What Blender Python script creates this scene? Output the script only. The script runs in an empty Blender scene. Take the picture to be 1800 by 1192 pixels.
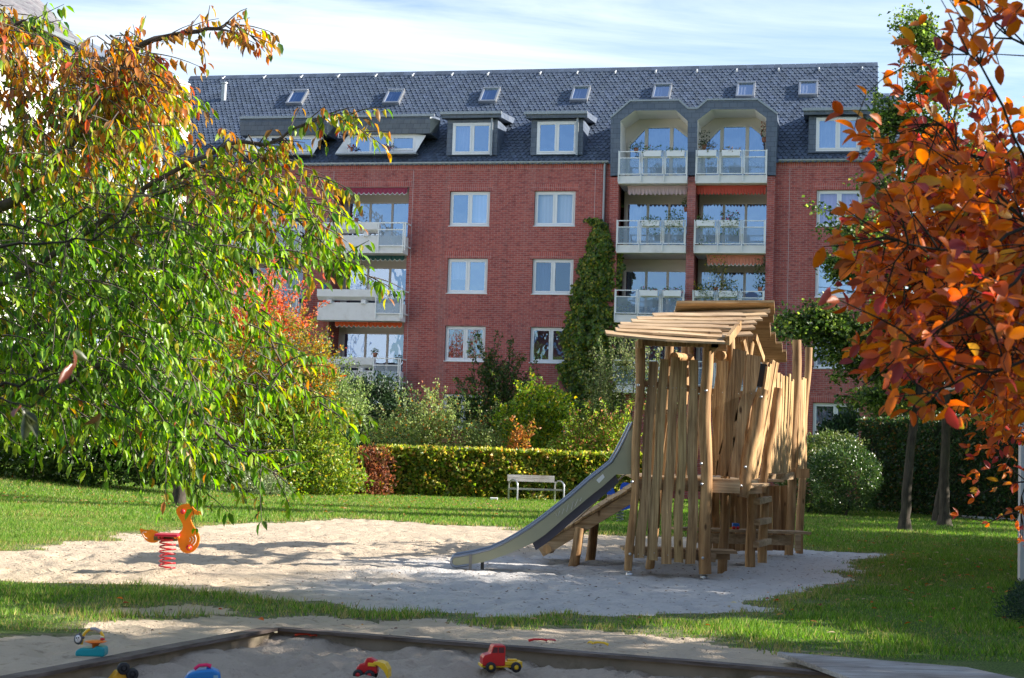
import bpy, math, random
import numpy as np
from mathutils import Vector, Matrix

sc = bpy.context.scene
COL = sc.collection
rnd = random.Random(7)
nr = np.random.default_rng(11)
R = math.radians

# ------------------------------------------------------------------ camera geometry (surveyed from the photograph)
EYE = 1.5
FPX = 2762.6                       # focal length in photograph pixels (1800 wide)
PITCH, ROLL = R(4.22542), R(1.83145)
FW = Vector((0, math.cos(PITCH), math.sin(PITCH)))
_up = Vector((0, -math.sin(PITCH), math.cos(PITCH))); _rt = Vector((1, 0, 0))
RT = _rt*math.cos(ROLL) + _up*math.sin(ROLL)
UP = -_rt*math.sin(ROLL) + _up*math.cos(ROLL)
CAM = Vector((0, 0, EYE))

def ray(px, py): return FW*FPX + RT*(px-900) - UP*(py-596)
def at(px, py, Y):                 # survey a photographed point that stands Y metres ahead
    d = ray(px, py); return CAM + d*(Y/d.y)
def gr(px, py, z=0.0):             # survey a point on the ground
    d = ray(px, py); return CAM + d*((z-EYE)/d.z)

# main building frame: x along the facade, y into the building, z up
ALPHA = R(12.0266)
FO = Vector((0, 64.0, 0))
FX = Vector((math.cos(ALPHA), -math.sin(ALPHA), 0)); FY = Vector((math.sin(ALPHA), math.cos(ALPHA), 0))
def fa(px, py, y=0.0):
    d = ray(px, py); o = FO + FY*y
    P = CAM + d*((o-CAM).dot(FY)/d.dot(FY)) - FO
    return P.dot(FX), P.z
def fu(px, py, y=0.0): return fa(px, py, y)[0]
def fz(px, py, y=0.0): return fa(px, py, y)[1]
def f2w(u, y, z): return FO + FX*u + FY*y + Vector((0, 0, z))
EAVE = 13.55
RS = R(42.13)
def roofpt(px, py):                # point of the roof plane
    d = ray(px, py); n = Vector((0, 0, 1))*math.cos(RS) - FY*math.sin(RS)
    o = f2w(0, 0, EAVE); P = CAM + d*((o-CAM).dot(n)/d.dot(n)) - FO
    return P.dot(FX), P.dot(FY), P.z

# ------------------------------------------------------------------ tags
def tag(o, label=None, cat=None, group=None, kind=None):
    if label: o['label'] = label
    if cat: o['category'] = cat
    if group: o['group'] = group
    if kind: o['kind'] = kind
    return o
def empty(name, loc, label=None, cat=None, group=None, rz=0.0):
    o = bpy.data.objects.new(name, None); COL.objects.link(o)
    o.location = loc; o.rotation_euler = (0, 0, rz); o.empty_display_size = .2
    return tag(o, label, cat, group)
def copy_tree(o, parent=None):
    c = o.copy(); COL.objects.link(c); c.parent = parent
    for ch in list(o.children): copy_tree(ch, c)
    return c

# ------------------------------------------------------------------ mesh builder
class MB:
    def __init__(s): s.v = []; s.f = []; s.c = []; s.sm = []; s.ch = []; s.tint = (1, 1, 1); s.smooth = False
    def add(s, vs, fs, smooth=None):
        b = len(s.v); s.ch.append((b, len(s.f))); s.v += [tuple(p) for p in vs]; s.c += [s.tint]*len(vs)
        s.f += [tuple(b+i for i in f) for f in fs]; s.sm += [s.smooth if smooth is None else smooth]*len(fs)
        return s
    def quad(s, a, b, c, d): return s.add([a, b, c, d], [(0, 1, 2, 3)])
    def poly(s, pts): return s.add(pts, [tuple(range(len(pts)))])
    def box(s, x0, x1, y0, y1, z0, z1):
        return s.add([(x0,y0,z0),(x1,y0,z0),(x1,y1,z0),(x0,y1,z0),(x0,y0,z1),(x1,y0,z1),(x1,y1,z1),(x0,y1,z1)],
                     [(0,3,2,1),(4,5,6,7),(0,1,5,4),(1,2,6,5),(2,3,7,6),(3,0,4,7)])
    def beam(s, a, b, w, h, side=None):
        """box from a to b; w across (horizontal), h the other way"""
        a = Vector(a); b = Vector(b); d = (b-a).normalized()
        if side is None:
            side = d.cross(Vector((0, 0, 1)))
            if side.length < 1e-3: side = Vector((1, 0, 0))
        side = Vector(side); side = (side - d*side.dot(d)).normalized(); up = side.cross(d).normalized()
        vs = []
        for p in (a, b):
            for sx, sz in ((-1,-1),(1,-1),(1,1),(-1,1)): vs.append(p + side*(sx*w/2) + up*(sz*h/2))
        return s.add(vs, [(0,3,2,1),(4,5,6,7),(0,1,5,4),(1,2,6,5),(2,3,7,6),(3,0,4,7)])
    def prism(s, prof, fn, t0, t1):
        """polygon prof of (a,b) swept from t0 to t1; fn(a,b,t)->point"""
        n = len(prof); vs = [fn(a, b, t0) for a, b in prof] + [fn(a, b, t1) for a, b in prof]
        fs = [tuple(range(n))[::-1], tuple(range(n, 2*n))] + [(i, (i+1) % n, n+(i+1) % n, n+i) for i in range(n)]
        return s.add(vs, fs)
    def tube(s, pts, rad, n=8, caps=True, smooth=True):
        pts = [Vector(p) for p in pts]; m = len(pts)
        if not hasattr(rad, '__len__'): rad = [rad]*m
        vs = []; ref = None
        for i, p in enumerate(pts):
            d = (pts[min(i+1, m-1)] - pts[max(i-1, 0)])
            d = d.normalized() if d.length > 1e-9 else Vector((0, 0, 1))
            if ref is None:
                ref = d.cross(Vector((0, 1, 0.13)))
                if ref.length < .1: ref = d.cross(Vector((1, 0, 0)))
            ref = (ref - d*ref.dot(d)).normalized(); q = d.cross(ref)
            for k in range(n):
                t = 2*math.pi*k/n; vs.append(p + (ref*math.cos(t) + q*math.sin(t))*rad[i])
        fs = [(i*n+k, i*n+(k+1) % n, (i+1)*n+(k+1) % n, (i+1)*n+k) for i in range(m-1) for k in range(n)]
        s.add(vs, fs, smooth)
        if caps:
            s.add(vs[:n], [tuple(range(n))[::-1]], False); s.add(vs[-n:], [tuple(range(n))], False)
        return s
    def lathe(s, prof, c=(0, 0, 0), n=20, axis='z'):
        vs = []; m = len(prof)
        for r, z in prof:
            for k in range(n):
                t = 2*math.pi*k/n; a, b = r*math.cos(t), r*math.sin(t)
                p = {'z': (a, b, z), 'y': (a, z, b), 'x': (z, a, b)}[axis]
                vs.append((p[0]+c[0], p[1]+c[1], p[2]+c[2]))
        fs = [(i*n+k, i*n+(k+1) % n, (i+1)*n+(k+1) % n, (i+1)*n+k) for i in range(m-1) for k in range(n)]
        return s.add(vs, fs, True)
    def ball(s, c, r, n=12):
        r = r if hasattr(r, '__len__') else (r, r, r); m = n//2+1; vs = []
        for i in range(m):
            p = math.pi*i/(m-1)
            for k in range(n):
                t = 2*math.pi*k/n
                vs.append((c[0]+r[0]*math.sin(p)*math.cos(t), c[1]+r[1]*math.sin(p)*math.sin(t), c[2]+r[2]*math.cos(p)))
        fs = [(i*n+k, i*n+(k+1) % n, (i+1)*n+(k+1) % n, (i+1)*n+k) for i in range(m-1) for k in range(n)]
        return s.add(vs, fs, True)
    def build_each(s, name, mat, parent, world=False, bevel=0.0):
        """every solid added so far becomes an object of its own"""
        e = s.ch+[(len(s.v), len(s.f))]; out = []
        for (v0, f0), (v1, f1) in zip(e, e[1:]):
            m = MB(); m.v = s.v[v0:v1]; m.c = s.c[v0:v1]; m.sm = s.sm[f0:f1]; m.f = [tuple(i-v0 for i in f) for f in s.f[f0:f1]]; out.append(m.build(name, mat, parent, world, bevel))
        return out
    def build(s, name, mat, parent=None, world=False, bevel=0.0, base=None):
        """world=True: vertices are world coordinates; the parent chain is unrotated"""
        v = np.array(s.v, dtype=float).reshape(-1, 3); off = np.zeros(3)
        if world and parent is not None:
            p = parent
            while p: off += np.array(p.location); p = p.parent
            v = v - off
        loc = None
        if parent is None:
            mn, mx = v.min(0), v.max(0); loc = np.array([(mn[0]+mx[0])/2, (mn[1]+mx[1])/2, mn[2]]) if base is None else np.array(base)
            v = v - loc
        me = bpy.data.meshes.new(name); me.from_pydata([tuple(p) for p in v], [], s.f)
        ca = me.color_attributes.new('tint', 'FLOAT_COLOR', 'POINT')
        ca.data.foreach_set('color', np.c_[np.array(s.c, dtype=float).reshape(-1, 3), np.ones(len(s.c))].ravel())
        me.polygons.foreach_set('use_smooth', s.sm); me.materials.append(mat); me.update()
        o = bpy.data.objects.new(name, me); COL.objects.link(o); o.parent = parent
        if loc is not None: o.location = loc
        if bevel:
            b = o.modifiers.new('bevel', 'BEVEL'); b.width = bevel; b.segments = 2; b.limit_method = 'ANGLE'; b.angle_limit = R(40)
        return o

# ------------------------------------------------------------------ noise
class VN:
    def __init__(s, seed): s.g = np.random.default_rng(seed).random((256, 256))
    def n(s, x, y):
        xi = np.floor(x).astype(int); yi = np.floor(y).astype(int); fx = x-xi; fy = y-yi
        fx = fx*fx*(3-2*fx); fy = fy*fy*(3-2*fy); g = s.g
        a = g[xi % 256, yi % 256]; b = g[(xi+1) % 256, yi % 256]; c = g[xi % 256, (yi+1) % 256]; d = g[(xi+1) % 256, (yi+1) % 256]
        return (a*(1-fx)+b*fx)*(1-fy) + (c*(1-fx)+d*fx)*fy - .5
    def fbm(s, x, y, o=4):
        r = 0; a = 1
        for k in range(o): r = r + a*s.n(x*2**k+17*k, y*2**k+31*k); a *= .5
        return r

# ------------------------------------------------------------------ leaves
LOW = (np.array([(0,0,0),(.45,.5,.07),(1,0,-.1),(.45,-.5,.07)], float), [(0,1,2),(0,2,3)])
MID = (np.array([(0,0,0),(.3,.42,.09),(.65,.38,.02),(1,0,-.2),(.65,-.38,.02),(.3,-.42,.09),(.5,0,-.03)], float),
       [(0,6,1),(1,6,2),(2,6,3),(3,6,4),(4,6,5),(5,6,0)])
OVAL = (np.array([(0,0,0),(.1,.2,.04),(.3,.44,.12),(.6,.46,.10),(.85,.27,-.01),(1,0,-.14),(.85,-.27,-.03),(.6,-.46,.06),(.3,-.44,.10),(.1,-.2,.04),(.5,0,-.03)], float),
        [(k, 10, k+1) for k in range(9)] + [(9, 10, 0)])
def unit(a): return a/np.maximum(np.linalg.norm(a, axis=1, keepdims=True), 1e-9)
def pick(pal, n, jit=.18):
    """pal: list of (weight, (r,g,b)); every leaf a colour of its own"""
    w = np.array([p[0] for p in pal], float); w /= w.sum(); c = np.array([p[1] for p in pal], float)
    k = nr.choice(len(pal), n, p=w); out = c[k]*(1+nr.normal(0, jit, (n, 1)))
    return np.clip(out*(1+nr.normal(0, .06, (n, 3))), .003, .95)
def leaf_mesh(name, P, D, N, L, W, C, mat, parent=None, tmpl=LOW, base=None):
    P = np.asarray(P, float); n = len(P); D = unit(D); S = unit(np.cross(D, N)); N = np.cross(S, D)
    T, F = tmpl; L = np.broadcast_to(L, n); W = np.broadcast_to(W, n)
    V = P[:, None, :] + D[:, None, :]*(T[None, :, 0, None]*L[:, None, None]) + S[:, None, :]*(T[None, :, 1, None]*W[:, None, None]) + N[:, None, :]*(T[None, :, 2, None]*L[:, None, None])
    m = len(T); V = V.reshape(-1, 3)
    if parent is not None:
        p = parent; off = np.zeros(3)
        while p: off += np.array(p.location); p = p.parent
        V = V-off
    elif base is not None: V = V-np.array(base)
    F = np.array(F); k = F.shape[1]
    faces = (F[None] + (np.arange(n)*m)[:, None, None]).reshape(-1)
    me = bpy.data.meshes.new(name); me.vertices.add(len(V)); me.vertices.foreach_set('co', V.ravel())
    nf = len(F)*n; me.loops.add(nf*k); me.loops.foreach_set('vertex_index', faces.astype(np.int32))
    me.polygons.add(nf); me.polygons.foreach_set('loop_start', np.arange(0, nf*k, k, dtype=np.int32)); me.polygons.foreach_set('loop_total', np.full(nf, k, dtype=np.int32))
    me.update(calc_edges=True)
    ca = me.color_attributes.new('tint', 'FLOAT_COLOR', 'POINT')
    ca.data.foreach_set('color', np.c_[np.repeat(C, m, axis=0), np.ones(n*m)].ravel())
    if tmpl is not LOW: me.polygons.foreach_set('use_smooth', [True]*nf)
    me.materials.append(mat); me.update()
    o = bpy.data.objects.new(name, me); COL.objects.link(o); o.parent = parent
    if parent is None and base is not None: o.location = base
    return o

# ------------------------------------------------------------------ materials
def newmat(name):
    m = bpy.data.materials.new(name); m.use_nodes = True; nt = m.node_tree
    for n in list(nt.nodes): nt.nodes.remove(n)
    out = nt.nodes.new('ShaderNodeOutputMaterial'); return m, nt, out
def nd(nt, t, **k):
    n = nt.nodes.new('ShaderNode'+t)
    for a, b in k.items():
        if a.startswith('i_'): n.inputs[a[2:].replace('_', ' ')].default_value = b
        else: setattr(n, a, b)
    return n
def ramp(nt, stops):
    n = nt.nodes.new('ShaderNodeValToRGB'); e = n.color_ramp.elements
    while len(e) < len(stops): e.new(.5)
    for i, (p, c) in enumerate(stops): e[i].position = p; e[i].color = (*c, 1) if len(c) == 3 else c
    return n
def mixc(nt, a, b, fac, mode='MIX'):
    n = nt.nodes.new('ShaderNodeMix'); n.data_type = 'RGBA'; n.blend_type = mode
    for s, x in ((6, a), (7, b), (0, fac)):
        if isinstance(x, bpy.types.NodeSocket): nt.links.new(x, n.inputs[s])
        elif isinstance(x, tuple): n.inputs[s].default_value = (*x, 1)
        else: n.inputs[s].default_value = x
    return n.outputs[2]
def coords(nt, scale=(1, 1, 1), kind='Object', rot=(0, 0, 0)):
    t = nd(nt, 'TexCoord'); m = nd(nt, 'Mapping'); m.inputs['Scale'].default_value = scale; m.inputs['Rotation'].default_value = rot
    nt.links.new(t.outputs[kind], m.inputs['Vector']); return m.outputs[0]
def noise(nt, vec, scale, detail=4, rough=.55, dist=0):
    n = nd(nt, 'TexNoise'); n.inputs['Scale'].default_value = scale; n.inputs['Detail'].default_value = detail
    n.inputs['Roughness'].default_value = rough; n.inputs['Distortion'].default_value = dist
    if vec is not None: nt.links.new(vec, n.inputs['Vector'])
    return n.outputs['Fac']
def pbsdf(nt, out, color, rough=.6, metal=0, spec=.4, bump=None, bstr=.3, bdist=.02):
    p = nd(nt, 'BsdfPrincipled')
    if isinstance(color, bpy.types.NodeSocket): nt.links.new(color, p.inputs['Base Color'])
    else: p.inputs['Base Color'].default_value = (*color, 1)
    p.inputs['Roughness'].default_value = rough; p.inputs['Metallic'].default_value = metal; p.inputs['Specular IOR Level'].default_value = spec
    if bump is not None:
        b = nd(nt, 'Bump'); b.inputs['Strength'].default_value = bstr; b.inputs['Distance'].default_value = bdist
        nt.links.new(bump, b.inputs['Height']); nt.links.new(b.outputs[0], p.inputs['Normal'])
    if out is not None: nt.links.new(p.outputs[0], out.inputs[0])
    return p
def tintn(nt):
    a = nd(nt, 'Attribute'); a.attribute_name = 'tint'; return a.outputs['Color']

def plain(name, c, rough=.6, metal=0, spec=.4, var=.12, vs=6.0, tint=False, bstr=.15, bscale=40, dirt=None):
    m, nt, out = newmat(name); v = coords(nt)
    n = noise(nt, v, vs, 5)
    col = mixc(nt, tuple(x*(1-var) for x in c), tuple(min(1, x*(1+var)) for x in c), n)
    if tint: col = mixc(nt, col, tintn(nt), 1.0, 'MULTIPLY')
    if dirt:
        r = ramp(nt, [(.52, (0, 0, 0)), (.72, (1, 1, 1))]); nt.links.new(noise(nt, v, dirt[1], 6, .65), r.inputs[0])
        col = mixc(nt, col, dirt[0], mixc(nt, (0, 0, 0), (dirt[2],)*3, r.outputs[0]))
    pbsdf(nt, out, col, rough, metal, spec, noise(nt, v, bscale, 4), bstr, .01)
    return m

def leafmat(name, trans=.42, rough=.42, gloss=.5, spots=70):
    m, nt, out = newmat(name); c = tintn(nt)
    v = coords(nt); cc = mixc(nt, c, mixc(nt, c, (.78, .76, .72), 1.0, 'MULTIPLY'), noise(nt, v, 30, 4))
    cc = mixc(nt, cc, mixc(nt, cc, (.28, .20, .18), 1.0, 'MULTIPLY'), ramp_out(nt, noise(nt, v, spots, 3, .6), [(.64, 0), (.70, .8)]))
    cc = mixc(nt, cc, mixc(nt, cc, (1.25, 1.3, .9), 1.0, 'MULTIPLY'), ramp_out(nt, noise(nt, v, 14, 2), [(.5, 0), (.7, .6)]))
    p = pbsdf(nt, None, cc, rough, 0, gloss)
    t = nd(nt, 'BsdfTranslucent'); h = nd(nt, 'HueSaturation'); h.inputs['Saturation'].default_value = 1.12; h.inputs['Value'].default_value = 2.0
    nt.links.new(cc, h.inputs['Color']); nt.links.new(h.outputs[0], t.inputs[0])
    x = nd(nt, 'MixShader'); x.inputs[0].default_value = trans
    nt.links.new(p.outputs[0], x.inputs[1]); nt.links.new(t.outputs[0], x.inputs[2]); nt.links.new(x.outputs[0], out.inputs[0])
    return m

def woodmat(name, c1, c2, grain=(28, 28, 1.2), rough=.62, crack=.5, spec=.3):
    m, nt, out = newmat(name); v = coords(nt, grain)
    g = noise(nt, v, 1.0, 8, .62, .6); big = noise(nt, coords(nt, (1.3, 1.3, .8)), 1.0, 4, .6)
    col = mixc(nt, c1, c2, ramp_out(nt, g, [(.36, 0), (.62, 1)]))
    col = mixc(nt, col, mixc(nt, col, (.62, .55, .5), 1.0, 'MULTIPLY'), ramp_out(nt, big, [(.38, 0), (.66, 1)]))
    fine = noise(nt, coords(nt, (grain[0]*3, grain[1]*3, grain[2]*1.6)), 1.0, 3, .5)
    col = mixc(nt, col, (c1[0]*.35, c1[1]*.3, c1[2]*.28), ramp_out(nt, fine, [(.62, 0), (.74, crack)]))
    col = mixc(nt, col, mixc(nt, col, (.50, .50, .54), 1.0, 'MULTIPLY'), ramp_out(nt, noise(nt, coords(nt, (grain[0]*.22, grain[1]*.22, grain[2]*.45)), 1.0, 5, .65), [(.52, 0), (.70, .75)]))
    kn = nd(nt, 'TexVoronoi'); kn.inputs['Scale'].default_value = 1.0
    nt.links.new(coords(nt, (5.2, 5.2, 2.1)), kn.inputs['Vector'])
    col = mixc(nt, col, (c1[0]*.28, c1[1]*.22, c1[2]*.2), ramp_out(nt, kn.outputs['Distance'], [(.06, .9), (.13, 0)]))
    col = mixc(nt, col, tintn(nt), 1.0, 'MULTIPLY')
    pbsdf(nt, out, col, rough, 0, spec, g, .8, .010)
    return m
def ramp_out(nt, val, stops):
    r = ramp(nt, [(p, (x, x, x)) for p, x in stops]); nt.links.new(val, r.inputs[0]); return r.outputs[0]

def brickmat(name, c1, c2, mortar, sx=.25, sz=.083, vert=False):
    """brick courses in the x-z plane of the object; sides use y"""
    m, nt, out = newmat(name); t = nd(nt, 'TexCoord'); s = nd(nt, 'SeparateXYZ'); nt.links.new(t.outputs['Object'], s.inputs[0])
    a = nd(nt, 'Math', operation='ADD'); nt.links.new(s.outputs[0], a.inputs[0]); nt.links.new(s.outputs[1], a.inputs[1])
    cb = nd(nt, 'CombineXYZ')
    if vert: nt.links.new(s.outputs[2], cb.inputs[0]); nt.links.new(a.outputs[0], cb.inputs[1])
    else: nt.links.new(a.outputs[0], cb.inputs[0]); nt.links.new(s.outputs[2], cb.inputs[1])
    b = nd(nt, 'TexBrick'); nt.links.new(cb.outputs[0], b.inputs['Vector'])
    b.inputs['Scale'].default_value = 1; b.inputs['Brick Width'].default_value = sx; b.inputs['Row Height'].default_value = sz
    b.inputs['Mortar Size'].default_value = .0075; b.inputs['Mortar Smooth'].default_value = .2; b.inputs['Bias'].default_value = -.15
    b.inputs['Color1'].default_value = (*c1, 1); b.inputs['Color2'].default_value = (*c2, 1); b.inputs['Mortar'].default_value = (*mortar, 1)
    if vert: b.offset = 0
    v = coords(nt); big = noise(nt, v, .22, 5, .6); mid = noise(nt, coords(nt, (3.9, 3.9, 11)), 1.0, 2)
    col = mixc(nt, b.outputs[0], mixc(nt, b.outputs[0], (.62, .56, .62), 1.0, 'MULTIPLY'), ramp_out(nt, mid, [(.5, 0), (.68, .9)]))
    col = mixc(nt, col, mixc(nt, col, (1.18, 1.1, 1.05), 1.0, 'MULTIPLY'), ramp_out(nt, big, [(.35, 0), (.65, .8)]))
    col = mixc(nt, col, (.36, .28, .27), ramp_out(nt, noise(nt, coords(nt, (.9, .9, .10)), 1.0, 7, .75), [(.52, 0), (.78, .42)]))
    col = mixc(nt, col, mixc(nt, col, (.66, .62, .64), 1.0, 'MULTIPLY'), ramp_out(nt, noise(nt, coords(nt, (2.2, 2.2, .16), rot=(0, 0, .3)), 1.0, 7, .7), [(.50, 0), (.74, .75)]))
    pbsdf(nt, out, col, .8, 0, .25, b.outputs['Fac'], -.35, .008)
    return m

def glassmat(name, refl=.4, tint=(1, 1, 1), wav=.5, wsc=(1.1, 1.1, .8)):
    m, nt, out = newmat(name)
    b = nd(nt, 'Bump'); b.inputs['Strength'].default_value = wav; b.inputs['Distance'].default_value = .012
    nt.links.new(noise(nt, coords(nt, wsc), 1.6, 2, .5), b.inputs['Height'])
    g = nd(nt, 'BsdfGlossy'); g.inputs['Roughness'].default_value = .01; g.inputs['Color'].default_value = (.50, .68, 1, 1); nt.links.new(b.outputs[0], g.inputs['Normal'])
    t = nd(nt, 'BsdfTransparent'); t.inputs[0].default_value = (*tint, 1)
    x = nd(nt, 'MixShader'); x.inputs[0].default_value = refl
    nt.links.new(t.outputs[0], x.inputs[1]); nt.links.new(g.outputs[0], x.inputs[2]); nt.links.new(x.outputs[0], out.inputs[0])
    return m

MT = {}
def setup_materials():
    M = MT
    M['brick'] = brickmat('brick', (.38, .098, .084), (.28, .072, .070), (.33, .235, .23))
    M['brick_v'] = brickmat('brick_soldier', (.43, .108, .09), (.31, .077, .075), (.38, .28, .275), .26, .085, True)
    M['white'] = plain('white_plastic_frame', (.74, .76, .80), .35, spec=.5, var=.04, bstr=.02)
    M['white_render'] = plain('white_render', (.66, .65, .65), .85, var=.05, vs=2, bscale=90)
    M['cream'] = plain('cream_panel', (.62, .58, .52), .7, var=.05, vs=2)
    M['concrete'] = plain('pale_concrete', (.72, .72, .74), .8, var=.07, vs=3, dirt=((.35, .33, .31), 2.0, .3))
    M['soffit'] = plain('pale_soffit', (.55, .53, .50), .8, var=.05)
    M['slate'] = plain('slate', (.074, .098, .145), .6, spec=.35, var=.3, vs=2.5, tint=True, bstr=.25, bscale=25)
    M['slate_wall'] = slatewall()
    M['zinc'] = plain('weathered_zinc', (.30, .33, .36), .45, metal=.5, var=.15, vs=5)
    M['metal_white'] = plain('white_painted_metal', (.74, .76, .78), .4, var=.04)
    M['steel'] = plain('galvanised_steel', (.50, .51, .53), .32, metal=.85, var=.12, vs=8)
    M['glass'] = glassmat('window_glass', .42)
    M['glass_low'] = glassmat('window_glass_clear', .33, wav=.9)
    M['glass_dim'] = glassmat('coated_glass_dim', .2, wav=.3); M['glass_sky'] = glassmat('skylight_glass', .5, wav=.15)
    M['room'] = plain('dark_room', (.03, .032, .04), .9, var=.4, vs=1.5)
    M['curtain'] = curtainmat('net_curtain', (.20, .23, .30))
    M['curtain_blue'] = curtainmat('blue_curtain', (.04, .07, .15))
    M['blind'] = curtainmat('roller_blind', (.46, .54, .62), fold=.15)
    M['blind_lilac'] = curtainmat('lilac_blind', (.42, .34, .58), fold=.1)
    M['frost'] = frostmat()
    M['leaf_smoke'] = leafmat('smoke_tree_leaves', .40, .45, .35, spots=55); M['leaf'] = leafmat('leaves'); M['leaf_thick'] = leafmat('thick_leaves', .28, .33, .6); M['leaf_cherry'] = leafmat('cherry_leaves', .46, .42, .5); M['leaf_dry'] = leafmat('autumn_leaves', .5, .5, .3)
    M['needle'] = leafmat('dark_evergreen_leaves', .15, .5, .4)
    M['bark'] = barkmat('grey_bark', (.085, .070, .055), (.03, .025, .02))
    M['bark_dark'] = barkmat('dark_twig_bark', (.035, .028, .025), (.012, .010, .010))
    M['bark_cherry'] = barkmat('cherry_bark', (.14, .115, .10), (.06, .045, .04))
    M['wood'] = woodmat('robinia_wood', (.25, .145, .06), (.60, .41, .205))
    M['wood_x'] = woodmat('roof_board_wood', (.38, .25, .13), (.62, .45, .275), (1.2, 24, 24))
    M['wood_post'] = woodmat('peeled_log_wood', (.29, .155, .062), (.60, .37, .175), (16, 16, 1.0), crack=.3)
    M['wood_grey'] = woodmat('weathered_grey_wood', (.26, .25, .24), (.46, .44, .42), (2.0, 40, 60), .8, .7)
    M['wood_edge'] = woodmat('dark_edging_wood', (.085, .068, .062), (.17, .14, .125), (3, 3, 30), .8, .7)
    M['orange'] = plain('orange_board', (.90, .25, .012), .35, spec=.5, var=.06)
    M['red'] = plain('red_paint', (.52, .022, .03), .35, spec=.5, var=.06)
    M['white_paint'] = plain('white_line', (.8, .8, .78), .5, var=.02)

def slatewall():
    m, nt, out = newmat('slate_cladding'); t = nd(nt, 'TexCoord'); s = nd(nt, 'SeparateXYZ'); nt.links.new(t.outputs['Object'], s.inputs[0])
    a = nd(nt, 'Math', operation='ADD'); nt.links.new(s.outputs[0], a.inputs[0]); nt.links.new(s.outputs[1], a.inputs[1])
    cb = nd(nt, 'CombineXYZ'); nt.links.new(a.outputs[0], cb.inputs[0]); nt.links.new(s.outputs[2], cb.inputs[1])
    b = nd(nt, 'TexBrick'); nt.links.new(cb.outputs[0], b.inputs['Vector']); b.inputs['Scale'].default_value = 1
    b.inputs['Brick Width'].default_value = .3; b.inputs['Row Height'].default_value = .2; b.inputs['Mortar Size'].default_value = .008
    b.inputs['Color1'].default_value = (.105, .135, .19, 1); b.inputs['Color2'].default_value = (.075, .10, .15, 1); b.inputs['Mortar'].default_value = (.035, .045, .07, 1)
    col = mixc(nt, b.outputs[0], (.14, .16, .2), ramp_out(nt, noise(nt, coords(nt), 3, 5), [(.45, 0), (.75, .5)]))
    pbsdf(nt, out, col, .5, 0, .5, b.outputs['Fac'], -.4, .01); return m

def curtainmat(name, c, fold=.5):
    m, nt, out = newmat(name)
    w = nd(nt, 'TexWave'); w.wave_type = 'BANDS'; w.bands_direction = 'X'; w.inputs['Scale'].default_value = 2.2; w.inputs['Distortion'].default_value = 2.0; w.inputs['Detail'].default_value = 1
    nt.links.new(coords(nt, (1, 1, .12)), w.inputs['Vector'])
    pbsdf(nt, out, mixc(nt, c, tuple(x*.92 for x in c), w.outputs['Fac']), .9, 0, .1, w.outputs['Fac'], fold, .08); return m

def frostmat():
    m, nt, out = newmat('frosted_glass_panel')
    p = pbsdf(nt, None, mixc(nt, (.20, .30, .42), (.36, .45, .55), noise(nt, coords(nt), 2.2, 4)), .18, 0, .8)
    t = nd(nt, 'BsdfTransparent'); t.inputs[0].default_value = (.85, .92, 1, 1); x = nd(nt, 'MixShader'); x.inputs[0].default_value = .48
    nt.links.new(t.outputs[0], x.inputs[1]); nt.links.new(p.outputs[0], x.inputs[2]); nt.links.new(x.outputs[0], out.inputs[0]); return m

def barkmat(name, c1, c2):
    m, nt, out = newmat(name); n = noise(nt, coords(nt, (9, 9, 2.2)), 1.5, 8, .65, .5)
    big = noise(nt, coords(nt), 1.2, 4)
    col = mixc(nt, c2, c1, ramp_out(nt, n, [(.35, 0), (.65, 1)]))
    col = mixc(nt, col, (c1[0]*.8, c1[1]*1.15, c1[2]*.6), ramp_out(nt, big, [(.5, 0), (.75, .5)]))
    pbsdf(nt, out, col, .9, 0, .2, n, .8, .02); return m
setup_materials()
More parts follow.
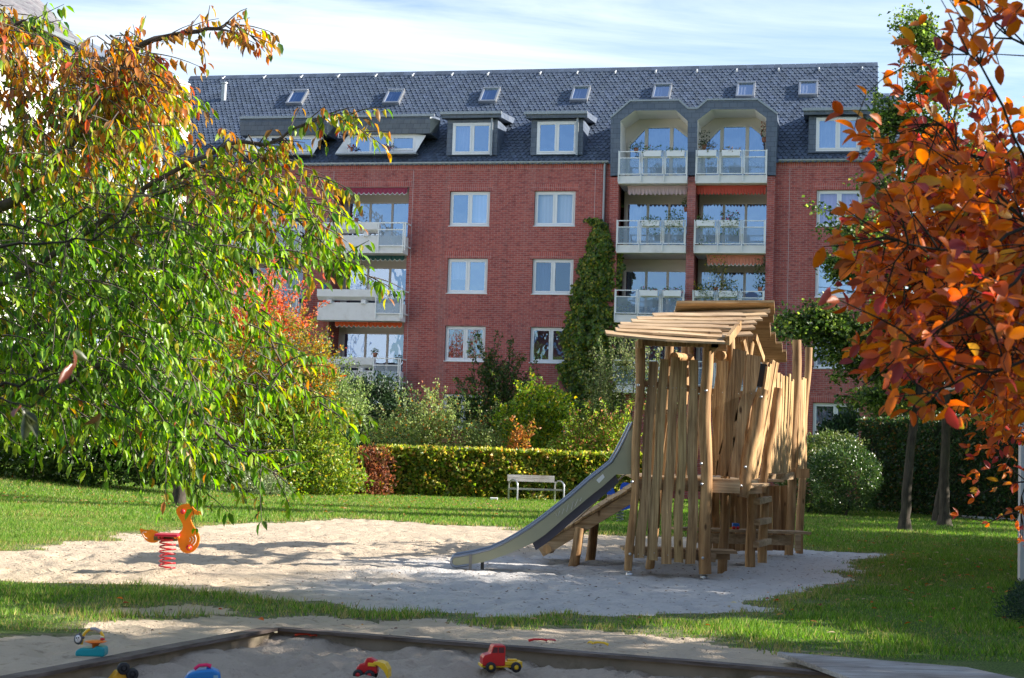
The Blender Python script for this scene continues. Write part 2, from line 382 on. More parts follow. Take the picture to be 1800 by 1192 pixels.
# ------------------------------------------------------------------ camera, sun, sky
def setup_view():
    cd = bpy.data.cameras.new('camera'); c = bpy.data.objects.new('camera', cd); COL.objects.link(c)
    cd.sensor_width = 36; cd.lens = FPX/1800*36; cd.clip_end = 3000; cd.clip_start = .1
    m = Matrix((RT, UP, -FW)).transposed().to_4x4(); m.translation = CAM; c.matrix_world = m
    cd.dof.use_dof = True; cd.dof.focus_distance = 24; cd.dof.aperture_fstop = 13
    sc.camera = c; sc.render.resolution_x = 1024; sc.render.resolution_y = 678
    el, az = R(27), R(-1)          # az: angle behind the +x axis
    s = Vector((math.cos(el)*math.cos(az), math.cos(el)*math.sin(az), math.sin(el)))
    ld = bpy.data.lights.new('sun', 'SUN'); ld.energy = 5.0; ld.angle = R(.55); ld.color = (1, .93, .82)
    lo = bpy.data.objects.new('sun', ld); COL.objects.link(lo); lo.rotation_euler = s.to_track_quat('Z', 'Y').to_euler(); lo.location = (20, 8, 20)
    w = bpy.data.worlds.new('World'); sc.world = w; w.use_nodes = True; nt = w.node_tree
    for n in list(nt.nodes): nt.nodes.remove(n)
    out = nd(nt, 'OutputWorld'); bg = nd(nt, 'Background'); bg.inputs['Strength'].default_value = .09
    sk = nd(nt, 'TexSky'); sk.sky_type = 'NISHITA'; sk.sun_disc = False; sk.sun_elevation = el; sk.sun_rotation = R(90)-az
    sk.air_density = 1.0; sk.dust_density = .25; sk.ozone_density = 1.2
    v = coords(nt, (1.2, 1.2, 9), 'Generated'); n1 = noise(nt, v, 1.3, 8, .62, .6)
    n2 = noise(nt, coords(nt, (1, 1, 3), 'Generated'), .9, 4, .5)
    r = ramp_out(nt, n1, [(.42, 0), (.70, 1)]); r2 = ramp_out(nt, n2, [(.3, .15), (.62, 1)])
    mask = mixc(nt, r, r2, 1.0, 'MULTIPLY'); mask = mixc(nt, (0, 0, 0), mask, .9)
    cloud = mixc(nt, sk.outputs[0], (5.4, 5.9, 6.6), mask)
    nt.links.new(cloud, bg.inputs[0]); nt.links.new(bg.outputs[0], out.inputs[0])
    vs = sc.view_settings; vs.view_transform = 'Standard'; vs.look = 'None'; vs.exposure = 1.40; vs.gamma = 1
    return s
SUN = setup_view()

# ------------------------------------------------------------------ ground
def poly_px(pts, z=0.0): return np.array([gr(x, y, z)[:2] for x, y in pts])
def sdist(P, poly):
    """signed distance of points to polygon, positive inside"""
    x, y = P[:, 0], P[:, 1]; ins = np.zeros(len(P), bool); d2 = np.full(len(P), 1e9); n = len(poly)
    for i in range(n):
        a, b = poly[i], poly[(i+1) % n]; e = b-a
        t = np.clip(((x-a[0])*e[0]+(y-a[1])*e[1])/(e@e+1e-12), 0, 1)
        d2 = np.minimum(d2, (x-a[0]-t*e[0])**2+(y-a[1]-t*e[1])**2)
        c = (a[1] > y) != (b[1] > y)
        xi = a[0]+(y-a[1])*e[0]/(e[1] if abs(e[1]) > 1e-12 else 1e-12)
        ins ^= c & (x < xi)
    return np.where(ins, 1, -1)*np.sqrt(d2)
SAND = poly_px([(-300, 985), (0, 968), (150, 953), (240, 938), (330, 929), (430, 921), (560, 915), (640, 911), (760, 922), (850, 925), (960, 936), (1100, 941),
    (1250, 945), (1405, 962), (1470, 968), (1520, 972), (1545, 982), (1520, 1000), (1500, 1018), (1478, 1034), (1400, 1046), (1392, 1058), (1320, 1070), (1270, 1079),
    (1150, 1084), (1000, 1081), (850, 1078), (700, 1070), (560, 1062), (480, 1057), (420, 1050), (350, 1040), (300, 1030), (150, 1024), (0, 1021), (-300, 1020)])
DIRT = poly_px([(-400, 1150), (0, 1128), (130, 1112), (170, 1098), (230, 1092), (380, 1084), (480, 1090), (560, 1083), (700, 1090), (860, 1099), (1000, 1106), (1150, 1114),
    (1280, 1126), (1400, 1146), (1500, 1158), (1640, 1178), (1800, 1196), (2100, 1260), (2200, 1700), (-900, 1700)])
BARE = poly_px([(165, 1072), (230, 1064), (330, 1062), (400, 1068), (385, 1080), (300, 1085), (200, 1084)])
C0, CR, CL = gr(486, 1105), gr(1345, 1175), gr(30, 1192)
PIT = np.array([C0[:2], (C0+(CR-C0)*2.6)[:2], (C0+(CR-C0)*2.6)[:2]+np.array([0., -8]), (C0+(CL-C0)*3.2)[:2]])
noiA, noiB, noiC = VN(1), VN(2), VN(3)
def grassmask(P):
    """>0 grass, <0 bare"""
    n = noiA.fbm(P[:, 0]*1.1, P[:, 1]*1.1, 5)
    s = -sdist(P, SAND) + n*.75
    d = -sdist(P, DIRT) + noiB.fbm(P[:, 0]*1.6, P[:, 1]*1.6, 5)*.55
    b = -sdist(P, BARE) + noiC.fbm(P[:, 0]*2.4, P[:, 1]*2.4, 4)*.5
    return np.minimum(np.minimum(s, d), b)
def height(P):
    x, y = P[:, 0], P[:, 1]
    m = np.clip((-x-7)/7, 0, 1)*np.clip((y-36)/16, 0, 1)
    return m*m*(3-2*m)*.75
def ground_z(x, y): return float(height(np.array([[x, y]]))[0])

def grassy_mat():
    m, nt, out = newmat('short_grass'); v = coords(nt)
    a = noise(nt, v, .5, 5, .6); b = noise(nt, coords(nt, (1, 1, 1)), 9, 6, .7); f = noise(nt, coords(nt, (1, .5, 1)), 60, 3, .6)
    col = mixc(nt, (.085, .155, .028), (.15, .23, .045), a); col = mixc(nt, col, (.030, .062, .014), ramp_out(nt, f, [(.45, 0), (.6, .8)]))
    col = mixc(nt, col, (.16, .17, .055), ramp_out(nt, b, [(.52, 0), (.75, .6)]))
    w = nd(nt, 'Attribute'); w.attribute_name = 'wear'
    col = mixc(nt, col, (.27, .215, .15), mixc(nt, (0, 0, 0), w.outputs['Color'], ramp_out(nt, noise(nt, v, 7, 5, .7), [(.38, 0), (.6, 1)])))
    pbsdf(nt, out, col, .85, 0, .15, f, 1.0, .05); return m
def sand_mat():
    m, nt, out = newmat('playground_sand'); v = coords(nt)
    g = nd(nt, 'Attribute'); g.attribute_name = 'gravel'
    big = noise(nt, v, .8, 6, .6); fine = noise(nt, v, 38, 4, .7); med = noise(nt, coords(nt, (1, 1.4, 1)), 7, 6, .65)
    sand = mixc(nt, (.48, .38, .275), (.61, .505, .385), big); grav = mixc(nt, (.45, .43, .42), (.66, .635, .61), fine)
    col = mixc(nt, sand, grav, g.outputs['Color'])
    col = mixc(nt, col, mixc(nt, col, (.52, .47, .42), 1.0, 'MULTIPLY'), ramp_out(nt, med, [(.57, 0), (.66, .55)]))  # darker flecks in the sand colour imitate footprint shadows
    col = mixc(nt, col, mixc(nt, col, (.6, .55, .5), 1.0, 'MULTIPLY'), ramp_out(nt, fine, [(.6, 0), (.75, .45)]))
    h = mixc(nt, fine, noise(nt, coords(nt, (1, 1.5, 1)), 13, 5, .7), .7)
    pbsdf(nt, out, col, .95, 0, .1, h, 1.0, .07); return m
def pit_mat():
    m, nt, out = newmat('damp_pit_sand'); v = coords(nt)
    big = noise(nt, v, 1.4, 6, .6); fine = noise(nt, v, 45, 4, .7); med = noise(nt, v, 9, 6, .7)
    col = mixc(nt, (.34, .275, .22), (.50, .42, .34), big); col = mixc(nt, col, (.24, .19, .15), ramp_out(nt, med, [(.55, 0), (.72, .7)]))
    pbsdf(nt, out, col, .95, 0, .1, mixc(nt, fine, med, .6), 1.0, .05); return m

def grid_obj(name, P, z, F, mat, attrs, kind='structure'):
    used = np.unique(F); mp = np.full(len(P), -1); mp[used] = np.arange(len(used)); F = mp[F]
    V = np.c_[P[used], z[used]]; me = bpy.data.meshes.new(name)
    me.vertices.add(len(V)); me.vertices.foreach_set('co', V.ravel())
    me.loops.add(F.size); me.loops.foreach_set('vertex_index', F.ravel().astype(np.int32))
    me.polygons.add(len(F)); me.polygons.foreach_set('loop_start', np.arange(0, F.size, 4, dtype=np.int32)); me.polygons.foreach_set('loop_total', np.full(len(F), 4, dtype=np.int32))
    me.update(calc_edges=True); me.polygons.foreach_set('use_smooth', [True]*len(F))
    for k, a in attrs.items():
        ca = me.color_attributes.new(k, 'FLOAT_COLOR', 'POINT'); ca.data.foreach_set('color', np.c_[np.repeat(a[used][:, None], 3, 1), np.ones(len(used))].ravel())
    me.materials.append(mat); me.update(); o = bpy.data.objects.new(name, me); COL.objects.link(o); o['kind'] = kind; return o

def pitfn(P, d): return -.165 + noiC.fbm(P[:, 0]*13, P[:, 1]*13, 3)*.03 + np.exp(-np.clip(d, 0, 9)*2.2)*.08 + noiA.fbm(P[:, 0]*1.8, P[:, 1]*1.8, 5)*.11 + noiB.fbm(P[:, 0]*6, P[:, 1]*6, 4)*.08
def build_ground():
    def axis(parts):
        out = []
        for a, b, s in parts: out += list(np.arange(a, b-1e-6, s))
        return np.array(out+[parts[-1][1]])
    xs = axis([(-400, -60, 34), (-60, -20, 2), (-20, -11, .3), (-11, 10.5, .06), (10.5, 20, .3), (20, 60, 2), (60, 400, 34)])
    ys = axis([(-120, -4, 8), (-4, 9.5, .5), (9.5, 26, .055), (26, 34, .12), (34, 64, .4), (64, 120, 4), (120, 900, 60)])
    X, Y = np.meshgrid(xs, ys); P = np.c_[X.ravel(), Y.ravel()]; nx = len(xs)
    near = (P[:, 1] > 6) & (P[:, 1] < 46) & (abs(P[:, 0]) < 26)
    g = np.full(len(P), 3.0); g[near] = grassmask(P[near])
    sd = np.full(len(P), -9.0); sd[near] = sdist(P[near], SAND)
    z = height(P)
    bump = np.zeros(len(P)); Q = P[near]
    foot = noiC.fbm(Q[:, 0]*5.2+3, Q[:, 1]*6.5, 4)*.036 + noiB.fbm(Q[:, 0]*3.1, Q[:, 1]*3.1, 4)*.018 + noiC.n(Q[:, 0]*.9, Q[:, 1]*.9)*.03 - .06*np.clip(noiA.n(Q[:, 0]*5.5, Q[:, 1]*4.2)-.12, 0, 1)*3
    bare = np.clip(-g[near]*2.5+.2, 0, 1); bump[near] = (foot-.02)*bare
    pitd = np.full(len(P), -9.0); pitd[near] = sdist(P[near], PIT)
    bump *= np.clip((-pitd-.02)*4, 0, 1)              # calm beside the edging boards
    z = z + bump
    i = np.arange(nx-1)[None, :] + (np.arange(len(ys)-1)*nx)[:, None]; i = i.ravel()
    F = np.c_[i, i+1, i+nx+1, i+nx]
    gc = g[F].mean(1); pc = pitd[F].max(1)
    keep = pc < .03
    # gravel fades in around the climbing tower
    gx = np.clip((P[:, 0]+2.6 + noiA.fbm(P[:, 0]*.8, P[:, 1]*.8, 3)*1.2)/1.5, 0, 1)*np.clip((24.8-P[:, 1]+P[:, 0]*.9)/1.6, 0, 1)*np.clip((P[:, 1]-14.3)/.8, 0, 1)
    wear = np.clip(1-g*1.5, 0, 1)
    grid_obj('lawn', P, z, F[(gc > 0) & keep], grassy_mat(), {'wear': wear})
    grid_obj('playground_sand', P, z, F[(gc <= 0) & keep], sand_mat(), {'gravel': gx})
    # the sunken floor of the sandpit
    xs = np.arange(-9, 9, .045); ys = np.arange(7.5, 13.6, .045); X, Y = np.meshgrid(xs, ys); P = np.c_[X.ravel(), Y.ravel()]; nx = len(xs)
    d = sdist(P, PIT); zz = pitfn(P, d)
    zz = np.minimum(zz, -.05)
    i = (np.arange(nx-1)[None, :] + (np.arange(len(ys)-1)*nx)[:, None]).ravel(); F = np.c_[i, i+1, i+nx+1, i+nx]
    grid_obj('sandpit_sand', P, zz, F[d[F].min(1) > -.15], pit_mat(), {'gravel': d*0})
    return
build_ground()
def pit_z(x, y):
    P = np.array([[x, y]]); d = sdist(P, PIT)
    return float(min(-.05, pitfn(P, d)[0]))

# grass blades: one stuff object
def blades():
    n1, n2 = 680000, 370000
    P1 = np.c_[nr.uniform(-14, 14, n1), nr.uniform(12.5, 31, n1)]; P1 = P1[np.abs(P1[:, 0]) < P1[:, 1]*.40+1.6]
    P2 = np.c_[nr.uniform(-22, 23, n2), 31+29*nr.random(n2)**1.25]; P2 = P2[np.abs(P2[:, 0]) < P2[:, 1]*.38+1.6]
    P = np.r_[P1, P2]; g = grassmask(P); far = np.arange(len(P)) >= len(P1)
    dens = noiC.fbm(P[:, 0]*2.3, P[:, 1]*2.3, 3)
    keep = (g + nr.normal(0, .07, len(P)) > -.02) & (nr.random(len(P)) < np.clip(.4+g*1.1+dens*.9, .12, 1)); P = P[keep]; far = far[keep]; g = g[keep]; dens = dens[keep]
    keep = sdist(P, PIT) < -.15; P, far, g, dens = P[keep], far[keep], g[keep], dens[keep]
    n = len(P); a = nr.uniform(0, 2*math.pi, n); tilt = nr.uniform(.1, .75, n)
    D = np.c_[np.cos(a)*tilt, np.sin(a)*tilt, np.ones(n)]; N = np.c_[np.cos(a+1.2), np.sin(a+1.2), np.zeros(n)]
    L = np.where(far, nr.uniform(.05, .10, n), nr.uniform(.03, .075, n)*np.clip(.75+dens*1.6, .5, 1.6)); W = np.where(far, .022, .010)*nr.uniform(.7, 1.3, n)
    C = pick([(5, (.115, .225, .03)), (3, (.175, .295, .042)), (1.8, (.06, .13, .02)), (1.2, (.34, .32, .12))], n, .2)
    dry = np.clip(noiB.fbm(P[:, 0]*.55, P[:, 1]*.55, 4)*2.2, 0, 1)*.22+np.clip(1-g/.8, 0, 1)*.45; C = np.where((nr.random(n) < dry)[:, None], np.array([[.36, .31, .125]])*nr.uniform(.6, 1.2, (n, 1)), C)
    z = height(P); T = (np.array([(0, .5, 0), (0, -.5, 0), (1, 0, 0)], float), [(0, 1, 2)])
    o = leaf_mesh('grass_blades', np.c_[P, z-.004], D, N, L, W, C, leafmat('grass_blade', .35, .4, .4), tmpl=T)
    tag(o, 'short green grass blades growing all over the lawn', 'grass', kind='stuff')
    # fallen leaves
    m = 1700; P = np.r_[np.c_[nr.uniform(-9, 11, m), nr.uniform(13.5, 34, m)], np.c_[nr.uniform(-14, 0, 900), nr.uniform(36, 54, 900)]]
    P = P[(np.abs(P[:, 0]) < P[:, 1]*.35)]; d = sdist(P, SAND); w = np.clip((P[:, 0]+1)/8, .07, 1); w[P[:, 1] > 34] = .8
    P = P[(nr.random(len(P)) < w) & (d < .3) & (sdist(P, PIT) < -.2)]; n = len(P); a = nr.uniform(0, 6.28, n)
    D = np.c_[np.cos(a), np.sin(a), nr.uniform(-.1, .35, n)]; N = np.c_[nr.normal(0, .35, n), nr.normal(0, .35, n), np.ones(n)]
    L = nr.uniform(.045, .085, n); L[P[:, 1] > 34] *= 1.3
    C = pick([(3, (.40, .10, .03)), (2, (.45, .22, .10)), (2, (.42, .30, .22)), (1, (.30, .05, .03))], n)
    tag(leaf_mesh('fallen_leaves', np.c_[P, height(P)+.045], D, N, L, L*.6, C, MT['leaf_dry'], tmpl=MID),
        'scattered orange and brown leaves fallen on the lawn', 'leaves', kind='stuff')
blades()

def sand_flecks():  # dark bits scattered to stand in for the shadows of footprints
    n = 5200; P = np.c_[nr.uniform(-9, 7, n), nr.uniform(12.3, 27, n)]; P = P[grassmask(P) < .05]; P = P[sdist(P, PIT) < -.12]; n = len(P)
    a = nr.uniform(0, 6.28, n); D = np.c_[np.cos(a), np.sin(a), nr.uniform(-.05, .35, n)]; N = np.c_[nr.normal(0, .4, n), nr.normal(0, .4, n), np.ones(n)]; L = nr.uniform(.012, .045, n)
    tag(leaf_mesh('shadow_flecks', np.c_[P, height(P)+.006], D, N, L, L*nr.uniform(.25, .7, n), pick([(4, (.10, .065, .045)), (2, (.20, .13, .08)), (.5, (.45, .25, .08))], n), MT['leaf_thick'], tmpl=MID), 'small dark flecks strewn over the sand in place of footprint shadows', 'sand_flecks', kind='stuff')
sand_flecks()
# sandpit edging: two boards, each a thing
def edging():
    for a, b, lab in ((C0, C0+(CR-C0)*2.5, 'long dark wooden edging board along the far side of the sandpit'), (C0, C0+(CL-C0)*3.0, 'worn sandy edging board running down the left side of the sandpit')):
        d = (b-a).normalized(); n = Vector((-d.y, d.x, 0)); L = (b-a).length
        out = n if (a+n).y > a.y and lab.startswith('long') else n
        if sdist(np.array([[a.x+d.x*2+out.x*.3, a.y+d.y*2+out.y*.3]]), PIT)[0] > 0: out = -out
        root = empty('sandpit_edging', a, lab, 'edging board')
        mb = MB(); k = int(L/.25); pts = []
        s0 = -.035 if lab.startswith('long') else .035
        for i in range(k): # slightly uneven top edge
            t0, t1 = max(s0, i/k*L), (i+1)/k*L
            z0, z1 = .012+rnd.uniform(-.002, .002), .012+rnd.uniform(-.002, .002)
            if i: z0 = pz
            pz = z1; p, q = a+d*t0, a+d*t1; w = .115
            v = [p-out*.035, p+out*w, q+out*w, q-out*.035]
            vs = [(v[0].x, v[0].y, z0), (v[1].x, v[1].y, z0-.004), (v[2].x, v[2].y, z1-.004), (v[3].x, v[3].y, z1)]
            lo = [(x, y, -.014) for x, y, z in vs]
            mb.add(vs+lo, [(0, 1, 2, 3), (0, 3, 7, 4), (1, 5, 6, 2)] + ([(0, 4, 5, 1)] if i == 0 else []) + ([(3, 2, 6, 7)] if i == k-1 else []))
        mb.build('top_board', MT['wood_edge'], root, world=True)
        m2 = MB(); p, q = a+out*.02, b+out*.02; e = out*.05
        m2.add([(p.x, p.y, -.45), (q.x, q.y, -.45), (q.x, q.y, -.016), (p.x, p.y, -.016), ((p+e).x, (p+e).y, -.45), ((q+e).x, (q+e).y, -.45), ((q+e).x, (q+e).y, -.016), ((p+e).x, (p+e).y, -.016)],
               [(0, 1, 2, 3), (4, 7, 6, 5), (0, 3, 7, 4), (1, 5, 6, 2)])
        m2.build('side_board', plain('damp_board', (.25, .20, .145), .9, var=.5, vs=3, dirt=((.06, .06, .03), 2.0, .8)), root, world=True)
edging()
def cover_board():
    mb = MB(); c = [gr(1366, 1158), gr(1700, 1186), gr(1830, 1215), gr(1560, 1230)]
    top = [(p.x, p.y, .055) for p in c]; bot = [(p.x, p.y, .02) for p in c]
    mb.add(top+bot, [(3, 2, 1, 0), (4, 5, 6, 7)] + [(i, (i+1) % 4, 4+(i+1) % 4, 4+i) for i in range(4)])
    tag(mb.build('cover_board', MT['wood_grey'], bevel=.004), 'pale weathered cover board lying across the right corner of the sandpit', 'board')
cover_board()
# ------------------------------------------------------------------ the brick apartment building
B = empty('apartment_building', FO, 'long four-storey red brick apartment block with dark slate roof and dormers behind the playground', 'building', rz=-ALPHA)
FLOOR = 2.8
ROWT = [12.336-FLOOR*k for k in range(4)]; WH = 1.454
U_L, U_R = -17.2, fu(1583, 300)
HOLES = []
STEP = []    # soldier course strips: (u0,u1,z0)

def sub(mb, name, mat, parent): return mb.build(name, mat, parent)
def window_parts(parent, u0, u1, z0, z1, y, curtains=('curtain', 'curtain'), name='window', sill=True, glass='glass', sash=2, recess=.0, cheight=(1, 1), room=True):
    """white two-sash window in the plane y (front of the frame)"""
    f = MB(); t = .07; d = .07
    f.box(u0, u1, y, y+d, z0, z0+t).box(u0, u1, y, y+d, z1-t, z1).box(u0, u0+t, y, y+d, z0+t, z1-t).box(u1-t, u1, y, y+d, z0+t, z1-t)
    w = (u1-u0-2*t)/sash; panes = MB()
    for k in range(sash):
        a, b = u0+t+k*w, u0+t+(k+1)*w
        if k: f.box(a-.028, a+.028, y+.004, y+d-.004, z0+t, z1-t)
        s = .062; a2, b2 = a+(.028 if k else 0), b-(.028 if k < sash-1 else 0); y0, y1 = y-.012, y+.05
        f.box(a2, b2, y0, y1, z0+t, z0+t+s).box(a2, b2, y0, y1, z1-t-s, z1-t).box(a2, a2+s, y0, y1, z0+t+s, z1-t-s).box(b2-s, b2, y0, y1, z0+t+s, z1-t-s)
        panes.quad((a2+s, y+.02, z0+t+s), (b2-s, y+.02, z0+t+s), (b2-s, y+.02, z1-t-s), (a2+s, y+.02, z1-t-s))
    wo = f.build(name, MT['white'], parent, bevel=.006)
    panes.build('pane', MT[glass], wo)
    for k in range(sash):
        c = curtains[k % len(curtains)]
        if c:
            a, b = u0+t+k*w, u0+t+(k+1)*w; h = cheight[k % len(cheight)]
            m = MB(); zt = z1-t; zb = zt-(z1-z0-2*t)*h; m.quad((a, y+.14, zb), (b, y+.14, zb), (b, y+.14, zt), (a, y+.14, zt)); m.build('curtain', MT[c], wo)
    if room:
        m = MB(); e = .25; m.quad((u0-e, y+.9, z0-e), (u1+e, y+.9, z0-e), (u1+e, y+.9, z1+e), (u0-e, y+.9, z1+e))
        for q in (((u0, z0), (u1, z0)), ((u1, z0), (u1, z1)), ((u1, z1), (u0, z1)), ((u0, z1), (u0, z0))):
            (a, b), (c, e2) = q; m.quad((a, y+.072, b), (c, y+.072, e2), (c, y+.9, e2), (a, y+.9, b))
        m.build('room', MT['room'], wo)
    if sill:
        m = MB(); m.box(u0-.03, u1+.03, y-.15, y-.001, z0-.035, z0-.005); m.build('sill', MT['metal_white'], wo)
    return wo

cols = {'A': (-2.83, -1.12), 'B': (.75, 2.455), 'C': (12.11, 13.87)}
CUR = {('A',0): (None, 'blind'), ('B',0): ('blind', 'blind'), ('C',0): ('blind_lilac', 'blind_lilac'),
       ('A',1): ('curtain', None), ('B',1): ('curtain_blue', None), ('C',1): ('blind', 'blind'),
       ('A',2): (None, None), ('B',2): (None, None), ('C',2): ('blind', 'blind'), ('A',3): (None, None), ('B',3): (None, 'curtain'), ('C',3): ('curtain', 'curtain')}
for c, (a, b) in cols.items():
    for r in range(4):
        z1 = ROWT[r]; z0 = z1-WH; HOLES.append((a, b, z0, z1)); STEP.append((a-.12, b+.12, z1+.02))
        hh = {('A',0): (1, .97), ('A',1): (.6, 1), ('B',1): (1, 1)}.get((c, r), (1, 1))
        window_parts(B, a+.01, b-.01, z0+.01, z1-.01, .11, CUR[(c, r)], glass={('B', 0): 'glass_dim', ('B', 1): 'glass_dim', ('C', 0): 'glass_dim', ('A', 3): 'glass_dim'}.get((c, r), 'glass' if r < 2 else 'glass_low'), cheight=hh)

# loggia stacks on the left: openings, protruding trough parapets
L1 = (fu(586, 380), fu(717.5, 380)); SH = -4.50
stacks = [('L1', L1), ('L0', (L1[0]+SH, L1[1]+SH)), ('LM', (L1[0]+2*SH, L1[1]+2*SH))]
OPZ = [(fz(650, 409)-FLOOR*k, fz(650, 329)-FLOOR*k) for k in range(4)]
BAYL, BAYM, BAYR = (fu(1073, 380), fu(1088, 380)), (fu(1209, 380), fu(1223, 380)), (fu(1348, 380), fu(1361.5, 380))
RH = (BAYL[0]+.05, BAYR[1]-.05)
SLABZ = [fz(1150, 308.5, -.57)-FLOOR*k for k in range(4)]       # top of slab, per level (0 = roof level)
for nme, (a, b) in stacks[:2]:
    for z0, z1 in OPZ: HOLES.append((a, b, z0-.5, z1)); STEP.append((a-.1, b+.1, z1+.02))
HOLES.append((RH[0], RH[1], -.5, EAVE))                   # the loggia bay is built on its own

def build_wall():
    us = sorted({U_L, U_R} | {h[i] for h in HOLES for i in (0, 1)}); zs = sorted({-.6, EAVE} | {h[i] for h in HOLES for i in (2, 3)})
    m = MB()
    for i in range(len(us)-1):
        for j in range(len(zs)-1):
            cu, cz = (us[i]+us[i+1])/2, (zs[j]+zs[j+1])/2
            if not (U_L < cu < U_R and cz < EAVE) or any(h[0] < cu < h[1] and h[2] < cz < h[3] for h in HOLES): continue
            m.quad((us[i], 0, zs[j]), (us[i+1], 0, zs[j]), (us[i+1], 0, zs[j+1]), (us[i], 0, zs[j+1]))
    for a, b, z0, z1 in HOLES[:12]:
        for p, q in (((a, z0), (b, z0)), ((b, z0), (b, z1)), ((b, z1), (a, z1)), ((a, z1), (a, z0))):
            m.quad((p[0], 0, p[1]), (q[0], 0, q[1]), (q[0], .2, q[1]), (p[0], .2, p[1]))
    D = 13.5   # gable walls and back
    rz = roofpt(900, 124.6)[2]; ry = roofpt(900, 124.6)[1]
    m.poly([(U_R, 0, -.6), (U_R, 2*ry, -.6), (U_R, 2*ry, EAVE), (U_R-.0, ry, rz-.2), (U_R, 0, EAVE)])
    m.poly([(U_L, 0, -.6), (U_L, 2*ry, -.6), (U_L, 2*ry, EAVE), (U_L, ry, rz-.2), (U_L, 0, EAVE)])
    m.quad((U_L, 2*ry, -.6), (U_R, 2*ry, -.6), (U_R, 2*ry, EAVE), (U_L, 2*ry, EAVE))
    m.build('wall', MT['brick'], B)
    s = MB()
    for a, b, z in STEP: s.box(a, b, -.004, .05, z, z+.26)
    s.box(U_L, RH[0]-.02, -.006, .05, EAVE-.32, EAVE-.06); s.box(RH[1]+.02, U_R, -.006, .05, EAVE-.32, EAVE-.06)
    s.build_each('soldier_course', MT['brick_v'], B)
    j = MB()
    for px in (586, 726, 1046, 1388):
        u = fu(px, 330); z1 = EAVE-.33; j.box(u-.008, u+.008, -.003, .002, 2.0, z1)
    j.build_each('expansion_joint', plain('joint_filler', (.42, .40, .42), .7), B)
build_wall()

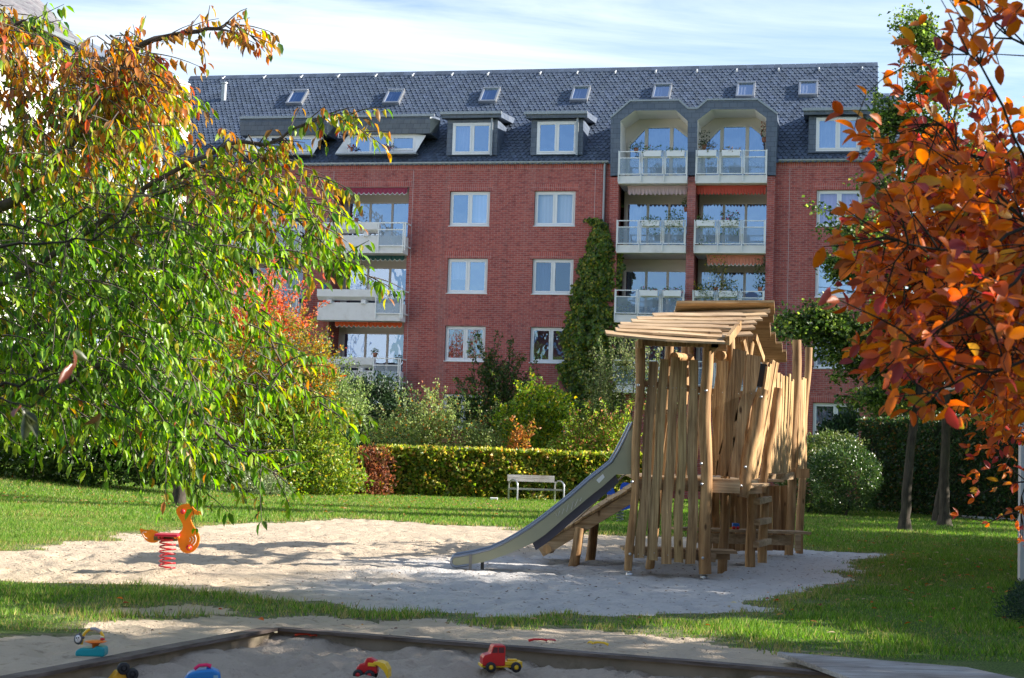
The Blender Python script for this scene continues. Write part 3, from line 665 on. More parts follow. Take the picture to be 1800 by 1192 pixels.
# roof: real overlapping slates
RIDGE = roofpt(900, 124.6); RYR, RZR = RIDGE[1], RIDGE[2]
U_TOP = roofpt(1543, 112)[0]
Z_STEP = roofpt(1543, 168)[2]
cs, sn = math.cos(RS), math.sin(RS)
def RP(u, s, h=0.0): return (u, s*cs - h*sn, EAVE + s*sn + h*cs)      # s up the slope, h above it
SLEN = RYR/cs
def build_roof():
    row, w = .235, .215; rows = int(SLEN/row)+1
    V = []; F = []; C = []
    for r in range(-1, rows):
        s0 = r*row; s1 = s0+row*1.35
        ztop = EAVE+s0*sn; ur = (U_TOP if ztop > Z_STEP else U_R+.12)
        n = int((ur-U_L)/w)+2; off = (r % 2)*w/2
        lift = .034
        for k in range(n):
            a = U_L+k*w+off+rnd.uniform(-.006, .006); b = a+w*.975
            if a > ur: break
            if s0*cs < 1.75 and BAYL[0]-.05 < a and b < BAYR[1]+.05: continue      # open under the slate portals
            b = min(b, ur); s1c = min(s1, SLEN); j = rnd.uniform(-.006, .008); l = lift+rnd.uniform(-.006, .008); sk = rnd.uniform(-.004, .004)
            c = w*.46; t = rnd.uniform(.82, 1.2); t2 = t*rnd.uniform(.96, 1.05)
            p = [RP(a, s0+row*.62+j, l), RP(a+w*.5, s0+j, l+sk), RP(a+w*.62, s0+j, l+sk), RP(b, s0+row*.30+j, l), RP(b, s1c, .006), RP(a, s1c, .006)]
            q = [RP(a, s0+row*.62+j, l-.025), RP(a+w*.5, s0+j, l-.025), RP(a+w*.62, s0+j, l-.025), RP(b, s0+row*.30+j, l-.025)]
            o = len(V); V += p+q; C += [(t, t, t2)]*10
            F += [(o, o+1, o+2, o+3, o+4, o+5), (o, o+6, o+7, o+1), (o+1, o+7, o+8, o+2), (o+2, o+8, o+9, o+3)]
    m = MB(); m.v, m.f, m.c, m.sm = V, F, C, [False]*len(F)
    rf = m.build('roof', MT['slate'], B)
    m = MB()   # underlay, back slope, stepped verge
    sc_ = 1.75/cs; a_, b_ = BAYL[0]+.02, BAYR[1]-.02
    m.quad(RP(U_L, -.15, -.02), RP(a_, -.15, -.02), RP(a_, sc_, -.02), RP(U_L, sc_, -.02)); m.quad(RP(b_, -.15, -.02), RP(U_R+.1, -.15, -.02), RP(U_R+.1, sc_, -.02), RP(b_, sc_, -.02))
    m.quad(RP(U_L, sc_, -.02), RP(U_R+.1, sc_, -.02), RP(U_R+.1, (Z_STEP-EAVE)/sn, -.02), RP(U_L, (Z_STEP-EAVE)/sn, -.02))
    m.quad(RP(U_L, (Z_STEP-EAVE)/sn, -.02), RP(U_TOP-.02, (Z_STEP-EAVE)/sn, -.02), RP(U_TOP-.02, SLEN, -.02), RP(U_L, SLEN, -.02))
    m.quad((U_L, RYR, RZR), (U_TOP, RYR, RZR), (U_TOP, 2*RYR+.3, EAVE-.2), (U_L, 2*RYR+.3, EAVE-.2))
    ys = (Z_STEP-EAVE)/sn*cs
    m.poly([(U_TOP-.03, ys, Z_STEP), (U_TOP-.03, RYR, RZR), (U_TOP-.03, 2*RYR-ys, Z_STEP)])
    m.quad((U_TOP, ys, Z_STEP), (U_R+.1, ys, Z_STEP), (U_R+.1, 2*RYR-ys, Z_STEP), (U_TOP, 2*RYR-ys, Z_STEP))
    m.build('roof_deck', MT['slate_wall'], B)
    m = MB(); u = U_L   # ridge slates
    while u < U_TOP-.02:
        t = rnd.uniform(.8, 1.2); m.tint = (t, t, t); b = min(u+.30, U_TOP)
        m.prism([(-.24, -.19), (0, .03), (.20, -.16), (.20, -.19), (0, 0), (-.24, -.23)], lambda p, q, tt: (tt, RYR+p, RZR+q+.03), u, b-.008); u += .30
    m.build('ridge', MT['slate'], rf)
    m = MB()
    for px in [307, 393, 465, 530, 595, 661, 726, 795, 858, 950, 1015, 1082, 1153, 1225, 1295, 1369, 1440, 1516]:
        u, y, z = roofpt(px, 139 - (px-465)*.014); s = (z-EAVE)/sn
        m.prism([(.25, .06), (-.10, .10), (-.10, .19), (-.12, .19), (-.12, .085), (.25, .045)], lambda a, b, t, u=u, s=s: RP(u+t, s+a, b), -.025, .025)
    m.build_each('roof_hook', MT['metal_white'], rf)
    m = MB()   # gutter, split by the loggia bay
    for a, b in ((U_L, BAYL[0]-.12), (BAYR[1]+.12, U_R+.15)):
        m.prism([(-.17, .0), (-.165, -.05), (-.13, -.10), (-.08, -.115), (-.03, -.10), (.0, -.05), (.0, .02), (-.012, .02), (-.012, -.05), (-.04, -.09), (-.08, -.1), (-.12, -.09), (-.15, -.05), (-.155, 0)],
                lambda p, q, t: (t, p-.01, EAVE-.01+q), a, b)
    m.build_each('gutter', MT['zinc'], B)
build_roof()

# skylights
def skylight(px0, py0, px1, py1, wpx, k):
    u, y, z = roofpt(px0, py0); s0 = (z-EAVE)/sn - .02; s1 = s0+1.2; u2 = roofpt(px0+wpx, py0-1)[0]
    m = MB(); t = .09; h = .17
    def bx(a, b, p, q, lo, hi): m.add([RP(a, p, lo), RP(b, p, lo), RP(b, q, lo), RP(a, q, lo), RP(a, p, hi), RP(b, p, hi), RP(b, q, hi), RP(a, q, hi)],
                     [(0,3,2,1),(4,5,6,7),(0,1,5,4),(1,2,6,5),(2,3,7,6),(3,0,4,7)])
    bx(u, u2, s0, s0+t, 0, h); bx(u, u2, s1-t, s1, 0, h+.03); bx(u, u+t, s0+t, s1-t, 0, h); bx(u2-t, u2, s0+t, s1-t, 0, h)
    o = m.build('skylight', MT['steel'], B, bevel=.01)
    m = MB(); a, b, p, q = u+t-.01, u2-t+.01, s0+t-.01, s1-t+.01; m.quad(RP(a, p, h-.04), RP(b, p, h-.04), RP(b, q, h-.04), RP(a, q, h-.04)); m.build('pane', MT['glass_sky'], o)
    m = MB(); m.quad(RP(a, p, h-.08), RP(b, p, h-.08), RP(b, q, h-.08), RP(a, q, h-.08)); m.build('blind', MT['curtain' if k in (5, 6) else 'curtain_blue'], o)
for k, (x0, y0, x1, y1, w) in enumerate([(502.8,186,518,160,29), (672.5,185.4,685,158.4,30), (841.4,182.7,851.3,156.5,31), (1001.7,180.6,1008.4,155,31), (1145.3,177,1149.3,152.2,32), (1293,174.3,1294.8,148,33), (1403,171.8,1406,145,34)]):
    skylight(x0, y0, x1, y1, w, k)
u, y, z = roofpt(393, 176); m = MB(); m.tube([(u, y, z-.1), (u, y, z+.75)], .12, 12); m.tube([(u, y, z+.75), (u, y, z+.82)], .17, 12); m.build('vent_pipe', MT['zinc'], B)

# dormers
def dormer(px0, px1, ytop, ybot, wpx0, wpx1, wy0, wy1, cur):
    yf = .22
    zb = fz(px0, ybot, yf); zt = fz(px0, ytop, yf); u0, u1 = fu(px0, 250, yf), fu(px1, 250, yf)
    yb = (zt-EAVE)/math.tan(RS)+.6
    m = MB(); w0, w1 = fu(wpx0, 240, yf), fu(wpx1, 240, yf); wz1, wz0 = fz(wpx0, wy0, yf), fz(wpx0, wy1, yf)
    m.box(u0, w0, yf, yf+.1, zb, zt).box(w1, u1, yf, yf+.1, zb, zt).box(w0, w1, yf, yf+.1, wz1, zt).box(w0, w1, yf, yf+.1, zb, wz0)
    m.box(u0+.002, u0+.1, yf+.1, yb, zb-.3, zt).box(u1-.1, u1-.002, yf+.1, yb, zb-.3, zt)
    d = m.build('dormer', MT['slate_wall'], B)
    window_parts(d, w0, w1, wz0, wz1, yf-.01, cur, name='dormer_window', sill=False, room=False)
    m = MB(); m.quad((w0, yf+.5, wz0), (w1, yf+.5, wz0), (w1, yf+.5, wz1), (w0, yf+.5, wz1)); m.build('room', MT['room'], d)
    m = MB(); e = .2; rt = .24; zr = zt+.02   # flat, slightly rising roof
    yr = (zt+rt-EAVE)/math.tan(RS)+.4; rise = math.tan(R(6))
    m.prism([(yf-.28, zr), (yf-.28, zr+rt), (yr+.5, zr+rt+(yr+.78)*rise), (yr+.5, zr+(yr+.5)*rise)], lambda a, b, t: (t, a, b), u0-e, u1+e)
    m.build('dormer_roof', MT['slate_wall'], d)
    m = MB(); m.prism([(yf-.38, zr+rt-.10), (yf-.38, zr+rt+.015), (yf-.285, zr+rt+.015), (yf-.285, zr+rt-.1)], lambda a, b, t: (t, a, b), u0-e-.05, u1+e+.02)
    m.box(u1-.26, u1-.18, yf-.16, yf-.08, zb-.05, zr+rt-.1)
    m.tube([(u1-.22, yf-.1, zb+.1), (u1-.22, yf-.1, zr+.1), (u1-.22, yf-.33, zr+rt-.08)], .04, 8)
    m.build('dormer_gutter', MT['zinc'], d)
dormer(785.5, 874, 211, 273, 795.7, 864.7, 216.4, 272, ('curtain', None))
dormer(933, 1024.5, 211, 272.5, 944, 1014.6, 214, 271.5, (None, None))
dormer(1421, 1522.6, 205, 268.5, 1434.4, 1511, 207, 266, ('curtain', 'curtain'))

def wide_dormer(du):
    yf = 1.0
    zt = fz(600, 236, .1); zb = fz(600, 270, .1)+.15
    u0, u1 = fu(597, 236)+du, fu(755, 236)+du; wu0, wu1 = fu(611, 240)+du, fu(725, 240)+du
    m = MB()          # slate fascia hood with splayed end
    m.prism([(.1, zt), (-.05, zt+.55), (-.02, zt+.78), (.2, zt+.80), (1.6, zt+.95), (1.6, zt)], lambda a, b, t: (t, a, b), u0, u1)
    d = m.build('dormer', MT['slate_wall'], B)
    m = MB(); m.add([(u1+.002, .1, zt), (u1+.002, -.05, zt+.66), (u1+.32, .5, zt+.62), (u1+.05, 1.0, zt+.2)], [(0, 1, 2, 3)]); m.box(u0, u1+.2, -.12, -.02, zt+.68, zt+.78)
    m.build('dormer_flashing', MT['zinc'], d)
    f = MB(); t = .09; z0, z1 = zb-.12, zt
    n = 3; wd = (wu1-wu0)/n; f.box(wu0, wu1, .28, .36, z0, z0+t).box(wu0, wu1, .28, .36, z1-t, z1)
    for k in range(n+1): x = wu0+k*wd; f.box(x-.05, x+.05, .27, .355, z0, z1)
    f.box(wu1-wd+.06, wu1-.05, .262, .30, z0+.1, z0+.2).box(wu1-wd+.06, wu1-.05, .262, .30, z1-.16, z1-.08)
    # white slanting cheeks down both sides
    for s, x in ((-1, wu0), (1, wu1)):
        f.add([(x+s*.05, .27, z1), (x+s*.05, .27, z0), (x+s*(.52 if s < 0 else .12), -.02 if s < 0 else .1, z0-.05), (x+s*(.12 if s < 0 else .5), .3, z1-.05)], [(0, 1, 2, 3)])
    wo = f.build('dormer_window', MT['white'], d)
    m = MB(); m.quad((wu0, .31, z0+t), (wu1, .31, z0+t), (wu1, .31, z1-t), (wu0, .31, z1-t)); m.build('pane', MT['glass'], wo)
    m = MB(); m.quad((wu0, .42, z0), (wu1, .42, z0), (wu1, .42, z1), (wu0, .42, z1)); m.build('curtain', MT['curtain_blue'], wo)
    m = MB(); m.box(wu0-.5, wu1+.2, -.08, .3, z0-.1, z0-.04); m.build('dormer_sill', MT['zinc'], d)
wide_dormer(0); wide_dormer(-4.5)

# plants
def plant_mesh(name, parent, boxes, n, ls, pal, mat='leaf', droop=0.0):
    """boxes: (x0,x1,y0,y1,z0,z1) in local coordinates of a root; leaf cloud"""
    Ps = []
    for x0, x1, y0, y1, z0, z1 in boxes: Ps.append(np.c_[nr.uniform(x0, x1, n), nr.uniform(y0, y1, n), z0+(z1-z0)*nr.random(n)**1.5])
    P = np.concatenate(Ps); k = len(P); D = nr.normal(0, 1, (k, 3)); D[:, 2] += .3-droop; N = nr.normal(0, 1, (k, 3)); N[:, 2] += .8
    L = nr.uniform(.7, 1.3, k)*ls; o = leaf_mesh(name, P, D, N, L, L*.55, pick(pal, k), MT[mat]); o.parent = parent; return o
GRN = [(4, (.05, .10, .025)), (3, (.08, .15, .035)), (1, (.12, .18, .05))]

# left loggias
AWN = {0: (.26, .035, .075), 1: (.035, .12, .12), 2: (.72, .13, .035)}
awn_m = {k: plain('awning_cloth_'+n, c, .8, var=.08, vs=3) for k, (c, n) in enumerate([((.28, .04, .085), 'wine'), ((.03, .11, .115), 'teal'), ((.75, .13, .035), 'orange'), ((.50, .38, .42), 'rose'), ((.50, .08, .06), 'red'), ((.62, .24, .18), 'salmon')])}
def awning(parent, u0, u1, y, z, mat, drop=.30, n=14, white=True):
    m = MB(); k = n*6; top = []; bot = []
    for i in range(k+1):
        x = u0+(u1-u0)*i/k; w = abs(math.sin(math.pi*i/6)); bot.append((x, y-.02+.02*math.sin(i*1.3), z-drop*.62-.09*w)); top.append((x, y, z))
    m.add(top+bot, [(i, i+1, k+2+i, k+1+i) for i in range(k)])
    m.quad((u0, y, z), (u1, y, z), (u1, y+.45, z+.07), (u0, y+.45, z+.07)); m.box(u0-.03, u1+.03, y-.02, y+.04, z-.03, z+.03)
    o = m.build('awning', mat, parent)
    if white:
        m = MB(); m.add([(a, b-.003, c+.012) for a, b, c in bot]+[(a, b-.003, c-.012) for a, b, c in bot], [(i, i+1, k+2+i, k+1+i) for i in range(k)]); m.build('awning_trim', MT['metal_white'], o)
def loggia_left(nme, a, b, row):
    z0, z1 = OPZ[row]; zf = fz(650, 445, -.75)-FLOOR*row      # underside of the slab
    zf2 = zf+.22
    m = MB(); m.box(a-.28, b+.05, -.75, -.002, zf, zf+.74)      # lower parapet with slab
    bal = m.build('balcony', MT['concrete'], B, bevel=.012)
    d = 1.35; D = MB()       # recess
    zt = z1; zb = zf+.15
    D.quad((a, .0, zb), (a, d, zb), (a, d, zt), (a, .0, zt)); D.quad((b, .0, zb), (b, .0, zt), (b, d, zt), (b, d, zb)); D.build_each('side_wall', MT['brick'], bal)
    D = MB(); D.quad((a, 0, zt), (b, 0, zt), (b, d, zt), (a, d, zt)); D.build('soffit', MT['soffit'], bal); D = MB(); D.quad((a, -.002, zb), (a, d, zb), (b, d, zb), (b, -.002, zb)); D.build('floor', MT['soffit'], bal)
    D = MB(); D.quad((a, d, zb), (b, d, zb), (b, d, zt), (a, d, zt)); D.build('back_wall', MT['cream'], bal)
    w = MB(); y = d-.08; wa, wb, wz0, wz1 = a+.25, b-.1, zb+.05, zt-.42; n = 3; s = (wb-wa)/n
    for k in range(n+1): x = wa+k*s; w.box(x-.045, x+.045, y, y+.07, wz0, wz1)
    w.box(wa, wb, y-.002, y+.068, wz1-.07, wz1); win = w.build('balcony_window', MT['cream'], bal)
    g = MB(); g.quad((wa, y+.03, wz0), (wb, y+.03, wz0), (wb, y+.03, wz1), (wa, y+.03, wz1)); g.build('pane', MT['glass' if row == 0 else 'glass_low'], win)
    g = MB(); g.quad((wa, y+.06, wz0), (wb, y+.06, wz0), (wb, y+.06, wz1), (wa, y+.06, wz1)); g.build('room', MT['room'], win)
    g = MB(); q = (wb-s+.1, wb-.12) if row != 2 else (wa+.08, wa+s*.5); g.quad((q[0], y+.045, wz0), (q[1], y+.045, wz0), (q[1], y+.045, wz1-.08), (q[0], y+.045, wz1-.08)); g.build('curtain', MT['curtain_blue'], win)
    # trough on brackets
    split = a+(b-a)*.68; t = MB(); tz0, tz1 = zf+.85, zf+1.28
    t.prism([(-.83, tz1), (-.83, tz0+.13), (-.62, tz0), (-.36, tz0), (-.36, tz1), (-.42, tz1), (-.42, tz1-.06), (-.78, tz1-.06), (-.78, tz1)], lambda p, q, x: (x, p, q), a-.30, split)
    t.build('planter_trough', MT['concrete'], bal, bevel=.01)
    t = MB()
    for x in (a+.25, split-.5): t.box(x-.1, x+.1, -.86, -.40, tz0-.17, tz0-.002).box(x-.08, x+.08, -.749, -.45, zf+.70, tz0-.16)
    t.build_each('bracket', MT['concrete'], bal, bevel=.02)
    # railing with glass at the right third
    r = MB(); x0, x1 = split+.03, b+.10; zr = tz1; y = -.80
    for x in (x0, x1-.05, x1+.03): r.box(x-.025, x+.025, y-.025, y+.025, zf+.1, zr)
    r.box(x0, x1, y-.02, y+.02, zr-.05, zr).box(x0, x1, y-.018, y+.018, zr-.33, zr-.285).box(x0, x1, y-.018, y+.018, zf+.28, zf+.325)
    r.box(x1+.02, x1+.06, y+.03, -.02, zr-.05, zr).box(x1+.02, x1+.06, y+.03, -.02, zf+.28, zf+.325)
    rl = r.build('railing', MT['metal_white'], bal)
    g = MB(); g.quad((x0+.04, y, zf+.32), (x1-.06, y, zf+.32), (x1-.06, y, zr-.33), (x0+.04, y, zr-.33)); g.build('glass_panel', MT['frost'], rl)
    if row < 3: awning(bal, a+.22, b-.12, .12, z1-.03, awn_m[row if nme == 'L1' else (3, 2, 3)[row]])
    return bal
for nme, (a, b) in stacks[:2]:
    for row in range(4): loggia_left(nme, a, b, row)

# the two stacked loggias at the right with the slate portals
def right_bay():
    yp = -.35
    p = MB()
    for a, b in (BAYL, BAYM, BAYR): p.box(a, b, yp, .05, -.5, SLABZ[0]-.02)
    p.box(BAYL[0]-.001+.02, BAYL[0]+.2, .051, 1.5, -.5, EAVE-.6); p.box(BAYR[1]-.2, BAYR[1]-.02, .051, 1.5, -.5, EAVE-.6); p.box(BAYM[0]+.05, BAYM[1]-.05, .051, 1.5, -.5, EAVE-.6)
    p.build_each('brick_pier', MT['brick'], B)
    # slate portal with two octagonal heads
    def Z(px, py): return fz(px, py, yp-.05)
    def U(px, py): return fu(px, py, yp-.05)
    out = [(1072.8, 309), (1073.6, 207), (1107.7, 177.7), (1193.6, 176.4), (1209.7, 191), (1225.8, 191), (1243.2, 175.8), (1331.8, 175), (1366.7, 200.5), (1363.2, 308)]
    inl = [(1090, 308), (1090.8, 212.6), (1115.8, 194.6), (1188.2, 193.8), (1208.9, 212.6), (1208.3, 308)]
    inr = [(1225.5, 308), (1226.2, 211.3), (1251.3, 192.5), (1326.4, 192), (1347, 207.2), (1345.2, 308)]
    O = [(U(*q), Z(*q)) for q in out]; IL = [(U(*q), Z(*q)) for q in inl]; IR = [(U(*q), Z(*q)) for q in inr]
    y0, y1 = yp-.05, 1.9; m = MB()
    fr = [(O[0], O[1], IL[1], IL[0]), (O[1], O[2], IL[2], IL[1]), (O[2], O[3], IL[3], IL[2]), (O[3], O[4], IL[4], IL[3]), (O[4], O[5], IR[1], IL[4]), (IL[4], IR[1], IR[0], IL[5]), (O[5], O[6], IR[2], IR[1]), (O[6], O[7], IR[3], IR[2]), (O[7], O[8], IR[4], IR[3]), (O[8], O[9], IR[5], IR[4])]
    for q in fr: m.add([(a, y0, b) for a, b in q], [(0, 1, 2, 3)])
    for i in range(len(O)-1):
        (a, b), (c, d) = O[i], O[i+1]; ym = 2.6 if i not in (0, 8) else 1.9
        m.add([(a, y0, b), (c, y0, d), (c, y1+1.2, d), (a, y1+1.2, b)], [(0, 1, 2, 3)])
    portal = m.build('slate_portal', MT['slate_wall'], B)
    m = MB()
    for i in range(len(O)-1):
        if i in (0, 8): continue
        (a, b), (c, d) = O[i], O[i+1]; m.beam((a, y0-.02, b+.012), (c, y0-.02, d+.012), .05, .07, side=(0, 1, 0))
    m.build('portal_flashing', MT['zinc'], portal)
    m = MB()
    for I in (IL, IR):
        for i in range(5): (a, b), (c, d) = I[i], I[i+1]; m.add([(a, y0+.001, b), (c, y0+.001, d), (c, 1.2, d), (a, 1.2, b)], [(0, 1, 2, 3)])
    m.build('portal_lining', plain('white_lining', (.78, .76, .72), .7, var=.04, vs=2), portal)
    for I, cols_ in ((IL, 0), (IR, 1)):
        zb = SLABZ[0]-.1; m = MB(); m.poly([(a, 1.2, b) for a, b in I]); m.build('back_wall', MT['cream'], portal)
        cu = (I[0][0]+I[5][0])/2; hw = (I[5][0]-I[0][0])/2-.12; zt = I[2][1]-.36; y = 1.12
        w = MB(); shape = [(-hw, zb), (-hw, zt-.75), (-hw*.45, zt), (hw*.55, zt), (hw, zt-.45), (hw, zb)]
        g = MB(); g.poly([(cu+a, y+.03, b) for a, b in shape]); 
        for i in range(1, 5): w.beam((cu+shape[i-1][0], y, shape[i-1][1]), (cu+shape[i][0], y, shape[i][1]), .08, .08, side=(0, 1, 0))
        for x in (-hw*.42, hw*.42): w.box(cu+x-.07, cu+x+.07, y-.04, y+.04, zb, zt)
        win = w.build('balcony_window', MT['cream'], portal); g.build('pane', MT['glass'], win)
        c = MB(); c.poly([(cu+a, y+.06, b) for a, b in shape]); c.build('curtain', MT['curtain_blue'], win)
    m = MB(); m.quad((BAYL[1], -.05, -.5), (BAYR[0], -.05, -.5), (BAYR[0], -.05, SLABZ[3]-.33), (BAYL[1], -.05, SLABZ[3]-.33)); m.build('plinth_wall', MT['brick'], B)
    # floors
    bays = ((BAYL[1], BAYM[0]), (BAYM[1], BAYR[0]))
    for lv in range(4):
        zs = SLABZ[lv]
        for bi, (a, b) in enumerate(bays):
            m = MB(); m.box(a+.002, b-.002, yp-.22, 1.5, zs-.32, zs); bal = m.build('balcony', MT['concrete'], B, bevel=.01)
            y = yp-.27; n = 3; W = (b-a); r = MB(); top = zs+.98
            for k in range(n):
                x0, x1 = a+W*k/n+.04, a+W*(k+1)/n-.04
                for q in ((x0, x0+.035), (x1-.035, x1)): r.box(q[0], q[1], y-.02, y+.02, zs+.03, top)
                r.box(x0+.035, x1-.035, y-.019, y+.019, top-.035, top).box(x0+.035, x1-.035, y-.019, y+.019, top-.29, top-.255).box(x0+.035, x1-.035, y-.019, y+.019, zs+.03, zs+.065)
            for k in range(n+1):
                x = a+W*k/n; x = min(max(x, a+.02), b-.02); r.box(x-.018, x+.018, y-.03, y+.04, zs-.25, top+.02)
            rl = r.build('railing', MT['metal_white'], bal)
            g = MB()
            for k in range(n):
                x0, x1 = a+W*k/n+.075, a+W*(k+1)/n-.075; g.quad((x0, y, zs+.065), (x1, y, zs+.065), (x1, y, top-.29), (x0, y, top-.29))
            g.build('glass_panel', MT['frost'], rl)
            if lv:
                zt = SLABZ[lv-1]-.33; g = MB(); g.quad((a, 1.45, zs), (b, 1.45, zs), (b, 1.45, zt), (a, 1.45, zt)); g.build('back_wall', MT['cream'], bal)
                w = MB(); wa, wb, wz = a+.12, b-.02, zt-.45; s = (wb-wa)/3; yy = 1.36
                for k in range(4): w.box(wa+k*s-.05, wa+k*s+.05, yy, yy+.07, zs, wz)
                w.box(wa, wb, yy-.003, yy+.067, wz-.07, wz); win = w.build('balcony_window', MT['cream'], bal)
                g = MB(); g.quad((wa, yy+.03, zs), (wb, yy+.03, zs), (wb, yy+.03, wz), (wa, yy+.03, wz)); g.build('pane', MT['glass' if lv < 2 else 'glass_low'], win)
                g = MB(); g.quad((wa, yy+.055, zs), (wb, yy+.055, zs), (wb, yy+.055, wz), (wa, yy+.055, wz)); g.build('room', MT['room'], win)
                g = MB(); q = (wa+.08, wa+s*.8); g.quad((q[0], yy+.045, zs), (q[1], yy+.045, zs), (q[1], yy+.045, wz-.07), (q[0], yy+.045, wz-.07)); g.build('curtain', MT['curtain'], win)
                if (lv, bi) == (1, 0): awning(bal, a+.35, b-.06, -.05, zt-.03, awn_m[3], .42, white=False)
                if (lv, bi) == (1, 1): awning(bal, a+.02, b-.06, -.05, zt-.03, awn_m[4], .42, n=20, white=False)
                if (lv, bi) == (2, 1): awning(bal, a+.5, b-.1, -.05, zt-.03, awn_m[5], .5)
right_bay()
# downpipes
m = MB(); u = fu(1063.5, 300); m.tube([(u+.02, -.10, EAVE-.1), (u, -.08, EAVE-.35), (u, -.08, 1.0)], .055, 10); m.build('downpipe', MT['zinc'], B)
m = MB(); u = U_R-.18; m.tube([(u, -.10, EAVE-.1), (u, -.08, EAVE-.35), (u, -.08, 1.0)], .055, 10); m.build('downpipe', MT['zinc'], B)

# flower boxes hanging on the railings: things of their own
def flower_box(u0, u1, y, z, label, pal, hgt=.22, n=70, trail=0, base='white', name='flower_box', cat='flower box'):
    cu = (u0+u1)/2; r = empty(name, f2w(cu, y, z), label, cat, 'flower boxes on the balconies', rz=-ALPHA); w = (u1-u0)/2
    m = MB(); m.prism([(-w, .24), (-w+.02, 0), (w-.02, 0), (w, .24)], lambda a, b, t: (a, t, b), -.1, .1); m.build('box', MT[base], r, bevel=.01)
    bx = [(-w, w, -.12, .12, .2, .24+hgt)]; 
    plant_mesh('plants', r, bx, n, .09, pal)
    if trail: plant_mesh('trailing_plants', r, [(-w, w, -.16, -.11, -trail, .25)], int(n*.6), .07, GRN, droop=1.0)
FL = [(5, (.05, .10, .025)), (2, (.09, .15, .04)), (1.2, (.45, .04, .12))]; YL = [(4, (.05, .10, .02)), (1, (.45, .35, .03))]; DRY = [(3, (.10, .11, .04)), (2, (.2, .12, .06))]
def third(bay, k):
    a, b = ((BAYL[1], BAYM[0]), (BAYM[1], BAYR[0]))[bay]; W = b-a; return a+W*k/3+.1, a+W*(k+1)/3-.1
yb = -.35-.40
for bay, k, lv, lab, pal, h, tr in [
    (0, 1, 0, 'white flower box with pink blossom, middle of the rail under the left slate arch', FL, .2, 0),
    (0, 2, 0, 'white flower box with low green sprigs beside the middle pier, under left slate arch', GRN, .14, 0),
    (1, 0, 0, 'white flower box below a dark potted shrub under the right slate arch', DRY, .28, 0),
    (1, 1, 0, 'white flower box in the middle of the rail under the right slate arch', DRY, .12, 0),
    (0, 1, 1, 'white flower box with drooping plant below the pink awning, middle of the rail', GRN, .14, .3),
    (0, 2, 1, 'white flower box with a tall climbing sprig below the pink awning', GRN, .40, .25),
    (1, 0, 1, 'white flower box with long trailing stems below the dark red awning', GRN, .22, .7),
    (1, 1, 1, 'white flower box with red flowers below the dark red awning', FL, .36, .35),
    (0, 1, 2, 'white flower box with few purple blooms left of its twin, beside the ivy', FL, .10, 0),
    (0, 2, 2, 'white flower box beside the middle pier on the rail above the wooden roof', FL, .12, 0),
    (1, 0, 2, 'white flower box with small yellow flowers below the salmon awning', YL, .30, .1),
    (1, 1, 2, 'white flower box overgrown with bushy yellow flowering greenery below the salmon awning', YL, .42, .3)]:
    a, b = third(bay, k); flower_box(a, b, yb, SLABZ[lv]+.72, lab, pal, h, 90 if h < .3 else 190, tr)
def potted(px, py, y, label, pal, w=.35, h=.5, n=120, pot=(.30, .12, .07), cat='potted plant', pr=.1, ls=.08):
    u, z = fa(px, py, y); r = empty('potted_plant', f2w(u, y, z), label, cat, None, rz=-ALPHA)
    m = MB(); m.lathe([(.001, 0), (pr*.75, 0), (pr, .18), (pr*.9, .18), (.001, .15)], n=12); m.build('pot', plain('pot', pot, .6), r)
    plant_mesh('plant', r, [(-w/2, w/2, -w/3, w/3, .15, .15+h)], n, ls, pal)
potted(1258, 513, -.3, 'tall bushy potted plant with yellow flowers behind the rail below the salmon awning', YL, .9, 1.3, 420)
potted(1336, 513, -.3, 'leafy potted plant before the window at the right end below the salmon awning', GRN, .5, 1.2, 220)
potted(1238, 262, .1, 'dark potted conifer shrub in the left corner under the right slate arch', [(1, (.02, .045, .015))], .45, .6, 160)
potted(1343, 250, .3, 'reddish potted plant at the right corner under the right slate arch', [(2, (.25, .04, .03)), (1, (.05, .08, .02))], .3, .7, 120)
potted(1118, 268, .2, 'dark leafy potted plant in the left corner under the left slate arch', GRN, .5, .3, 110)
potted(1206, 372, .0, 'small dark hanging plant beside the middle pier below the pink awning', GRN, .3, .4, 90)
potted(575, 391, -.6, 'flowering pot plant at the left end of the trough below the wine-red awning', [(3, (.06, .1, .03)), (2, (.4, .4, .35))], .3, .8, 70, (.25, .3, .3))
potted(626, 391, -.6, 'small green plants in the middle of the top trough below the wine red awning', FL, 1.0, .25, 90)
potted(570, 508, -.6, 'small yellowish plant in a blue pot on the trough below the teal awning', [(1, (.4, .36, .12))], .2, .2, 50, (.05, .15, .3))
potted(651, 508, -.6, 'white bowl with low plants on the trough below the teal awning', GRN, .8, .12, 60, (.6, .6, .62))
potted(659, 628, -.55, 'small green bush in the trough below the orange awning', GRN, .25, .2, 70)
potted(527, 396, -.6, 'green plant spilling over the trough of the upper balcony behind the cherry leaves', GRN, .6, .1, 120)
potted(618, 266, -.02, 'red geraniums at the left of the wide dormer sill', [(3, (.04, .09, .02)), (2, (.55, .02, .03))], .35, .12, 70, (.3, .1, .05), pr=.05)
potted(683, 266, -.02, 'pink geraniums near the middle of the wide dormer sill', [(3, (.04, .09, .02)), (2, (.6, .1, .18))], .45, .12, 80, (.3, .1, .05), pr=.05)
# bunting and ornaments in the left arch
m = MB(); q = f2w(0, 0, 0)

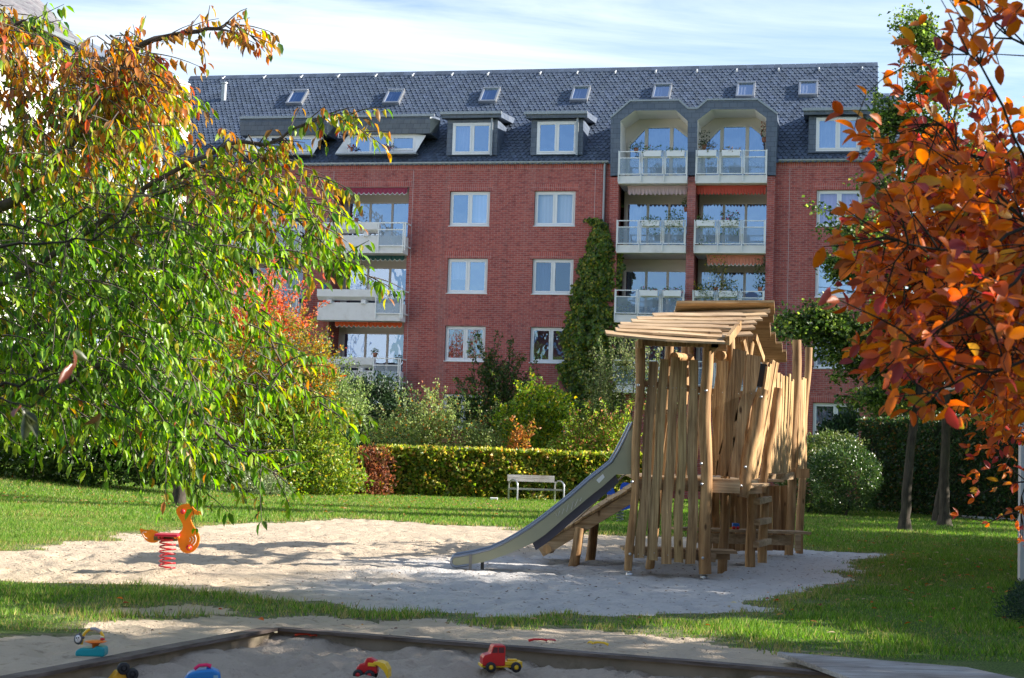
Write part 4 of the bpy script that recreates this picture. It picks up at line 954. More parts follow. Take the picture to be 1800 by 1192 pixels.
# ------------------------------------------------------------------ white neighbouring block on the left
def white_block():
    ang = R(90-19.5)      # runs away from the camera; local x = along the facade (away), y = into the building (left)
    P0 = Vector((-12.6-24*math.tan(R(19.5)), 38, 0))
    W = empty('white_building', P0, 'white rendered apartment wing with grey tiled roof behind the cherry at the left edge', 'building', rz=ang)
    dx = Vector((math.cos(ang), math.sin(ang), 0)); dy = Vector((-math.sin(ang), math.cos(ang), 0))
    def loc(px, py, y=0.0):
        d = ray(px, py); o = P0+dy*y; P = CAM+d*((o-CAM).dot(dy)/d.dot(dy))-P0; return P.dot(dx), P.z
    xe, ze = loc(116, 68, -.5); x1, _ = loc(331, 330, -1.15)
    xe += .5
    m = MB(); ztop = ze-.35
    m.quad((-6, 0, -.5), (xe, 0, -.5), (xe, 0, ztop), (-6, 0, ztop)); m.poly([(xe, 0, -.5), (xe, 11, -.5), (xe, 11, ztop), (xe, 5.5, ztop+5), (xe, 0, ztop)])
    lowz = loc(300, 235)[1]; m.box(xe+.02, x1, .05, 9, -.5, lowz-.4)
    m.box(xe+.02, x1-4, 2.2, 9, lowz-.4, lowz+2.6)
    m.build('wall', MT['white_render'], W)
    m = MB(); t = math.tan(R(42)); m.prism([(-.6, ze-.1), (-.6, ze+.02), (5.5, ze+.02+6.1*t), (11.6, ze+.02), (11.6, ze-.1), (5.5, ze-.1+6.1*t)], lambda a, b, x: (x, a, b), -6.3, xe+.35)
    rf = m.build('roof', brickmat('grey_roof_tiles', (.16, .165, .18), (.11, .115, .13), (.05, .05, .06), .3, .3), W)
    m = MB(); m.prism([(-.75, ze+.0), (-.72, ze-.12), (-.60, ze-.12), (-.602, ze+.0)], lambda a, b, x: (x, a, b), -6.3, xe+.3); m.build('gutter', MT['zinc'], W)
    cx, cz = loc(42, 20, 1.0); m = MB(); m.box(cx-.25, cx+.25, .8, 1.3, ze-.2, cz+.3); m.build('vent_pipe', MT['zinc'], rf)
    # big windows in the top storey and below
    for k, (pa, pb, ya, yb2) in enumerate([(22, 50, 70, 128), (62, 92, 88, 140)]):
        a, z1 = loc(pa, ya); b, _ = loc(pb, yb2); z0 = loc(pa, yb2)[1]
        window_parts(W, a, b, z0-.2, z1, -.06, ('curtain', 'curtain'), room=False, sash=1, sill=False)
    for fl in range(3):
        for k in range(3):
            a = xe-7+k*3.2; z1 = ztop-3.6-fl*2.9; window_parts(W, a, a+1.9, z1-1.5, z1, -.06, ('curtain', 'curtain'), room=False)
    # slate-hung stair head beyond the gable
    a, z = loc(104, 82, 1.0); m = MB(); m.box(xe+.36, xe+3.2, .6, 4, lowz-.5, z+.0); m.build('slate_dormer', MT['slate_wall'], W)
    m = MB(); m.box(xe+.36, xe+3.4, .35, 4.2, z+.01, z+.35); m.build('dormer_roof', MT['slate_wall'], W)
    # projecting white balconies near the far end
    for lv in range(4):
        zf = lowz-.2-lv*2.9; m = MB(); m.box(x1-5.2, x1-.1, -1.15, .04, zf-.25, zf); m.box(x1-5.2, x1-.1, -1.15, -1.06, zf+.001, zf+.92)
        m.box(x1-.19, x1-.1, -1.059, .04, zf+.001, zf+.92); b = m.build('balcony', MT['white_render'], W, bevel=.02)
        m = MB(); m.box(x1-5.0, x1-.6, -.01, .04, zf-2.4, zf-.5); m.build('balcony_window', MT['glass'], b)
        m = MB()
        for k in range(14): m.box(x1-5.1+k*.35, x1-5.06+k*.35, -1.19, -1.151, zf+.1, zf+.85)
        m.build('railing', MT['metal_white'], b)
    # pale privacy screen and closed parasol on the terrace
    m = MB(); m.box(x1-2.6, x1-.15, -1.12, -1.08, lowz+.73, lowz+1.75); m.box(x1-.18, x1-.14, -1.05, .2, lowz+.73, lowz+1.65)
    sc_ = m.build('privacy_screen', plain('cream_fabric', (.62, .58, .52), .9), W)
    p = P0+dx*(x1-3.4)+dy*(-.8); pr = MB(); pr.tube([(p.x, p.y, lowz-.2), (p.x, p.y, lowz+2.6)], .03, 8)
    par = empty('closed_parasol', (p.x, p.y, lowz-.2), 'closed cream parasol on the terrace of the white building', 'parasol')
    pr.build('pole', MT['metal_white'], par, world=True)
    pr = MB(); pr.tube([(p.x, p.y, lowz+.8), (p.x, p.y, lowz+1.5), (p.x, p.y, lowz+2.3), (p.x, p.y, lowz+2.6)], [.16, .19, .10, .03], 9); pr.build('canopy', plain('cream_canopy', (.68, .66, .62), .9), par, world=True)
white_block()

# the block behind the viewer that the window panes mirror
def mirror_block():
    r = empty('opposite_building', (0, -42, 0), 'red brick block with white arched window surrounds that the window panes mirror', 'building')
    m = MB(); m.box(-45, 45, -10, 0, 0, 15); m.build('wall', MT['brick'], r)
    m = MB(); m.prism([(-11, 15), (-5, 19.5), (1, 15)], lambda a, b, t: (t, a, b), -46, 46); m.build('roof', MT['slate_wall'], r)
    w = MB(); g = MB(); W0 = None
    for i in range(-9, 10):
        for fl in range(4):
            x, z = i*4.4+1, 2.0+fl*3.3
            if W0 is None:
                w.box(-.9, .9, .001, .08, -.15, 1.9); w.prism([(math.cos(t)*1.1, math.sin(t)*.9) for t in np.linspace(0, math.pi, 9)], lambda a, b, y: (a, y, 1.9+b), .0, .07)
                g.box(-.7, .7, .081, .1, 0, 1.7); W0 = w.build('window', MT['white_render'], r); g.build('pane', MT['room'], W0)
                c = W0
            else: c = copy_tree(W0, r)
            c.location = (x, 0, z)
mirror_block()
# ------------------------------------------------------------------ climbing tower
def wob(i, s, a): return a*(math.sin(i*1.7+s*2.1)+.6*math.sin(i*.9+s*5.3))
def plank(mb, p0, p1, w0, w1, th, face=(0, -1, 0), amp=.014, n=9, tint=None, seed=None):
    """sawn board with wavy live edges from p0 (foot) to p1 (head)"""
    p0 = Vector(p0); p1 = Vector(p1); d = (p1-p0).normalized(); f = Vector(face); f = (f-d*f.dot(d)).normalized(); s = d.cross(f)
    seed = rnd.uniform(0, 9) if seed is None else seed; t = rnd.uniform(.72, 1.2) if tint is None else tint; mb.tint = (t, t*rnd.uniform(.97, 1.02), t*rnd.uniform(.93, 1.03))
    vs = []
    for i in range(n):
        q = i/(n-1); c = p0.lerp(p1, q) + s*wob(i*.75, seed, amp); w = (w0+(w1-w0)*q)/2
        a, b = w+wob(i, seed+1, amp*.45), w+wob(i, seed+3, amp*.45)
        tp = rnd.uniform(-.015, .015) if i in (0, n-1) else 0
        vs += [c-s*a+f*th/2+d*tp, c+s*b+f*th/2, c+s*b-f*th/2, c-s*a-f*th/2+d*tp]
    fs = [(i*4+k, i*4+(k+1) % 4, (i+1)*4+(k+1) % 4, (i+1)*4+k) for i in range(n-1) for k in range(4)] + [(3, 2, 1, 0), tuple(4*(n-1)+k for k in range(4))]
    mb.add(vs, fs, False); mb.tint = (1, 1, 1)
def log(mb, p0, p1, r0, r1, amp=.012, n=10, seg=12, flat=None):
    p0 = Vector(p0); p1 = Vector(p1); sd = rnd.uniform(0, 9); pts = []; rad = []
    for i in range(n):
        q = i/(n-1); pts.append(p0.lerp(p1, q)+Vector((wob(i*.8, sd, amp), wob(i*.8, sd+2, amp*.6), 0))); rad.append(r0+(r1-r0)*q+wob(i, sd+4, amp*.25))
    t = rnd.uniform(.88, 1.08); mb.tint = (t, t, t); mb.tube(pts, rad, seg); mb.tint = (1, 1, 1)

TB = gr(1185, 1008)
TW = empty('climbing_tower', (TB.x, TB.y, 0), 'two-part climbing tower of wavy oak planks and peeled logs with two sloping plank roofs', 'play tower')
def part(mb, name, mat, bevel=0, parent=None): return mb.build(name, MT[mat] if isinstance(mat, str) else mat, parent or TW, world=True, bevel=bevel)
def dn(p, z): q = p.copy(); q.z = z; return q
def tower():
    Yf = 20.65; Yq = 20.95; Yb = 22.1; Yr = 26.6
    # posts (x/y in the photograph at top and foot)
    posts = [((1128, 600), (1107, 1003), Yf, .062, .05, 1), ((1243, 605), (1238, 1009), Yf, .075, .085, 1),
             ((1179, 601), (1142, 992), Yb, .060, .06, 0), ((1284, 592), (1270, 1001), 21.9, .062, .068, 0),
             ((1204, 600), (1200, 848), 22.6, .05, .05, 2), ((1318, 600), (1309, 848), 23.6, .06, .06, 2), ((1216, 604), (1213, 848), 24.6, .05, .055, 2),
             ((1401, 598), (1387, 974), Yr, .078, .075, 0), ((1420, 611), (1404, 970), 27.1, .062, .07, 0), ((1345, 632), (1349, 845), 26.2, .055, .06, 2)]
    for (tx, ty), (bx, by), Y, rt, rb, foot in posts:
        t = at(tx, ty, Y); b = at(bx, by, Y); b.z = max(.03, min(b.z, .3)) if foot == 1 else (-.1 if foot == 0 else b.z)
        m = MB(); log(m, b, t, rb, rt, amp=.016)
        o = part(m, 'post', 'wood_post')
        if foot == 1:
            m = MB(); m.tube([(b.x, b.y, -.1), (b.x, b.y, b.z+.01)], .022, 8); m.lathe([(.05, -.01), (.05, .015), (.02, .03)], (b.x, b.y, 0)); m.build('post_foot', MT['steel'], o, world=True)
    m = MB()       # low palisade planks
    for (tx, ty), (bx, by), w in [((1147.6, 635), (1126, 980), .125), ((1167.5, 632), (1145.7, 985.5), .125), ((1187.5, 628), (1168.7, 991), .125), ((1202, 634), (1191.5, 989), .115), ((1219.7, 632.7), (1215, 991), .125)]:
        plank(m, at(bx, by, Yf-.02), at(tx, ty, Yf-.02), w*1.06, w*.92, .034, amp=.012)
    for (tx, ty), (bx, by), w in [((1269, 634), (1253.8, 836), .135), ((1298.4, 616), (1271.4, 837.5), .155), ((1325.4, 624.5), (1287.8, 838.7), .15)]:
        plank(m, at(bx, by, Yq-.07), at(tx, ty, Yq-.07), w*1.02, w*1.2, .034, amp=.018)
    part(m, 'plank_wall', 'wood')
    m = MB()       # rear palisade seen through the gaps
    for i in range(4):
        x = 1152+i*24; plank(m, at(x-8, 905-i*2, 23.4), at(x+rnd.uniform(-4, 4), 645+rnd.uniform(-8, 8), 23.4), .13, .11, .03)
    part(m, 'rear_plank_wall', 'wood')
    m = MB()       # rails behind the planks
    m.beam(at(1120, 673, Yf+.08), at(1245, 687, Yf+.08), .035, .085); m.beam(at(1238, 687, Yq+.02), at(1350, 697, Yq+.02), .04, .085)
    m.beam(at(1119, 850, Yf+.09), at(1240, 853, Yf+.09), .04, .12); m.beam(at(1098, 966, Yf+.10), at(1258, 981, Yf+.10), .04, .11)
    m.beam(at(1124, 724, Yf+.15), at(1190, 724, Yf+.15), .04, .06); m.beam(at(1250, 690, 22.3), at(1345, 694, 24.2), .04, .08)
    m.beam(at(1372, 690, 24.0), at(1371, 686, 26.0), .04, .09); m.beam(at(1240, 852, 24.6), at(1395, 836, 26.5), .05, .12)
    m.build_each('rail', MT['wood_x'], TW, world=True)
    m = MB()       # platform: floor boards and the front edge beam
    a, b = at(1238, 842, Yf+.12), at(1340, 845, Yf+.12); zp = a.z; m.beam(dn(a, zp-.10)+Vector((0, -.03, 0)), dn(at(1300, 845, Yf+.12), zp-.10)+Vector((0, -.03, 0)), .05, .145)
    m.beam(dn(at(1118, 842, Yf+.12), zp-.10), dn(a, zp-.10), .05, .13)
    x0, x1 = at(1122, 845, Yf).x, at(1338, 845, Yf).x
    for k in range(9):
        y = Yf+.15+k*.16; m.tint = (rnd.uniform(.8, 1.1),)*3; m.box(x0, x1-.02, y, y+.15, zp-.028, zp+.004)
    m.tint = (1, 1, 1); m.box(x0+.1, x1+.6, Yf+1.7, 26.2, zp-.028, zp+.004)
    m.beam((x1-.35, Yf+.25, zp-.11), (x1+.55, 25.9, zp-.11), .06, .13)
    m.beam(at(1309, 862, 21.2), at(1339, 861, 21.2), .05, .10); m.beam(at(1302, 856, 21.0), at(1341, 851, 21.6), .22, .035)
    part(m, 'platform', 'wood_x')
    m = MB()       # leaning log and board at the corner
    log(m, at(1302, 872, 20.85), at(1342, 684, 20.85), .092, .085, .012); part(m, 'leaning_log', 'wood_post')
    m = MB(); log(m, at(1338, 865, 21.9), at(1369, 682, 21.9), .06, .06, .01); part(m, 'leaning_log', 'wood_post')
    m = MB()       # narrow boards seen almost edge on at the right side of the platform
    for k in range(5):
        q = k/4; plank(m, at(1318+q*11, 842-q*2, 21.1+q*.9), at(1352+q*12+rnd.uniform(-2, 2), (645, 640, 636, 634, 637)[k], 21.1+q*.9), .09, .10, .03, face=(1, -.55, 0), amp=.008, tint=1.12)
    for k in range(14):
        q = k/13; Y = 22.6+q*3.8; bx = 1347+q*40; plank(m, at(bx, 832-q*1, Y), at(bx+rnd.uniform(1, 5)+3, 664-8*math.sin(k*1.9)-(10 if k in (5, 9) else 0), Y), .14, .13, .035, face=(1, -.35, 0), amp=.012, tint=rnd.uniform(1.0, 1.2))
    for k in range(4):
        q = k/3; plank(m, at(1402+q*9, 830, 26.7+q*.3), at(1406+q*9, 664+rnd.uniform(-3, 4), 26.7+q*.3), .07, .07, .03, face=(1, -.6, 0), amp=.006, tint=1.1)
    part(m, 'side_plank_wall', 'wood')
    m = MB(); a, b, c, d = at(1328, 679, 22.3), at(1345, 681, 22.3), at(1349, 641, 22.3), at(1333, 638, 22.3)
    m.add([a, b, c, d]+[p+Vector((0, .02, 0)) for p in (a, b, c, d)], [(0, 1, 2, 3), (7, 6, 5, 4), (0, 4, 5, 1), (1, 5, 6, 2), (2, 6, 7, 3), (3, 7, 4, 0)])
    part(m, 'black_panel', plain('black_board', (.012, .012, .014), .45))
    m = MB()       # stub beams
    log(m, at(1185, 627, 21.6), at(1213, 629, 23.0), .062, .055, .003, 4); part(m, 'cross_log', 'wood_post')
    m = MB(); log(m, at(1266, 625, 20.85), at(1274, 625, 23.0), .066, .06, .003, 4); part(m, 'cross_log', 'wood_post')
    m = MB(); m.beam(at(1398, 832, 26.5), at(1422, 832, 26.5), .10, .15); part(m, 'beam_end', 'wood_post')
    # lower wall boards, counter and its apron at the back
    m = MB()
    for k in range(11):
        xa = 1246+k*13.2; Y = 26.3+k*.05; plank(m, at(xa, 968, Y), at(xa-1, 858-k*.5, Y), .125, .125, .03, amp=.003, n=4, tint=rnd.uniform(.75, 1.0))
    part(m, 'lower_wall', 'wood_post')
    m = MB(); a = at(1186, 929, 25.2); b = at(1414, 936, 25.8); m.beam(a, b, .5, .04); m.beam(dn(a, a.z-.13)+Vector((.2, -.15, 0)), dn(b, b.z-.13)+Vector((-.25, -.15, 0)), .04, .16)
    global COUNTER; COUNTER = a.lerp(b, .45)+Vector((0, 0, .02))
    m.beam(at(1402, 968, 26.4), at(1402, 940, 26.4), .09, .09)
    part(m, 'counter', 'wood_x')
    m = MB(); a = at(1246, 967, Yf+.55); b = at(1289, 965, Yf+.55); zc = a.z
    for k in range(3): m.tint = (rnd.uniform(.9, 1.15),)*3; m.box(at(1097, 962, Yf).x, b.x+k*.005, Yf+.18+k*.17, Yf+.34+k*.17, zc-.02, zc+.018)
    m.tint = (1, 1, 1); m.beam((b.x-.35, Yf+.45, zc-.07), (b.x-.06, Yf+.45, zc-.07), .05, .09); part(m, 'front_bench', 'wood_x')
    # ladder
    lad = MB(); p0, p1 = at(1319, 992, 23.2), at(1322, 868, 23.2); p0.z = -.05; log(lad, p0, p1, .078, .068, .008, 6); r0, r1 = at(1340, 982, 24.1), at(1345, 850, 24.1); r0.z = -.05; log(lad, r0, r1, .075, .065, .008, 6)
    lo = empty('ladder', (0, 0, 0)); lo.parent = TW; lad.ch = lad.ch[::3]; lad.build_each('stringer', MT['wood_post'], lo, world=True)
    for a, b in (((1330, 882), (1351, 877)), ((1330, 918.5), (1351, 914.5)), ((1328, 957.5), (1351, 951.5))):
        m = MB(); m.beam(at(*a, 23.12), at(*b, 24.1), .10, .085); m.build('rung', MT['wood_x'], lo, world=True, bevel=.006)
    # roofs: every board its own row, all boards of one slope are one part
    rows = [((1066, 588), (1275, 603), 20.05), ((1084, 583), (1275, 594), 20.30), ((1089, 577), (1270, 586), 20.55), ((1093, 573), (1285, 578), 20.82), ((1112, 568), (1300, 571), 21.10), ((1122, 563), (1308, 564), 21.38), ((1150, 557), (1311, 556), 21.66)]
    m = MB()
    for k, (l, r, Y) in enumerate(rows):
        a, b = at(*l, Y), at(*r, Y); t = rnd.uniform(.9, 1.15); m.tint = (t, t, t); n = 7; vs = []
        for i in range(n):
            q = i/(n-1); c = a.lerp(b, q); sag = -.018*math.sin(q*3.1) if k == 0 else wob(i, k, .004); fy = wob(i, k+3, .008)
            for dy, dz in ((0, -.015), (0, .013), (.34, .085), (.34, .057)): vs.append(c+Vector((0, dy+fy, dz+sag)))
        m.add(vs, [(i*4+j, i*4+(j+1) % 4, (i+1)*4+(j+1) % 4, (i+1)*4+j) for i in range(n-1) for j in range(4)]+[(3, 2, 1, 0), tuple(4*(n-1)+j for j in range(4))])
    m.tint = (1, 1, 1); r1 = part(m, 'front_roof', 'wood_x')
    m = MB(); m.beam(at(1279, 599, 20.2), at(1300, 571, 21.4), .05, .12); m.beam(at(1126, 600, 20.35), at(1142, 583, 21.5), .05, .12); m.beam(at(1148, 607, 20.7), at(1132, 603, 20.7)+Vector((0, 0, .1)), .04, .06)
    m.beam(at(1125, 612, 20.5), at(1125, 597, 20.5), .09, .06); m.beam(at(1120, 602, 20.6), at(1262, 606, 20.6), .05, .08); m.beam(at(1243, 622, 20.6), at(1262, 603, 20.6), .05, .09)
    m.build_each('rafter', MT['wood'], TW, world=True)
    rows = [((1240, 592), (1324, 589), 22.4), ((1240, 583), (1328, 577), 22.7), ((1220, 575), (1331, 569), 23.0), ((1200, 567), (1341, 562.5), 23.3), ((1195, 560), (1350, 555), 23.6), ((1188.5, 554), (1354, 547), 23.9)]
    m = MB()
    for k, (l, r, Y) in enumerate(rows):
        a, b = at(*l, Y), at(*r, Y); t = rnd.uniform(.95, 1.2); m.tint = (t, t, t); h = .015 if k < 5 else .03
        vs = [p+Vector((0, dy, dz)) for p in (a, b) for dy, dz in ((0, -h), (0, h), (.36, h+.075), (.36, .05-h))]
        m.add(vs, [(j, (j+1) % 4, 4+(j+1) % 4, 4+j) for j in range(4)]+[(3, 2, 1, 0), (4, 5, 6, 7)])
    rr = [((1185, 553), (1362, 552), 24.2), ((1190, 566), (1360, 566), 24.5), ((1200, 580), (1354, 580), 24.8), ((1215, 595), (1355, 594), 25.1), ((1225, 608), (1364, 606), 25.4), ((1235, 624), (1375.5, 622), 25.7), ((1240, 637), (1383, 636), 26.0)]
    for k, (l, r, Y) in enumerate(rr):
        a, b = at(*l, Y), at(*r, Y); t = rnd.uniform(.95, 1.15); m.tint = (t, t*.97, t*.92)
        vs = [p+Vector((dx, dy, dz)) for p, e in ((a, 0), (b, 1)) for dx, dy, dz in ((-.07*e, -.34, .14), (-.07*e, -.34, .18), (0, 0, .03), (0, 0, -.01))]
        m.add(vs, [(j, (j+1) % 4, 4+(j+1) % 4, 4+j) for j in range(4)]+[(3, 2, 1, 0), (4, 5, 6, 7)])
    m.tint = (1, 1, 1); part(m, 'rear_roof', 'wood_x')
    m = MB(); m.beam(at(1327, 592, 23.0), at(1341, 632, 23.5), .05, .10); m.beam(at(1306, 598, 22.9), at(1312, 625, 23.0), .05, .08); m.beam(at(1243, 601, 23.0), at(1322, 597, 23.0), .05, .09); m.build_each('rafter', MT['wood'], TW, world=True)
    # bolts
    for bx, by in ((1122, 677), (1241, 687), (1232.5, 815), (1233.5, 851), (1111, 847), (1107.5, 974), (1235.5, 981)):
        p = at(bx, by, Yf-.085); m = MB(); m.lathe([(.001, -.012), (.014, -.008), (.02, 0), (.02, .012)], tuple(p), 10, 'y'); m.build('bolt', MT['steel'], TW, world=True)
    for bx, by in ((1338, 698), (1310, 821), (1302.5, 854)):
        p = at(bx, by, 20.85-.095); m = MB(); m.lathe([(.001, -.012), (.014, -.008), (.02, 0), (.02, .012)], tuple(p), 10, 'y'); m.build('bolt', MT['steel'], TW, world=True)
    m = MB()
    for i, (x, y) in enumerate([(1140, 678), (1149, 679), (1172, 681), (1183, 682), (1189, 682), (1199, 682), (1206, 683), (1217, 684), (1223, 685), (1270, 690), (1298, 692), (1321, 692), (1122, 974), (1131, 976), (1150, 972), (1174, 976)]):
        p = at(x, y, Yf-.062 if x < 1240 else Yq-.1); m.ball(tuple(p), (.006, .004, .006), 6)
    m.build('screws', MT['steel'], TW, world=True)
tower()

def slide():
    Y0, Y1 = 20.75, 21.3
    up = [(804, 978), (830, 973.5), (860.6, 966), (885, 955), (908.5, 942), (932, 927), (956, 909.5), (978, 892), (1001.6, 873), (1036.8, 842), (1060, 824), (1075.8, 811.5), (1087, 793), (1100, 768), (1112, 742)]
    lo = [(800, 1003), (824, 1001), (850.6, 988), (885, 977), (915, 964.5), (936, 955), (958, 940), (978, 923), (1001, 903), (1038, 872), (1062, 853), (1083, 834), (1092, 834), (1102, 834), (1114, 834)]
    root = empty('slide', (at(820, 1000, Y0).x, Y0, 0), 'long stainless steel slide running down to the left from the climbing tower', 'slide')
    U = [at(*p, Y0) for p in up]; Lw = [at(*p, Y0) for p in lo]; n = len(U)
    Lw[0].z = max(Lw[0].z, .02); Lw[1].z = max(Lw[1].z, .05)
    D = Vector((0, Y1-Y0, 0)); stn = plain('brushed_olive_steel', (.38, .385, .28), .36, metal=.4, var=.12, vs=3, bstr=.03)
    scr = MB(); m = MB(); T = Vector((0, .012, 0))
    def side(off, m):
        vs = []
        for a, b in zip(U, Lw): vs += [a+off, b+off, b+off+T, a+off+T]
        m.add(vs, [(i*4+k, i*4+(k+1) % 4, (i+1)*4+(k+1) % 4, (i+1)*4+k) for i in range(n-1) for k in range(4)]+[(0, 1, 2, 3)], False)
        c = (U[0]+Lw[0])/2+off; r = (U[0]-Lw[0]).length/2; ex = [c+Vector((-r*math.sin(t)*1.0, 0, r*math.cos(t))) for t in np.linspace(0, math.pi, 9)]
        m.add(ex+[e+T for e in ex], [tuple(range(9)), tuple(range(17, 8, -1))]+[(i, i+1, i+10, i+9) for i in range(8)])
    side(Vector((0, 0, 0)), m); side(D, m)
    sp = m.build('side_panel', stn, root, world=True)
    m = MB(); bed = []
    for i in range(n):
        q = .82 if i > 1 else .6
        bed.append(U[i].lerp(Lw[i], q))
    vs = []
    for p in bed: vs += [p+T, p+D]
    m.add(vs, [(i*2, i*2+1, i*2+3, i*2+2) for i in range(n-1)], True)
    m.build('slide_bed', MT['steel'], root, world=True)
    m = MB()
    for off in (Vector((0, .005, 0)), D+Vector((0, .005, 0))):
        c = (U[0]+Lw[0])/2; r = (U[0]-Lw[0]).length/2
        loop = [c+Vector((-r*math.sin(t), 0, r*math.cos(t))) for t in np.linspace(math.pi, 0, 9)]
        m.tube([Lw[1]+off]+[e+off for e in loop]+[u+off for u in U], .019, 8)
    m.build('rim', plain('steel_tube', (.27, .30, .36), .32, metal=.8), root, world=True)
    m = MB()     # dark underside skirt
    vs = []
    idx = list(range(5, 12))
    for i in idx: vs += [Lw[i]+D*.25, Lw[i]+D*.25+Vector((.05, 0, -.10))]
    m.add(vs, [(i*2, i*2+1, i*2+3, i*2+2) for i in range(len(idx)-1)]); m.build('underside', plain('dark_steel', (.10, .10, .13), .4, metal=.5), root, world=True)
    m = MB(); a = at(833, 1000, Y0); m.box(at(824, 1000, Y0).x, at(829, 1000, Y0).x, Y0-.03, Y0+.03, -.05, .19); m.box(at(844, 1000, Y0).x, at(850, 1000, Y0).x, Y0+.3, Y0+.36, -.05, .2); m.box(at(824, 1000, Y0).x, at(850, 1000, Y0).x, Y0+.05, Y0+.3, .15, .19)
    m.build('foot', plain('grey_support', (.22, .21, .2), .6), root, world=True, bevel=.005)
    # chalk scribble and a torn sticker on the panel
    m = MB(); pts = [(977, 902), (980, 908), (984, 897), (988, 903), (991, 893), (996, 899), (999, 886), (1004, 895), (1008, 880), (1010, 890), (1016, 876), (1020, 880), (1022, 874)]
    m.tube([at(x, y+1, Y0-.012) for x, y in pts], .0035, 5); m.build('chalk_scribble', MT['white_paint'], sp, world=True)
    m = MB(); m.add([at(1048, 844, Y0-.003), at(1053, 849.5, Y0-.003), at(1063, 839, Y0-.003), at(1060, 833, Y0-.003)], [(0, 1, 2, 3)]); m.build('sticker', MT['white_paint'], sp, world=True)
slide()

def ramp_():
    Y0, Y1 = 22.5, 23.4
    root = empty('climbing_ramp', (at(1000, 980, Y0).x, Y0, 0), 'wooden boarded ramp on log legs leaning up behind the slide', 'ramp')
    a0, a1 = at(950, 970, Y0), at(1118, 868, Y0); dz = Vector((0, 0, -.09)); m = MB()
    m.beam(a0, a1+Vector((.25, 0, .15)), .05, .16, side=(0, 1, 0)); m.beam(a0+Vector((0, Y1-Y0, 0)), a1+Vector((.25, Y1-Y0, .15)), .05, .16, side=(0, 1, 0)); m.build_each('side_beam', MT['wood_x'], root, world=True, bevel=.006)
    m = MB(); d = (a1-a0).normalized(); up = Vector((-d.z, 0, d.x)); L = (a1-a0).length+.25; k = 0; s = .25
    while s < L:
        t = rnd.uniform(.9, 1.15); m.tint = (t, t, t); c = a0+d*s+up*(.09+rnd.uniform(0, .012)); m.beam(c+Vector((0, -.04, 0)), c+Vector((0, Y1-Y0+.04, 0)), .028+.0, .13) if False else m.add(
            [c-d*.07-up*.012+Vector((0, -.05, 0)), c+d*.07-up*.012+Vector((0, -.05, 0)), c+d*.07+up*.018+Vector((0, -.05, 0)), c-d*.07+up*.018+Vector((0, -.05, 0)),
             c-d*.07-up*.012+Vector((0, Y1-Y0+.05, 0)), c+d*.07-up*.012+Vector((0, Y1-Y0+.05, 0)), c+d*.07+up*.018+Vector((0, Y1-Y0+.05, 0)), c-d*.07+up*.018+Vector((0, Y1-Y0+.05, 0))],
            [(0, 1, 2, 3), (7, 6, 5, 4), (0, 4, 5, 1), (1, 5, 6, 2), (2, 6, 7, 3), (3, 7, 4, 0)]); s += .148
    m.tint = (1, 1, 1); m.build('boards', MT['wood'], root, world=True)
    for x, Y, tx in ((1007, Y0-.08, 1020), (1036, Y1+.08, 1046)):
        m = MB(); b = at(x, 985, Y); b.z = -.1; log(m, b, at(tx, 928 if Y < 23 else 915, Y), .075, .068, .004, 5); m.build('leg', MT['wood_post'], root, world=True)
    m = MB(); log(m, at(962, 965.5, Y0-.07), at(968, 966, Y1+.1), .062, .06, .002, 3); m.build('cross_log', MT['wood_post'], root, world=True)
    m = MB(); m.tube([at(998, 928, Y0+.1), at(1040, 889, Y0+.15), at(1094, 838, Y0+.2), at(1110, 826, Y0+.2)], .012, 6); m.build('climbing_rope', plain('hemp_rope', (.30, .24, .18), .9, bscale=200, bstr=.6), root, world=True)
ramp_()
# ------------------------------------------------------------------ spring duck
def outline(px, Y, th, ox=0, oy=0, k=1.0):
    """board cut to an outline surveyed at distance Y"""
    return [at(ox+x/k, oy+y/k, Y) for x, y in px]
def smooth_loop(p, n=3):
    out = []; m = len(p)
    for i in range(m):
        a, b, c, d = [Vector((*p[(i+j) % m], 0)) for j in (-1, 0, 1, 2)]
        for k in range(n):
            t = k/n; q = .5*((2*b)+(-a+c)*t+(2*a-5*b+4*c-d)*t*t+(-a+3*b-3*c+d)*t**3); out.append((q.x, q.y))
    return out
def board(m, pts, Y, th, ox, oy, k, n=3, zadd=0):
    P = outline(smooth_loop(pts, n) if n > 1 else pts, Y, th, ox, oy, k); N = len(P); T = Vector((0, th, 0))
    m.add(P+[p+T for p in P], [tuple(range(N)), tuple(range(2*N-1, N-1, -1))]+[(i, (i+1) % N, N+(i+1) % N, N+i) for i in range(N)])
